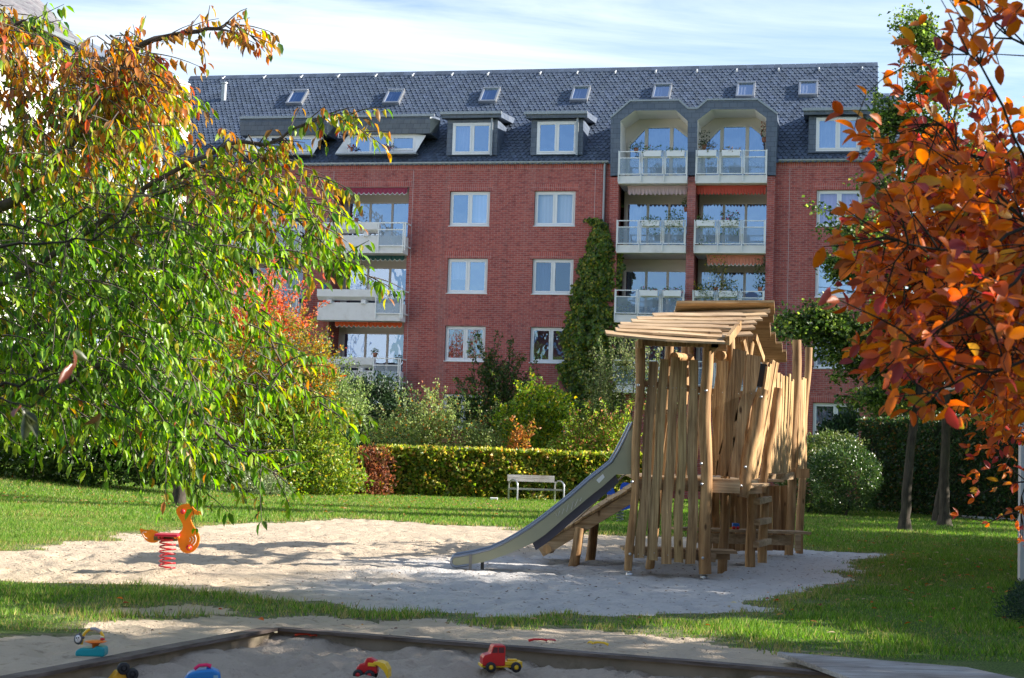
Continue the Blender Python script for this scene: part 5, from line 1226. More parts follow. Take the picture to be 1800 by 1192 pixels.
def duck():
    Y = 18.6; o = (200, 860, 7.01); g = gr(290, 1004)
    root = empty('spring_rocker', (g.x, Y, 0), 'orange duck-shaped spring rocker with red spring standing in the sand', 'spring rocker')
    body = [(900,183),(840,195),(790,225),(773,265),(785,310),(820,370),(850,430),(855,470),(840,510),(808,545),(790,600),(800,660),(810,710),(835,755),(880,782),(930,785),(980,760),(1025,710),(1050,640),(1050,580),(1025,520),(985,470),(955,410),(940,360),(955,325),(990,308),(1040,315),(1070,318),(1078,300),(1068,285),(1010,265),(975,235),(950,200)]
    tail = [(325,488),(360,498),(430,510),(460,498),(500,515),(545,538),(553,600),(540,640),(500,657),(440,652),(390,620),(350,565),(325,510)]
    m = MB(); board(m, body, Y-.015, .03, *o); m.build('duck_body', MT['orange'], root, world=True, bevel=.004)
    m = MB(); board(m, tail, Y-.015, .03, *o); m.build('tail', MT['orange'], root, world=True, bevel=.004)
    def P(x, y, Yy=Y): return at(200+x/7.01, 860+y/7.01, Yy)
    a, b = P(538, 560), P(822, 560); m = MB(); m.box(a.x, b.x, Y-.17, Y+.17, a.z-.012, a.z+.018); m.build('seat', plain('magenta_red_plastic', (.50, .02, .06), .3), root, world=True, bevel=.008)
    m = MB(); m.box(P(535, 0).x, P(820, 0).x, Y-.06, Y-.05, P(0, 612).z, a.z-.013); m.box(P(535, 0).x, P(820, 0).x, Y+.05, Y+.06, P(0, 612).z, a.z-.013)
    m.box(P(560, 0).x, P(790, 0).x, Y-.049, Y+.049, P(0, 612).z, P(0, 612).z+.02)
    m.build('bracket', plain('worn_olive_metal', (.12, .11, .045), .6, dirt=((.25, .05, .02), 20, .6)), root, world=True)
    c = MB()
    for x in (555, 597): p = P(x, 592, Y-.065); c.ball(tuple(p), (.02, .012, .02), 8)
    for x, y in ((850, 275), (925, 722)): p = P(x, y, Y-.03); c.ball(tuple(p), (.036 if y > 500 else .03, .025, .036 if y > 500 else .03), 12)
    c.build('red_cap', MT['red'], root, world=True)
    c = MB()
    for x in (758, 795): p = P(x, 592, Y-.065); c.ball(tuple(p), (.02, .012, .02), 8)
    p = P(925, 724, Y-.06); c.ball(tuple(p), (.016, .012, .016), 8); c.build('orange_cap', MT['orange'], root, world=True)
    s = MB(); top, bot = P(665, 625), P(655, 1000); pts = []; n = 150; turns = 6.6
    for i in range(n+1):
        q = i/n; e = q**.8 if q < .25 else q; t = q*turns*2*math.pi; c0 = top.lerp(bot, q); pts.append(c0+Vector((math.cos(t)*.092, math.sin(t)*.092, 0)))
    for p in pts: p.z = max(p.z, .0)
    s.tube(pts, .0092, 8); s.tube([top+Vector((math.cos(t)*.088, math.sin(t)*.088, .005)) for t in np.linspace(0, 6.4, 24)], .015, 8); s.build('spring', MT['red'], root, world=True)
    w = MB()
    for arc in ([(935,598),(945,615),(945,630),(930,645)], [(963,583),(980,605),(980,640),(955,668)], [(998,565),(1015,600),(1010,650),(978,692)], [(400,528),(365,528),(352,540),(380,590),(422,614)]):
        w.tube([P(x, y, Y-.018) for x, y in arc], .0035, 5)
    w.build('white_lines', MT['white_paint'], root, world=True)
    m = MB(); rr = [(.001, .07), (.10, .06), (.2, .03), (.34, -.01)]; m.lathe(rr, (g.x, Y, -.02), 18); tag(m.build('sand_mound', sand_mat()), 'low mound of sand heaped at the foot of the duck rocker', 'sand mound')
duck()
def rocker2():
    Y = 37.5; gx = at(1090, 900, Y).x; root = empty('spring_rocker', (gx, Y, 0), 'blue and yellow spring rocker on the grass behind the ramp', 'spring rocker')
    m = MB(); board(m, [(1075,884),(1074,862),(1077,856),(1081,866),(1086,872),(1098,874),(1112,868),(1116,850),(1122,850),(1124,870),(1118,888),(1100,896),(1082,896)], Y-.2, .04, 0, 0, 1, 2)
    board(m, [(1066,858),(1070,862),(1078,866),(1080,880),(1072,884),(1067,884),(1067,872)], Y+.2, .04, 0, 0, 1, 2); board(m, [(1092,852),(1098,848),(1108,850),(1120,852),(1120,866),(1106,870),(1090,866)], Y+.2, .04, 0, 0, 1, 2)
    m.build('side_board', plain('blue_board', (.02, .09, .50), .35), root, world=True)
    m = MB(); board(m, [(1083,866),(1088,866),(1100,872),(1112,872),(1108,882),(1094,884),(1086,878)], Y-.24, .03, 0, 0, 1, 2); m.build('yellow_board', plain('yellow_board', (.80, .38, .02), .35), root, world=True)
    a = at(1068, 872, Y); m = MB(); m.box(a.x, a.x+.5, Y-.15, Y+.2, a.z-.03, a.z+.03); m.build('seat', MT['wood'], root, world=True)
    s = MB(); s.tube([(gx+.08*math.cos(t), Y+.08*math.sin(t), t/45*.5) for t in np.linspace(0, 45, 110)], .012, 6); s.build('spring', plain('grey_spring', (.2, .2, .2), .5), root, world=True)
rocker2()
def bench():
    Y = 52.0; k = 11.25
    def P(x, y, d=0): return at(860+x/k, 820+y/k, Y+d)
    g = P(900, 660); root = empty('park_bench', (g.x, Y, 0), 'weathered wooden park bench with curved steel arms in front of the hedge', 'bench')
    z = lambda y: P(900, y).z
    m = MB(); x0, x1 = P(368, 0).x, P(1305, 0).x
    m.add([(x0, Y+.42, z(178)), (x1, Y+.42, z(178)), (x1, Y+.38, z(238)), (x0, Y+.38, z(238)), (x0, Y+.46, z(178)), (x1, Y+.46, z(178)), (x1, Y+.42, z(238)), (x0, Y+.42, z(238))], [(0,1,2,3),(4,7,6,5),(0,4,5,1),(1,5,6,2),(2,6,7,3),(3,7,4,0)])
    m.add([(x0, Y+.375, z(243)), (x1, Y+.375, z(243)), (x1, Y+.33, z(308)), (x0, Y+.33, z(308)), (x0, Y+.41, z(243)), (x1, Y+.41, z(243)), (x1, Y+.37, z(308)), (x0, Y+.37, z(308))], [(0,1,2,3),(4,7,6,5),(0,4,5,1),(1,5,6,2),(2,6,7,3),(3,7,4,0)])
    m.build('backrest', MT['wood_grey'], root, world=True)
    m = MB(); xa, xb = P(390, 0).x, P(1460, 0).x
    for j in range(3): m.box(xa, xb, Y-.1+j*.15, Y+.03+j*.15, z(470), z(435)-.01*j)
    m.build('seat', MT['wood_grey'], root, world=True)
    for xf, xr in ((550, 380), (1468, 1290)):
        m = MB(); a = P(xf, 660); b = P(xr, 640, .35); f = a.x; r = b.x; zt = z(275)
        pts = [(f, Y-.15, -.05), (f, Y-.15, z(380))]
        for t in np.linspace(0, math.pi, 9)[1:-1]: pts.append((f+(r-f)*(1-math.cos(t))/2, Y-.15+.5*(1-math.cos(t))/2, z(380)+(zt-z(380))*math.sin(t)))
        pts += [(r, Y+.35, z(380)), (r, Y+.35, -.05)]; m.tube(pts, .03, 8); m.tube([(r, Y+.36, z(470)), (r, Y+.41, z(300))], .025, 6); m.build('arm_frame', MT['steel'], root, world=True)
bench()
m = MB(); p = gr(868, 880); m.box(p.x-.13, p.x+.13, p.y-.1, p.y+.1, -.02, .10); tag(m.build('stone_block', MT['concrete'], bevel=.02), 'small grey stone block in the grass left of the bench', 'stone')

# ------------------------------------------------------------------ shelter at the right edge
def shelter():
    g = gr(1795, 1022); Y = g.y; root = empty('wooden_shelter', (g.x, Y, 0), 'white painted shelter with slim post and board fascia at the right lawn edge', 'shelter')
    x = g.x; wp = plain('white_painted_wood', (.62, .62, .64), .6, var=.08, vs=4, dirt=((.3, .28, .26), 6, .3))
    zf1, zf0 = at(1745, 676, Y).z, at(1745, 711, Y).z; xl = at(1744, 690, Y).x
    for i, (px_, py_) in enumerate(((x+.02, Y), (x+2.6, Y), (x+2.6, Y+2.2))):
        m = MB(); m.box(px_-.055, px_+.055, py_-.055, py_+.055, -.05, zf0+.005); m.build('post', wp, root, world=True, bevel=.006)
    m = MB(); m.box(xl, x+3, Y-.09, Y-.058, zf0, (zf0+zf1)/2-.004).box(xl, x+3, Y-.09, Y-.058, (zf0+zf1)/2+.002, zf1); m.build('fascia', wp, root, world=True)
    m = MB(); m.box(xl-.05, x+3.1, Y-.12, Y+2.4, zf1+.002, zf1+.04); m.build('roof', MT['zinc'], root, world=True)
shelter()

# ------------------------------------------------------------------ toys
def pl(name, c, r=.32): return plain('toy_'+name, c, r, var=.05, bstr=.03)
TR, TY, TB_, TK, TO, TTQ = pl('red', (.55, .018, .022)), pl('yellow', (.80, .50, .03)), pl('blue', (.02, .14, .50)), pl('black_rubber', (.02, .02, .024), .6), pl('orange', (.75, .17, .015)), pl('turquoise', (.01, .28, .33))
def wheel(root, x, y, z, r, w, hub):
    m = MB(); m.lathe([(r*.5, -w/2), (r*.92, -w/2), (r, -w*.3), (r, w*.3), (r*.92, w/2), (r*.5, w/2)], (x, y, z), 18, 'y'); o = m.build('wheel', TK, root)
    m = MB(); m.lathe([(.001, -w*.5), (r*.3, -w*.52), (r*.5, -w*.3), (r*.5, w*.3), (.001, w*.45)], (x, y, z), 14, 'y'); m.build('hub', hub, o)
def toy_truck():
    p = gr(880, 1191, -.165); r = empty('toy_truck', (p.x, p.y, pit_z(p.x, p.y)-.014), 'red and yellow toy tractor truck without trailer on the pit sand', 'toy truck', rz=R(12)); r.scale = (.92,)*3
    m = MB(); m.prism([(-.165,.05),(-.165,.115),(-.15,.135),(-.10,.15),(-.085,.205),(-.07,.215),(.015,.215),(.02,.20),(.02,.05)], lambda a, b, t: (a, t, b), -.065, .065); cab = m.build('cab', TR, r, bevel=.006)
    m = MB(); m.prism([(-.092,.155),(-.078,.20),(-.045,.20),(-.045,.155)], lambda a, b, t: (a, t, b), -.0665, .0665); m.box(-.037, .008, -.0665, .0665, .155, .20); m.build('window', pl('dark_window', (.10,.02,.03)), cab)
    m = MB(); m.box(-.17, .17, -.05, .05, .035, .055).box(.02, .165, -.06, .06, .056, .085).box(.05, .13, -.025, .025, .086, .10).box(-.178, -.166, -.07, .07, .04, .065); m.build('chassis', TY, r, bevel=.004)
    for x in (-.10, .11):
        for y in (-.075, .075): wheel(r, x, y, .042, .042, .034, TY)
def toy_loader():
    p = gr(652, 1196, -.165); r = empty('toy_loader', (p.x, p.y, pit_z(p.x, p.y)-.014), 'red toy wheel loader with yellow bucket on the pit sand', 'toy loader', rz=R(-8)); r.scale = (.85,)*3
    m = MB(); m.prism([(-.12,.05),(-.125,.10),(-.10,.13),(-.06,.14),(-.04,.185),(.0,.19),(.05,.165),(.06,.06)], lambda a, b, t: (a, t, b), -.045, .045); m.build('body', TR, r, bevel=.012)
    m = MB(); m.prism([(.03,.16),(.08,.165),(.13,.15),(.16,.10),(.165,.03),(.155,.03),(.12,.09),(.07,.13),(.03,.14)], lambda a, b, t: (a, t, b), -.07, .07); m.box(-.02, .05, -.055, -.046, .12, .15); m.build('bucket', TY, r, bevel=.004)
    for x in (-.10, .0):
        for y in (-.06, .06): wheel(r, x, y, .045, .045, .036, TR)
def tool(name, x, y, z, lab, mat, rz, kind, cat, L=.19):
    p = gr(x, y, z); zz = pit_z(p.x, p.y) if z < 0 else .01; r = empty(name, (p.x, p.y, zz+.012), lab, cat, rz=rz)
    m = MB(); m.tube([(-L*.5, 0, .0), (-L*.3, 0, .012), (0, 0, .014), (L*.18, 0, .008)], [.012, .009, .008, .010], 8); m.build('handle', mat, r)
    m = MB()
    if kind == 'rake':
        m.box(L*.18, L*.24, -.04, .04, .0, .012)
        for k in range(5): m.tube([(L*.24, -.036+k*.018, .006), (L*.42, -.036+k*.018, .016), (L*.46, -.036+k*.018, .002)], .0045, 6)
        m.build('tines', mat, r)
    else:
        m.prism([(-.03,0),(-.035,.02),(-.03,.045),(0,.055),(.03,.045),(.035,.02),(.03,0)], lambda a, b, t: (L*.18+b*1.3, a, .004+t+abs(a)*.25), 0, .006); m.build('blade', mat, r)
toy_truck(); toy_loader()
tool('toy_rake', 538, 1152, -.2, 'small orange-red toy rake lying on the pit sand', pl('orange_red', (.72, .06, .02)), R(-8), 'rake', 'toy rake', .2)
tool('toy_shovel', 953, 1132, 0, 'small red toy shovel on the sand behind the edging board', TR, R(-4), 'shovel', 'toy shovel', .22)
tool('toy_rake', 1051, 1137, 0, 'small yellow toy rake on the sand behind the edging board', TY, R(165), 'rake', 'toy rake', .17)
def toy_activity():
    p = gr(161, 1154); r = empty('activity_toy', (p.x, p.y, .005), 'turquoise baby activity toy with orange disc, yellow arch and grey animal head', 'baby toy'); r.scale = (.76,)*3
    s = 2762.6/p.y
    m = MB(); m.prism([(-.135,0),(-.132,.05),(-.09,.075),(.03,.078),(.06,.10),(.13,.085),(.135,.04),(.13,0)], lambda a, b, t: (a, t, b), -.08, .08); m.build('base', TTQ, r, bevel=.015)
    m = MB(); m.lathe([(.001,.125),(.04,.125),(.095,.118),(.10,.112),(.06,.10),(.032,.09),(.03,.06),(.001,.06)], (.035, -.02, .02), 24); m.build('disc', TO, r)
    m = MB(); m.tube([(-.10+.0, 0, .10)]+[(.005-.098*math.cos(t), 0, .145+.10*math.sin(t)) for t in np.linspace(.1, 2.9, 14)], .014, 8); m.build('arch', TY, r)
    m = MB(); m.tube([(.005-.098*math.cos(t), -.002, .145+.101*math.sin(t)) for t in np.linspace(1.3, 2.3, 8)], .0155, 8); m.build('grey_sleeve', pl('grey', (.36,.34,.36), .6), r)
    m = MB(); m.ball((.092, 0, .155), (.024,.024,.012), 12); m.build('red_bead', TR, r)
    m = MB(); m.ball((.09, 0, .175), (.02,.02,.012), 12); m.ball((.09, 0, .135), (.024,.024,.01), 12); m.build('pale_bead', pl('pale', (.7,.68,.55)), r)
    h = MB(); h.ball((-.125, -.02, .15), (.042,.036,.052), 14); h.ball((-.115, -.02, .20), (.013,.01,.013), 8); h.ball((-.08, -.02, .165), (.014,.01,.014), 8); hd = h.build('animal_head', pl('dark_grey', (.10,.10,.11), .6), r)
    h = MB(); h.ball((-.122, -.045, .155), (.027,.016,.036), 12); h.build('face', pl('cream', (.68,.66,.66), .6), hd)
    h = MB(); h.ball((-.133, -.060, .165), (.006,.004,.007), 8); h.ball((-.113, -.060, .168), (.006,.004,.007), 8); h.ball((-.122, -.062, .148), (.004,.003,.003), 6); h.build('eye', TK, hd)
toy_activity()
def toy_digger():
    p = gr(215, 1213, -.165); r = empty('toy_digger', (p.x, p.y-.02, pit_z(p.x, p.y)+.0), 'yellow toy digger with black wheels lying tipped on the pit sand', 'toy digger', rz=R(25)); r.rotation_euler[1] = R(-22)
    m = MB(); m.prism([(-.13,.03),(-.13,.06),(-.05,.09),(.0,.12),(.06,.10),(.07,.03)], lambda a, b, t: (a, t, b), -.05, .05); m.build('body', pl('ochre', (.72,.36,.02)), r, bevel=.006)
    for x, z in ((.045, .125), (.085, .065)): wheel(r, x, -.05, z, .042, .04, TK)
def toy_case():
    p = gr(357, 1212, -.165); r = empty('toy_carriage', (p.x, p.y-.02, pit_z(p.x, p.y)-.01), 'blue plastic toy car with pink handle half cut off at the lower edge', 'toy car', rz=R(10))
    m = MB(); m.prism([(-.13,0),(-.13,.06),(-.10,.11),(-.04,.13),(.06,.14),(.11,.12),(.125,.05),(.125,0)], lambda a, b, t: (a, t, b), -.07, .07); m.build('body', pl('bright_blue', (.02,.20,.55)), r, bevel=.015)
    m = MB(); m.tube([(-.06,-.03,.135),(-.03,-.03,.16),(.02,-.03,.165),(.05,-.03,.155)], [.012,.012,.012,.016], 8); m.build('handle', pl('pink', (.70,.02,.12)), r)
    m = MB(); m.box(.02, .05, -.03, .03, .13, .165); m.build('knob', TB_, r, bevel=.005)
    m = MB(); m.box(.07, .10, -.0712, .0712, .04, .10); m.build('window', pl('pale_blue', (.25,.45,.6)), r)
toy_digger(); toy_case()
def counter_toy():
    p = COUNTER; a = at(1293, 930, p.y-.1); a.z = p.z
    r = empty('toy_wagon', a, 'small blue toy wagon with red wheels on the counter inside the tower', 'toy wagon')
    m = MB(); m.box(-.055, .055, -.04, .04, .035, .10); m.build('body', TB_, r, bevel=.008)
    m = MB()
    for x in (-.032, .032): m.lathe([(.001,-.045),(.026,-.045),(.026,.045),(.001,.045)], (x, 0, .026), 14, 'y')
    m.build('wheels', TR, r); m = MB(); m.box(-.15, -.06, -.015, .015, .005, .03); m.build('drawbar', TY, r)
counter_toy()
# ------------------------------------------------------------------ shrubs, hedges, trees
def ell_points(n, c, r, shell=.55, nz=None, seed=0):
    """points biased to the outside of a lumpy ellipsoid"""
    d = unit(nr.normal(0, 1, (n, 3))); q = 1-(1-nr.random(n)**(1/3))*shell*1.6
    v = VN(seed+50); lump = 1+.42*v.fbm(d[:, 0]*2.3+d[:, 2]*1.7+9, d[:, 1]*2.3-d[:, 2]*2.1+9, 3)+.22*v.n(d[:, 0]*9+d[:, 2]*7, d[:, 1]*9+40)
    return np.array(c)+d*np.array(r)*(q*lump)[:, None], d
def shrub(name, label, cat, ells, n, ls, pal, mat='leaf', asp=.55, droop=0.0, shell=.5, sprigs=0, sprig_len=.6, group=None, stem='bark', tmpl=LOW, stems=6, jit=.2, upright=.4):
    """ells: [(centre, radii)] in world coordinates; the whole plant is one thing > foliage, stems"""
    xs = np.array([e[0] for e in ells]); base = (float(xs[:, 0].mean()), float(xs[:, 1].mean()), ground_z(float(xs[:, 0].mean()), float(xs[:, 1].mean())))
    root = empty(name, base, label, cat, group); P = []; O = []
    vol = np.array([e[1][0]*e[1][2] for e in ells]); sd = rnd.randint(0, 900)
    for (c, r), v in zip(ells, vol): p, d = ell_points(int(1.35*n*v/vol.sum()), c, r, shell, seed=sd+int(c[0]*7)); P.append(p); O.append(d)
    st = MB()
    for k in range(stems):
        (c, r) = ells[k % len(ells)]; a = rnd.uniform(0, 6.28); e = Vector((c[0]+math.cos(a)*r[0]*.6, c[1]+math.sin(a)*r[1]*.6, c[2]+r[2]*rnd.uniform(.1, .6))); b = Vector((base[0]+(c[0]-base[0])*.7+rnd.uniform(-.2, .2), base[1]+(c[1]-base[1])*.7+rnd.uniform(-.2, .2), base[2]-.05))
        mid = b.lerp(e, .5)+Vector((rnd.uniform(-.2, .2), rnd.uniform(-.2, .2), .1)); st.tube([b, mid, e], [.035, .022, .008], 5)
    for k in range(sprigs):      # whips that break the outline
        (c, r) = ells[rnd.randrange(len(ells))]; a = rnd.uniform(0, 6.28); ph = rnd.uniform(.15, 1.35); d = Vector((math.cos(a)*math.cos(ph), math.sin(a)*math.cos(ph), math.sin(ph)))
        s = Vector((c[0]+d.x*r[0]*.8, c[1]+d.y*r[1]*.8, c[2]+d.z*r[2]*.8)); L = sprig_len*rnd.uniform(.5, 1.2); e = s+d*L*.6+Vector((0, 0, L*.55)); bend = e+d*L*.3+Vector((0, 0, -L*.05)); st.tube([s, e, bend], [.010, .006, .003], 4)
        m = int(34*L/.6*(.09/ls)**.5); t = nr.random(m)[:, None]; q = np.where(t < .7, np.array(s)+(np.array(e)-np.array(s))*t/.7, np.array(e)+(np.array(bend)-np.array(e))*(t-.7)/.3)
        P.append(q+nr.normal(0, .04, (m, 3))); O.append(nr.normal(0, 1, (m, 3)))
    P = np.concatenate(P); O = np.concatenate(O); ok = P[:, 2] > base[2]+.03; P = P[ok]; O = O[ok]; k = len(P)
    D = O*.8+nr.normal(0, .7, (k, 3)); D[:, 2] += upright-droop; N = nr.normal(0, .7, (k, 3))+O*.7; N[:, 2] += .25
    L = 1.25*ls*nr.uniform(.6, 1.35, k); leaf_mesh('foliage', P, D, N, L, L*asp, pick(pal, k, jit), MT[mat], root, tmpl)
    if st.v: st.build('stem', MT[stem], root, world=True)
    return root
def E_(px, py, Y, rx, rz, ry=None, dy=0): p = at(px, py, Y); return ((p.x, p.y+dy, p.z), (rx, ry or rx, rz))

G1 = [(5, (.045, .085, .02)), (3, (.07, .13, .03)), (1, (.12, .17, .04))]
YG = [(4, (.20, .30, .045)), (3, (.32, .38, .06)), (3, (.10, .17, .03)), (1, (.50, .38, .07))]
HED = [(4, (.17, .25, .035)), (3, (.26, .31, .045)), (1.5, (.09, .14, .022)), (2.4, (.60, .52, .12)), (1, (.48, .26, .08))]
DK = [(5, (.026, .06, .024)), (3, (.042, .085, .03)), (1, (.07, .12, .04))]
GRY = [(4, (.20, .25, .13)), (3, (.30, .35, .20)), (1, (.10, .15, .05))]
def hedge(name, label, pts, h, w, n, pal, ls=.085, seed=1, core=True):
    """clipped hedge following pts (world x,y); a thing > foliage, core twigs"""
    A = [Vector((x, y, 0)) for x, y in pts]; base = (A[0].x, A[0].y, ground_z(A[0].x, A[0].y)); root = empty(name, base, label, 'hedge'); Ls = [(A[i+1]-A[i]).length for i in range(len(A)-1)]; tot = sum(Ls); P = []; O = []
    v = VN(seed)
    for i, L in enumerate(Ls):
        d = (A[i+1]-A[i])/L; s = Vector((d.y, -d.x, 0)); m = int(n*L/tot); t = nr.random(m)*L; face = nr.random(m); u = nr.random(m)
        front = face < .62; top = (face >= .62) & (face < .86); off = np.where(front, w/2, np.where(top, (u*2-1)*w/2, -w/2)); z = np.where(top, h, nr.random(m)*h)
        bul = v.fbm(t*1.6+i*9, z*2.2, 5)*.24; off = off+np.where(front, bul, 0)-nr.random(m)**1.5*.34*np.where(front, 1, 0); z = z+np.where(top, v.fbm(t*2+5, off*2, 3)*.07-nr.random(m)*.05, 0)
        P.append(np.c_[A[i].x+d.x*t+s.x*off, A[i].y+d.y*t+s.y*off, z]); o = np.where(front[:, None], [[s.x, s.y, .1]], np.where(top[:, None], [[0, 0, 1.]], [[-s.x, -s.y, 0]])); O.append(o)
    P = np.concatenate(P); O = np.concatenate(O); P[:, 2] += height(P); k = len(P)
    D = nr.normal(0, .8, (k, 3))+O*.6; N = O*.6+nr.normal(0, .8, (k, 3)); L = ls*nr.uniform(.65, 1.3, k)
    leaf_mesh('foliage', P, D, N, L, L*.62, pick(pal, k, .22), MT['leaf'], root)
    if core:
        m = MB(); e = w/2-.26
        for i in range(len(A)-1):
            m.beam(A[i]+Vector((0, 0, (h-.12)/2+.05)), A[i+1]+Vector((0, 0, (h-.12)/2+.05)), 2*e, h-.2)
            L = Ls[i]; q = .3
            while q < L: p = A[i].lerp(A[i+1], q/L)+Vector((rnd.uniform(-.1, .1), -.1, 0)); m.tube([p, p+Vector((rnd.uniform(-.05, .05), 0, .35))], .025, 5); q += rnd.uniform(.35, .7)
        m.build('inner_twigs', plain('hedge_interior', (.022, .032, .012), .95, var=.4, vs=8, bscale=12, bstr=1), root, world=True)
def main_hedges():
    Yh = 53.8; a = at(662, 800, Yh-.4); b = at(1095, 800, Yh+.2); h = at(800, 791, Yh-.5).z
    hedge('hornbeam_hedge', 'long clipped green hornbeam hedge behind the park bench', [(a.x, a.y+.5), (b.x+1.5, b.y+.5)], h, 1.1, 20000, HED, .155)
    # right-hand dark hedge and planting
    p = [gr(1548, 899), gr(1600, 903), gr(1700, 912), gr(1900, 925)]; hh = 2.9
    hedge('dark_hedge', 'tall dark clipped hedge behind the two tree trunks on the right', [(q.x, q.y+1.0) for q in p], 3.1, 1.6, 17000, [(5, (.03, .065, .02)), (3, (.05, .095, .026)), (1, (.16, .10, .03))], .12, 5)
    m = MB()
    for i in range(3): a, b = p[i], p[i+1]; m.beam((a.x, a.y-.05, .04), (b.x, b.y-.05, .04), .10, .12)
    tag(m.build('kerb', MT['concrete']), 'low stone kerb along the foot of the dark hedge on the right', 'kerb')
main_hedges()
shrub('copper_beech_shrub', 'reddish brown withered beech section between hedge and yellow-green bush', 'shrub', [E_(642, 848, 53.2, .95, .78, .7), E_(648, 815, 53.3, .85, .62, .6)], 3600, .09, [(4, (.20, .075, .045)), (3, (.28, .13, .08)), (1, (.12, .05, .03)), (.6, (.35, .2, .05))], 'leaf_dry', shell=.7)
shrub('yellow_green_shrub', 'large rounded yellow-green bush left of the reddish brown beech', 'shrub', [E_(548, 815, 51.5, 1.5, 1.2, 1.2), E_(540, 760, 51.5, 1.6, 1.3, 1.2), E_(590, 845, 51, 1.0, .7, .8), E_(505, 840, 50.5, 1.0, .8, .8), E_(470, 740, 51, 1.5, 1.4, 1.2)], 13500, .10, YG, sprigs=16, shell=.5)
shrub('barberry_shrub', 'orange and golden flecked shrub in the middle of the left planting', 'shrub', [E_(500, 640, 51, 1.7, 1.4, 1.2), E_(440, 650, 51, 1.6, 1.5, 1.2), E_(400, 700, 51, 1.5, 1.6, 1.2), E_(560, 655, 51.5, .8, .35, .6), E_(545, 690, 51, .9, .7, .8)], 12500, .085, [(3, (.38, .29, .05)), (3, (.22, .26, .045)), (1.6, (.48, .22, .05)), (.8, (.48, .08, .04)), (3, (.11, .16, .04))], sprigs=30, sprig_len=.9)
shrub('scarlet_shrub', 'tall shrub with scarlet and salmon autumn leaves against the balconies', 'shrub', [E_(450, 575, 52, 1.7, .75, 1.0), E_(400, 560, 52, 1.4, 1.0, 1.0), E_(500, 570, 52, 1.0, .45, .8), E_(470, 535, 52, .6, .5, .6)], 4200, .085, [(4, (.60, .12, .07)), (3, (.58, .22, .14)), (1.2, (.45, .28, .08)), (1.5, (.28, .12, .07))], 'leaf_dry', sprigs=40, sprig_len=1.0, shell=.9, stems=14)
shrub('grey_green_shrub', 'pale grey-green shrub between the golden shrub and the dark evergreen', 'shrub', [E_(590, 705, 54, 1.0, .95, .8), E_(565, 680, 54, .8, .7, .7), E_(620, 720, 54, .6, .5, .6)], 3800, .08, [(3, (.20, .28, .10)), (3, (.30, .38, .16)), (1, (.10, .15, .04))], sprigs=22)
shrub('cotoneaster_shrub', 'low grey-green spreading shrub at the left foot of the planting', 'shrub', [E_(440, 855, 49, 1.1, .55, .8), E_(400, 845, 49, .9, .6, .8), E_(480, 862, 49, .6, .45, .6)], 4200, .06, GRY, 'leaf_thick', sprigs=10, sprig_len=.4)
shrub('evergreen_bush', 'big dark evergreen bush in front of the lowest left balcony', 'bush', [E_(640, 745, 58.5, 2.1, 1.8, 1.2), E_(610, 712, 58.5, 1.2, 1.2, .9), E_(690, 760, 58.5, 1.4, 1.4, .9), E_(655, 770, 60.2, 2.0, 1.2, 1.0), E_(670, 720, 58.5, 1.0, .9, .8)], 17000, .095, DK, 'needle', sprigs=60, sprig_len=.5)
shrub('rambling_shrub', 'loose silvery green rambling shrub right behind the hedge', 'shrub', [E_(720, 765, 55.6, 1.6, .75, .7), E_(790, 770, 55.6, 1.6, .7, .7), E_(770, 745, 55.6, .6, .4, .5), E_(850, 780, 55.6, .8, .45, .6)], 6500, .075, [(3, (.24, .31, .11)), (3, (.34, .40, .16)), (1, (.12, .18, .05)), (.4, (.55, .20, .06))], sprigs=60, sprig_len=.8)
shrub('hazel_bush', 'tall dark loose bush in front of the brick wall between two window columns', 'bush', [E_(850, 720, 61.6, 1.4, 1.2, .8), E_(890, 690, 61.8, .8, .9, .6), E_(910, 760, 61.4, 2.0, 1.0, .8), E_(860, 660, 61.8, .4, .5, .4)], 7800, .09, [(4, (.04, .085, .022)), (3, (.07, .12, .03)), (1, (.16, .15, .04))], sprigs=55, sprig_len=1.1, shell=.8)
shrub('sunlit_bush', 'bright yellow-green sunlit bush right of the dark loose bush', 'bush', [E_(955, 715, 56, 1.1, .8, .7), E_(930, 745, 56, 1.2, .9, .7), E_(975, 750, 56, .8, .9, .6)], 5200, .10, [(4, (.18, .29, .035)), (3, (.30, .40, .045)), (1.4, (.62, .50, .06)), (2, (.06, .11, .022))], sprigs=24, sprig_len=.6)
shrub('spiraea_shrub', 'low light green shrub with pinkish tips behind the hedge near the slide', 'shrub', [E_(1040, 775, 55.2, 1.0, .55, .6), E_(1010, 785, 55.2, .9, .4, .6), E_(1085, 765, 55.2, .8, .8, .6)], 4600, .08, [(4, (.32, .42, .07)), (3, (.20, .29, .055)), (1.4, (.60, .27, .16))], sprigs=40, sprig_len=.7)
shrub('orange_sapling', 'small orange leaved sapling poking over the hedge', 'shrub', [E_(912, 780, 54.7, .35, .5, .3)], 420, .09, [(3, (.45, .20, .08)), (1, (.3, .25, .06))], 'leaf_dry', sprigs=6, sprig_len=.5)
shrub('climbing_rose', 'sparse arching rose with pale leaves left of the wooden tower', 'shrub', [E_(1075, 680, 55.5, .9, 1.0, .5), E_(1100, 640, 55.5, .8, .6, .5), E_(1050, 700, 55.5, .5, .6, .4), E_(1150, 690, 55.5, 1.0, 1.2, .5)], 2700, .07, [(4, (.16, .20, .08)), (3, (.24, .27, .13)), (1, (.08, .11, .03))], sprigs=50, sprig_len=.8, shell=1.0, stems=12)
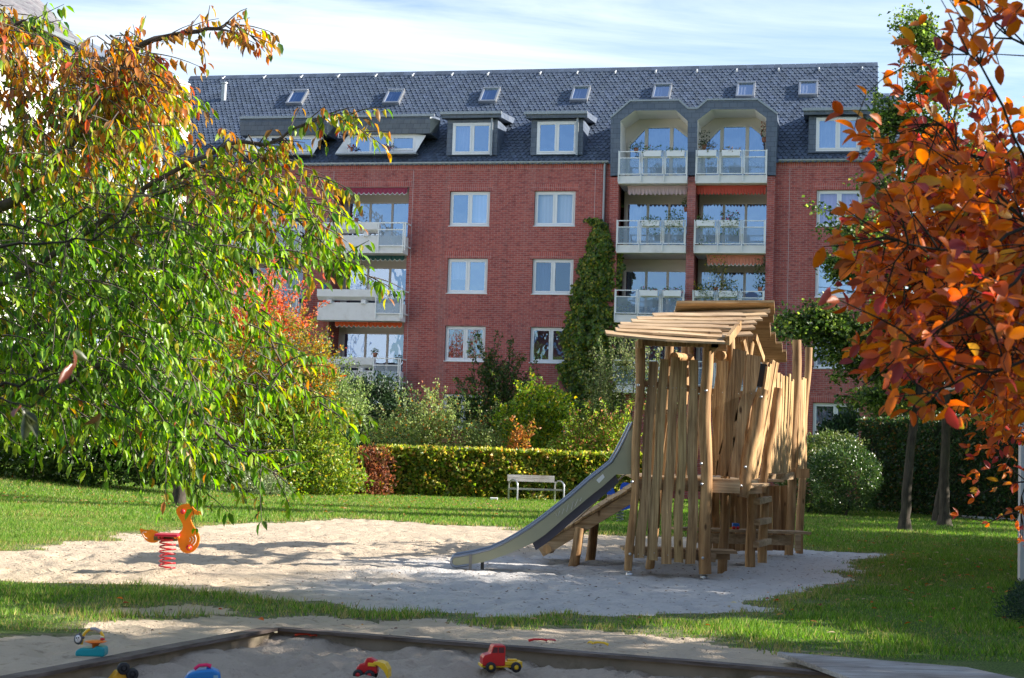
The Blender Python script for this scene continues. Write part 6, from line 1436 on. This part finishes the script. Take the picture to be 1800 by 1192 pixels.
# round clipped bushes on the right
shrub('round_bush', 'big round clipped dark bush right of the tower', 'bush', [E_(1483, 842, 47, 1.05, .98, .95)], 8500, .06, [(4, (.04, .085, .022)), (3, (.065, .115, .03)), (1, (.12, .17, .045))], 'leaf_thick', shell=.25, stems=2)
shrub('round_bush', 'paler rounded bush between the tower and the big round bush, dull yellow tinge', 'bush', [E_(1425, 845, 48.5, 1.1, 1.0, .8)], 6000, .07, [(4, (.06, .10, .022)), (2, (.14, .15, .04)), (1, (.04, .07, .02))], 'leaf_thick', shell=.3, stems=2)
shrub('round_bush', 'round clipped bush with lit top behind the big round bush', 'bush', [E_(1460, 800, 50.5, 1.2, .75, .8), E_(1430, 805, 50.5, .8, .6, .6)], 5200, .07, [(3, (.09, .14, .03)), (2, (.18, .22, .07)), (1, (.05, .08, .02))], 'leaf_thick', shell=.3, stems=2)
shrub('mahonia', 'dark spiky shrub in front of the lowest right window', 'shrub', [E_(1470, 765, 57, .65, .5, .5), E_(1485, 752, 57, .4, .45, .4)], 1500, .14, DK, 'needle', sprigs=14, sprig_len=.5, upright=1.0)
shrub('lilac_shrub', 'tall light green shrub at the right end of the brick building', 'shrub', [E_(1580, 720, 56, 1.2, 1.5, 1.0), E_(1620, 680, 57, 1.6, 1.6, 1.0), E_(1560, 760, 56, .9, .9, .8), E_(1700, 700, 56, 1.6, 1.7, 1.0), E_(1760, 660, 56, 1.4, 2.2, 1.0)], 15000, .10, [(4, (.07, .12, .025)), (3, (.13, .19, .035)), (2, (.20, .26, .06))], sprigs=40, sprig_len=.9, shell=.7)
shrub('creeping_juniper', 'dark evergreen bush at the lower right edge on the lawn', 'bush', [E_(1830, 1090, 15.8, .42, .34, .5), E_(1815, 1050, 16.5, .2, .2, .3)], 6500, .03, [(3, (.015, .045, .022)), (1, (.05, .09, .05))], 'needle', asp=.3, stems=2)

# climber on the facade
def climber():
    root = empty('wall_climber', f2w(fu(1043, 700), -.1, 0), 'dense green creeper climbing the brick wall up the downpipe', 'climber', rz=0)
    prof = [(385, 1052, 1064), (400, 1046, 1078), (440, 1028, 1086), (480, 1016, 1088), (520, 1010, 1088), (560, 996, 1098), (600, 994, 1100), (640, 986, 1096), (680, 998, 1090), (720, 1002, 1088), (745, 1014, 1084)]
    n = 15000; ys = nr.uniform(385, 745, n); v = VN(77); P = []
    for y in ys:
        for i in range(len(prof)-1):
            if prof[i][0] <= y <= prof[i+1][0]:
                q = (y-prof[i][0])/(prof[i+1][0]-prof[i][0]); a = prof[i][1]+(prof[i+1][1]-prof[i][1])*q; b = prof[i][2]+(prof[i+1][2]-prof[i][2])*q; break
        e = rnd.gauss(0, 2.5)+34*v.fbm(np.array([y*.035]), np.array([3.]), 3)[0]; e2 = rnd.gauss(0, 2.5)+28*v.fbm(np.array([y*.045]), np.array([30.]), 3)[0]; x = nr.uniform(a+e, b+e2)
        th = .15+.75*max(0, 1-abs((x-(a+b)/2)/((b-a)/2))**2)*(.6+.9*v.fbm(np.array([x*.08]), np.array([y*.06]), 3)[0]); u, z = fa(x, y); w = f2w(u, -.03-th*(1-.45*nr.random()**2), z); P.append((w.x, w.y, w.z))
    P = np.array(P); k = len(P); D = nr.normal(0, .6, (k, 3)); D[:, 2] -= .9; N = nr.normal(0, .5, (k, 3))+np.array([-.2, -1, .5]); L = nr.uniform(.09, .18, k)
    leaf_mesh('foliage', P, D, N, L, L*.85, pick([(5, (.10, .17, .03)), (3, (.16, .23, .035)), (1.8, (.36, .34, .05)), (1.5, (.04, .08, .018))], k, .2), MT['leaf'], root)
    m = MB()
    for x0, x1 in ((1043, 1058), (1040, 1035), (1046, 1070), (1044, 1050)):
        pts = []
        for i in range(9): y = 750-i*43; u, z = fa(x0+(x1-x0)*i/8+rnd.uniform(-4, 4), y); pts.append(f2w(u, -.06, z))
        m.tube(pts, [.05-.005*i for i in range(9)], 5)
    m.build('stem', MT['bark'], root, world=True)
climber()

# ------------------------------------------------------------------ trees
def limb(mb, pts, r0, r1, n=8, sub=3, w=.0):
    """curved limb through points (catmull-rom), returns dense points"""
    P = [Vector(p) for p in pts]; P = [P[0]*2-P[1]]+P+[P[-1]*2-P[-2]]; out = []
    for i in range(1, len(P)-2):
        a, b, c, d = P[i-1:i+3]
        for k in range(sub):
            t = k/sub; out.append(.5*((2*b)+(-a+c)*t+(2*a-5*b+4*c-d)*t*t+(-a+3*b-3*c+d)*t**3)+Vector((rnd.gauss(0, w), rnd.gauss(0, w), rnd.gauss(0, w))))
    out.append(P[-2]); m = len(out); mb.tube(out, [r0+(r1-r0)*(i/(m-1)) for i in range(m)], n); return out

def cherry():
    """weeping cherry whose trunk stands outside the left edge; its limbs hang into the view"""
    tx, ty = -8.6, 15.2; root = empty('cherry_tree', (tx, ty, 0), 'big cherry tree with drooping leaves, green below and orange at the top, filling the left', 'tree')
    T = MB(); fork = Vector((tx+.1, ty, 1.9)); T.tube([(tx, ty, -.1), (tx+.02, ty, .5), (tx-.03, ty, 1.2), fork], [.26, .20, .18, .17], 14)
    L = []
    def lim(pts, r0, r1, first=True): q = limb(T, ([fork] if first else [])+pts, r0, r1, 8, 4, .006); L.append(q); return q
    Y = 15.0
    main = lim([at(-120, 420, 15.4), at(60, 330, 15.2), at(130, 245, 15.1), at(190, 170, 15.0), at(240, 85, 14.9), at(310, 60, 14.9), at(380, 50, 14.8), at(405, 42, 14.8), at(440, 62, 14.8)], .065, .005)
    up = lim([at(-150, 250, 15.8), at(-30, 120, 15.8), at(30, 40, 15.6), at(70, 60, 15.5)], .06, .006)
    mid = lim([at(-60, 520, 14.8), at(120, 430, 14.6), at(260, 330, 14.5), at(400, 255, 14.4), at(470, 252, 14.3), (at(520, 225, 14.3)), at(590, 205, 14.2), at(640, 232, 14.2)], .036, .004)
    m2 = lim([at(-40, 600, 15.6), at(150, 520, 15.3), at(330, 300, 15.0), at(430, 330, 14.9), at(520, 385, 14.8), at(580, 450, 14.8), at(650, 486, 14.8)], .03, .003)
    m3 = lim([at(0, 640, 16.2), at(180, 560, 15.8), at(340, 500, 15.5), at(450, 560, 15.4), at(520, 680, 15.3), at(600, 760, 15.2)], .03, .004)
    m4 = lim([at(0, 700, 14.6), at(180, 640, 14.4), at(300, 690, 14.2), at(400, 780, 14.2), at(480, 830, 14.2)], .045, .004)
    m5 = lim([at(100, 650, 15), at(250, 700, 14.9), at(330, 800, 15.0), at(342, 850, 15.0)], .03, .004)
    m6 = lim([at(-60, 560, 17), at(150, 470, 17), at(300, 400, 17), at(400, 430, 16.8)], .03, .004)
    m7 = lim([at(-60, 640, 17), at(50, 620, 16.8), at(150, 680, 16.6), at(230, 780, 16.6)], .04, .004)
    # hanging twigs: start, direction, length
    SP = []
    def spray(s, d, Lg, warm, dens=1.0): SP.append((Vector(s), Vector(d).normalized(), Lg, warm, dens))
    for q, a0, warm in ((main, .35, .95), (up, .5, .35), (mid, .35, .6), (m2, .4, .35), (m3, .3, .3), (m4, .3, .1), (m5, .3, .05), (m6, .95, .3), (m7, .3, .05)):
        m = len(q)
        for i in range(int(m*a0), m):
            for k in range(2 if q is not main else 2):
                if rnd.random() < .8: spray(q[i], (rnd.uniform(-.1, .9), rnd.uniform(-.5, .5), rnd.uniform(-.3, .35)), rnd.uniform(.18, .55) if q in (main, mid, m2) else rnd.uniform(.3, .8), warm)
        spray(q[-1], q[-1]-q[-2], .25, warm)
    # sprays filling the crown volume
    def inpoly(x, y, poly):
        c = False; n = len(poly)
        for i in range(n):
            (x1, y1), (x2, y2) = poly[i], poly[(i+1) % n]
            if (y1 > y) != (y2 > y) and x < (x2-x1)*(y-y1)/(y2-y1)+x1: c = not c
        return c
    vd = VN(5)
    regs = [([(-60, 200), (90, 215), (200, 120), (290, 160), (270, 240), (330, 300), (400, 300), (410, 400), (375, 530), (350, 650), (370, 740), (360, 800), (310, 830), (200, 760), (-60, 730)], 1650, 13.6, 17.8),
            ([(-60, 20), (30, 25), (60, 70), (100, 130), (60, 200), (-60, 230)], 130, 15, 16.5),
            ([(120, 90), (220, 70), (270, 110), (290, 180), (230, 230), (120, 230), (60, 200)], 260, 14.4, 16),
            ([(330, 240), (440, 250), (540, 260), (560, 330), (590, 400), (520, 470), (430, 520), (400, 380)], 150, 14.2, 16.5),
            ([(-600, 120), (-60, 40), (-60, 760), (-450, 720), (-700, 400)], 950, 13.6, 17.4),
            ([(400, 520), (470, 560), (500, 640), (560, 700), (590, 750), (480, 770), (400, 760)], 50, 14.2, 16),
            ([(290, 780), (350, 780), (390, 830), (350, 860), (310, 850)], 9, 14.6, 15.6)]
    for poly, n, ya, yb in regs:
        xs = [p[0] for p in poly]; ys = [p[1] for p in poly]; k = 0
        while k < n:
            x, y = rnd.uniform(min(xs), max(xs)), rnd.uniform(min(ys), max(ys))
            if not inpoly(x, y, poly): continue
            k += 1
            if vd.fbm(np.array([x*.02]), np.array([y*.02]), 3)[0] < -.30 and rnd.random() < .8: continue
            Yy = rnd.uniform(ya, yb); s = at(x, y-18, Yy); w = max(0, min(1, (430-y)/330))+rnd.gauss(0, .22)+.25*max(0, (x-300)/300)
            spray(s, (rnd.uniform(-.3, 1.0), rnd.uniform(-.7, .7), rnd.uniform(-.6, .1)), rnd.uniform(.3, .75), w)
    P, D, N, Ls, C = [], [], [], [], []
    tw = MB()
    for s, d, Lg, warm, dens in SP:
        n = max(3, int(Lg/.09)); p = s.copy(); dd = d.copy(); pts = [p.copy()]
        for i in range(n):
            dd = (dd+Vector((rnd.gauss(0, .07), rnd.gauss(0, .07), -.085))).normalized(); p = p+dd*.09; pts.append(p.copy())
        tw.tube(pts, [.005*(1-i/len(pts))+.0018 for i in range(len(pts))], 4, caps=False)
        for q in pts[1:]:
            for k in range(2):
                if rnd.random() < .12: continue
                a = rnd.uniform(0, 6.28); D.append((math.cos(a)*.55+dd.x*.4, math.sin(a)*.55+dd.y*.4, -1+rnd.uniform(-.15, .6))); N.append((math.cos(a)+rnd.gauss(0, .4), math.sin(a)+rnd.gauss(0, .4), .5+rnd.gauss(0, .3)))
                P.append((q.x+math.cos(a)*.015, q.y+math.sin(a)*.015, q.z-rnd.uniform(0, .02))); Ls.append(rnd.uniform(.075, .14)); C.append(warm+rnd.gauss(0, .26))
    n = len(P); C = np.array(C); g = pick([(5, (.14, .28, .024)), (3, (.26, .40, .034)), (2.6, (.065, .145, .02))], n, .22); y = pick([(2, (.44, .38, .04)), (3, (.27, .36, .035)), (1.5, (.38, .23, .045))], n, .2); o = pick([(3, (.46, .18, .045)), (2, (.52, .28, .05)), (.7, (.46, .09, .045)), (2.2, (.27, .14, .05))], n, .22)
    col = np.where((C > .76)[:, None], o, np.where((C > .46)[:, None], y, g))
    Ls = np.array(Ls); leaf_mesh('foliage', P, D, N, Ls, Ls*nr.uniform(.34, .50, n), col, MT['leaf_cherry'], root, MID)
    T.build('trunk', MT['bark_cherry'], root, world=True); tw.build('twigs', MT['bark_cherry'], root, world=True)
    print('cherry leaves', n)
cherry()

def near_twigs(name, label, cat, seeds, leaves, root_at, ls, pal, rad=.006, asp=.55, branch_mat='bark_dark', depth=3, leaf_mat='leaf_smoke', seglen=.09, zig=.35, fork=.55, spread=.75, lp=.75, tmpl=OVAL, droop=0.0, edge=None):
    """branches grown from seed polylines: each throws side twigs, leaves sit on the twigs"""
    root = empty(name, root_at, label, cat); T = MB(); P, D, N = [], [], []
    def grow(p, d, L, r, lev):
        pts = [p.copy()]; n = max(2, int(L/seglen))
        if outside(p): return
        for i in range(n):
            if outside(p) and rnd.random() < .8: break
            d = (d+Vector((rnd.gauss(0, zig), rnd.gauss(0, zig), rnd.gauss(0, zig)))*.5).normalized(); p = p+d*seglen*rnd.uniform(.7, 1.2); pts.append(p.copy())
            if lev < depth and rnd.random() < fork: grow(p, (d+Vector((rnd.gauss(0, spread), rnd.gauss(0, spread), rnd.gauss(0, spread)))).normalized(), L*rnd.uniform(.3, .6), r*.6, lev+1)
            if (lev >= depth-1 or i > n*.5) and rnd.random() < lp: leaf(p, d)
        T.tube(pts, [r*(1-.6*i/len(pts)) for i in range(len(pts))], 5, caps=False)
        leaf(p, d)
    def outside(p):            # the crown's own outline, as a curve in the plane through the limbs
        if edge is None: return False
        v = Vector(p)-CAM; x = v.dot(RT)/v.dot(FW); z = v.dot(UP)/v.dot(FW)
        dx = x*FPX+900 - np.interp(596-z*FPX, *edge); return dx < 0 or (dx < 150 and rnd.random() > .45+.5*dx/150)
    def leaf(p, d):
        if outside(p) and rnd.random() < .95: return
        for k in range(rnd.choice((1, 2, 2)) if leaves else 0):
            a = Vector((rnd.gauss(0, 1), rnd.gauss(0, 1), rnd.gauss(0, 1))).normalized(); e = (d*.5+a*.9+Vector((-.35, 0, -.1-droop))).normalized(); P.append(tuple(p)); D.append(tuple(e)); N.append((rnd.gauss(0, .75), rnd.gauss(0, .8)-.35, .7+rnd.gauss(0, .3)))
    for pts, r0, r1, tws, tl in seeds:
        q = limb(T, pts, r0, r1, 7, 4, .006); m = len(q)
        for i in range(tws):
            j = int(m*(.15+.85*rnd.random()**.8)); j = min(j, m-1); d = (q[min(j+1, m-1)]-q[max(j-1, 0)]).normalized()
            grow(q[j], (d*.6+Vector((rnd.gauss(0, spread), rnd.gauss(0, spread), rnd.gauss(0, spread)))).normalized(), tl*rnd.uniform(.5, 1.2), rad*rnd.uniform(.5, 1), 1)
        grow(q[-1], (q[-1]-q[-2]).normalized(), tl*.4, rad*.6, 2)
    n = len(P)
    if n:
        L = ls*nr.uniform(.7, 1.25, n); leaf_mesh('foliage', P, D, N, L, L*asp*nr.uniform(.8, 1.15, n), pick(pal, n, .2), MT[leaf_mat], root, tmpl)
    T.build('branches', MT[branch_mat], root, world=True); print(name, n); return root

ORG = [(5, (.50, .115, .018)), (4, (.38, .070, .018)), (3, (.58, .165, .026)), (1.8, (.28, .05, .05)), (.5, (.46, .22, .035)), (.2, (.20, .15, .03))]
near_twigs('smoke_tree', 'orange-leaved tree with dark crooked twigs reaching in close from the right edge', 'tree', [
    ([at(2150, 520, 4.6), at(1900, 470, 4.6), at(1740, 330, 4.5), at(1670, 240, 4.5), at(1620, 190, 4.5)], .007, .002, 13, .32),
    ([at(2150, 520, 4.6), at(1850, 340, 4.4), at(1740, 150, 4.3), at(1680, 50, 4.3)], .006, .002, 9, .30),
    ([at(2150, 560, 4.4), at(1900, 370, 4.3), at(1740, 440, 4.1), at(1620, 430, 4.0), at(1540, 420, 4.0)], .007, .0015, 22, .26),
    ([at(2150, 600, 4.4), at(1900, 430, 4.2), at(1780, 500, 3.9), at(1680, 570, 3.8), at(1590, 610, 3.8)], .007, .0015, 22, .26),
    ([at(2150, 640, 4.4), at(1950, 600, 4.0), at(1800, 640, 3.8), at(1700, 665, 3.8), at(1620, 700, 3.8)], .007, .0015, 18, .24),
    ([at(2150, 400, 4.8), at(1900, 160, 4.7), at(1780, 60, 4.7), at(1700, 0, 4.7)], .007, .002, 14, .3),
    ([at(2150, 560, 5.6), at(1900, 520, 5.5), at(1720, 520, 5.4), at(1600, 480, 5.3)], .012, .003, 70, .5),
    ([at(2150, 560, 6.2), at(1900, 360, 6.0), at(1780, 290, 5.8), at(1680, 270, 5.8)], .010, .002, 22, .4),
    ([at(2150, 640, 6.2), at(1950, 560, 5.8), at(1800, 420, 5.6), at(1700, 330, 5.6)], .014, .003, 44, .5),
    ([at(2150, 640, 7.2), at(1950, 500, 7.0), at(1800, 400, 6.8), at(1700, 400, 6.6)], .012, .003, 110, .6),
    ([at(2150, 700, 7.2), at(1950, 640, 7.0), at(1800, 560, 6.8), at(1690, 560, 6.6)], .012, .003, 110, .6),
    ([at(2150, 660, 6.0), at(1950, 640, 5.6), at(1800, 580, 5.4), at(1700, 610, 5.4)], .014, .003, 40, .45),
    ], True, (2.3, 4.9, 0), .053, ORG, rad=.0034, zig=.42, seglen=.055, fork=.26, asp=.56, edge=([-60, 0, 60, 150, 200, 280, 330, 400, 430, 480, 560, 620, 700, 740, 770, 790], [1570, 1590, 1570, 1490, 1470, 1460, 1470, 1425, 1420, 1450, 1450, 1480, 1545, 1590, 1690, 1800]))
near_twigs('orange_shrub', 'small-leaved orange shrub in front of the white post at the right edge', 'shrub', [
    ([at(1900, 900, 9), at(1850, 800, 9), at(1800, 720, 9), at(1785, 700, 9)], .009, .002, 16, .2), ([at(1900, 900, 9), at(1840, 860, 9), at(1800, 850, 9), at(1795, 900, 9)], .009, .002, 16, .2), ([at(1900, 900, 9), at(1850, 780, 9), at(1810, 760, 9), at(1785, 770, 9)], .009, .002, 16, .2)],
    True, (3.3, 9, 0), .055, ORG, asp=.5, depth=3)
near_twigs('shaded_branch', 'thin close twig with a few large olive and rust leaves at the left edge', 'branch', [
    ([at(-260, 760, 3.4), at(-60, 690, 3.4), at(30, 675, 3.35), at(80, 668, 3.3), at(130, 662, 3.3)], .005, .0015, 2, .05), ([at(-260, 760, 3.4), at(-40, 700, 3.4), at(10, 706, 3.35), at(60, 712, 3.3)], .004, .0015, 1, .05)],
    True, (-2.0, 3.4, 0), .055, [(3, (.035, .045, .012)), (2, (.14, .035, .015)), (1, (.07, .03, .015))], asp=.42, depth=1, lp=.25, droop=.6, seglen=.05, rad=.002, leaf_mat='leaf_thick')
near_twigs('bare_branch', 'blurred dark leafless twigs crossing the cherry leaves at the left edge', 'branch', [
    ([at(-260, 520, 4.0), at(-60, 445, 4.0), at(60, 432, 4.0), at(160, 415, 3.9), at(270, 345, 3.9)], .006, .0015, 8, .16), ([at(-260, 480, 4.2), at(-40, 400, 4.2), at(60, 400, 4.1), at(180, 372, 4.1), at(280, 380, 4.1)], .005, .0015, 7, .16)],
    False, (-2.4, 4.0, 0), .05, ORG, depth=2, rad=.003)

def alder(name, label, base_px, tops, cl, Yb, r, pal, extra=(), lean=None, n=9000):
    g = gr(*base_px); root = empty(name, (g.x, g.y, 0), label, 'tree'); T = MB(); pts = [Vector((g.x, g.y, -.1)), Vector((g.x, g.y, .25))]+[at(x, y, g.y) for x, y in tops]
    q = limb(T, pts, r*1.25, r*.22, 12, 3, .012); T.lathe([(r*1.9, -.03), (r*1.45, .10), (r*1.2, .3)], (g.x, g.y, 0), 14)
    P = []; O = []
    for (x, y, rx, rz, dY) in cl:
        c = at(x, y, g.y+dY); near = min(q, key=lambda p: abs(p.z-(c.z-.6*rz))+.2*abs(p.x-c.x))
        limb(T, [near, near.lerp(c, .5)+Vector((0, 0, rnd.uniform(-.1, .25))), c+Vector((rnd.uniform(-.2, .2), 0, 0))], r*.30, .008, 6, 4, .02)
        for k in range(12):
            a = rnd.uniform(0, 6.28); e = c+Vector((math.cos(a)*rx*rnd.uniform(.5, 1.5), math.sin(a)*rx, rnd.uniform(-.9, 1.3)*rz)); s = near.lerp(c, rnd.uniform(.5, 1)); T.tube([s, s.lerp(e, .5)+Vector((0, 0, .08)), e], [.012, .008, .003], 4, caps=False)
            m = int(n/len(cl)/6); t = nr.random(m)[:, None]; cc = np.array(s)*(1-t)+np.array(e)*t; P.append(cc+nr.normal(0, .11, (m, 3))); O.append(nr.normal(0, 1, (m, 3)))
        p, d = ell_points(int(n/len(cl)*.3), c, (rx, rx*.8, rz), 1.0, seed=rnd.randint(0, 999)); P.append(p); O.append(d)
    P = np.concatenate(P); O = np.concatenate(O); k = len(P); D = O+nr.normal(0, .5, (k, 3)); N = nr.normal(0, .6, (k, 3)); N[:, 2] += .7; L = nr.uniform(.07, .13, k)
    leaf_mesh('crown', P, D, N, L, L*.75, pick(pal, k, .22), MT['leaf'], root); T.build('trunk', MT['bark'], root, world=True); return root
AL = [(4, (.08, .135, .03)), (3, (.13, .20, .04)), (1.8, (.26, .33, .08)), (2, (.03, .06, .016))]
alder('alder_tree', 'slim grey-trunked tree on the right lawn, left one of the pair, leaning slightly', (1590, 934), [(1596, 840), (1607, 740), (1622, 640), (1640, 520), (1655, 400), (1668, 260), (1690, 150)],
      [(1420, 585, .75, .32, -.3), (1480, 610, .8, .4, .2), (1550, 560, .8, .5, 0), (1500, 405, .9, .5, -.3), (1560, 350, .6, .55, .3), (1480, 470, .5, .25, 0), (1560, 210, .5, .6, 0), (1570, 270, .6, .5, 0), (1560, 650, .8, .4, .4), (1620, 600, .8, .6, 0), (1600, 470, .8, .6, .3), (1450, 560, .7, .35, 0), (1400, 570, .5, .25, .3), (1500, 640, .8, .4, .3), (1540, 700, .7, .25, -.3), (1610, 60, .45, .5, 0), (1630, 150, .55, .5, 0), (1640, 230, .6, .6, 0), (1700, 290, .6, .6, 0), (1600, 330, .6, .5, 0)], 0, .115, AL, n=17000)
alder('alder_tree', 'thicker grey-trunked tree on the right lawn, right one of the pair', (1660, 926), [(1660, 840), (1664, 740), (1672, 640), (1690, 520), (1720, 380), (1745, 250)],
      [(1640, 640, .9, .6, .5), (1700, 600, 1.0, .7, 0), (1760, 560, 1.0, .8, .5), (1650, 520, .9, .7, 0), (1720, 450, 1.0, .8, 0), (1790, 470, 1.0, .8, 0), (1700, 360, .8, .7, 0), (1780, 640, .8, .5, 0), (1700, 700, .8, .4, .4), (1620, 700, .7, .3, .5)], 0, .135, AL, n=15000)
g = gr(1644, 918); m = MB(); limb(m, [Vector((g.x, g.y, -.1)), at(1650, 880, g.y), at(1657, 840, g.y), at(1664, 760, g.y)], .13, .07, 10, 3, .008); o = m.build('tree_trunk', MT['bark']); tag(o, 'short leaning trunk directly behind the right tree of the pair', 'trunk')
def left_trunk():
    g = gr(316, 888); root = empty('background_tree', (g.x, g.y, 0), 'yellow-green tree on the far lawn above the duck rocker, behind the cherry leaves', 'tree'); T = MB()
    q = limb(T, [Vector((g.x, g.y, -.1)), at(315, 860, g.y), at(310, 800, g.y), at(300, 720, g.y), at(305, 600, g.y), at(290, 480, g.y)], .19, .07, 10, 4, .02); T.build('trunk', MT['bark'], root, world=True)
    P, O = [], []
    for x, y, r in ((250, 640, 1.3), (330, 620, 1.3), (180, 700, 1.2), (300, 540, 1.4), (120, 620, 1.3), (230, 560, 1.3), (60, 700, 1.3), (290, 730, .9), (60, 560, 1.5), (-30, 480, 1.6), (110, 470, 1.6), (220, 440, 1.5), (330, 470, 1.2), (-40, 640, 1.5), (20, 380, 1.5), (150, 370, 1.4)):
        c = at(x, y, g.y); p, d = ell_points(1100, c, (r, r, r), .9, seed=rnd.randint(0, 99)); P.append(p); O.append(d)
    P = np.concatenate(P); O = np.concatenate(O); k = len(P); L = nr.uniform(.10, .18, k); leaf_mesh('crown', P, O+nr.normal(0, .6, (k, 3)), nr.normal(0, .6, (k, 3))+[0, 0, .7], L, L*.5, pick(YG, k, .2), MT['leaf'], root)
left_trunk()
# dark undergrowth along the far left edge of the lawn
shrub('border_shrub', 'dark green border shrub far left behind the cherry leaves', 'shrub', [E_(30, 770, 45, 2.4, 1.7, 1.0), E_(170, 785, 45, 2.4, 1.5, 1.0), E_(300, 800, 45, 1.8, 1.2, 1.0), E_(-80, 750, 45, 2.2, 2.0, 1.0), E_(100, 740, 45.5, 2.0, 1.6, .8), E_(235, 745, 45.5, 1.8, 1.5, .8)], 21000, .12, G1, sprigs=10)

# unseen hedge and trees added at the right to cast shade
hedge('added_shade_hedge', 'dense unseen hedge added outside the right edge to shade the lawn', [(13.4, 33.0), (11.3, 22.0), (11.0, 5.0)], 3.8, 1.2, 12000, G1, .16)
def added_shade_tree(x, y, h, r, label, n=5200, trunk=.2, low=.35):
    root = empty('added_shade_tree', (x, y, 0), label, 'tree'); T = MB(); top = Vector((x, y, h*.8)); limb(T, [Vector((x, y, -.1)), Vector((x+.1, y, h*.3)), Vector((x-.1, y+.1, h*.6)), top], trunk, .05, 10, 3, .02)
    P = []; O = []
    for k in range(9):
        a = k*2.4; rr = r*.5; c = Vector((x+math.cos(a)*rr, y+math.sin(a)*rr, h*(low+.12)+(h*(1-low)-r*.5)*((k*.37) % 1))); T.tube([top.lerp(Vector((x, y, h*.3)), .5), c], [.05, .015], 6)
        p, d = ell_points(n//9, c, (r*.62, r*.62, r*.55), .9, seed=k+int(x*10)); P.append(p); O.append(d)
    P = np.concatenate(P); O = np.concatenate(O); k = len(P); L = nr.uniform(.16, .26, k); leaf_mesh('crown', P, O+nr.normal(0, .5, (k, 3)), nr.normal(0, .6, (k, 3))+[0, 0, .8], L, L*.6, pick(AL, k, .2), MT['leaf_thick'], root); T.build('trunk', MT['bark'], root, world=True)
for a in [(10.5, 10.8, 8.3, 2.5, 'tall unseen tree added past the right edge for shade, nearest the sandpit', 14000), (11.5, 15.4, 8.0, 2.1, 'tall unseen tree added past the right edge for shade, second from the sandpit', 11000), (14.8, 18.0, 8.6, 2.2, 'tall unseen tree added past the right edge for shade, third from the sandpit', 7000), (11.8, 21.2, 5.4, 2.4, 'low spreading unseen tree added for shade beside the shelter', 12000),
          (12.0, 25.0, 5.5, 2.5, 'middle-sized unseen tree added for shade behind the shelter', 12000), (12.6, 29.0, 5.6, 2.6, 'middle-sized unseen tree added for shade farther back at the right', 12000), (6.3, 5.2, 5.6, 2.0, 'bushy unseen tree added beside the viewer to cast shade', 3000), (14.8, 33.5, 7.0, 2.5, 'unseen tree added for shade near the alder pair', 15000), (17.0, 38.5, 8.0, 2.9, 'tall unseen tree added for shade beyond the alder pair', 16000), (17.6, 43.0, 7.6, 2.6, 'unseen tree added for shade at the end of the dark hedge', 15000)]:
    added_shade_tree(*a)
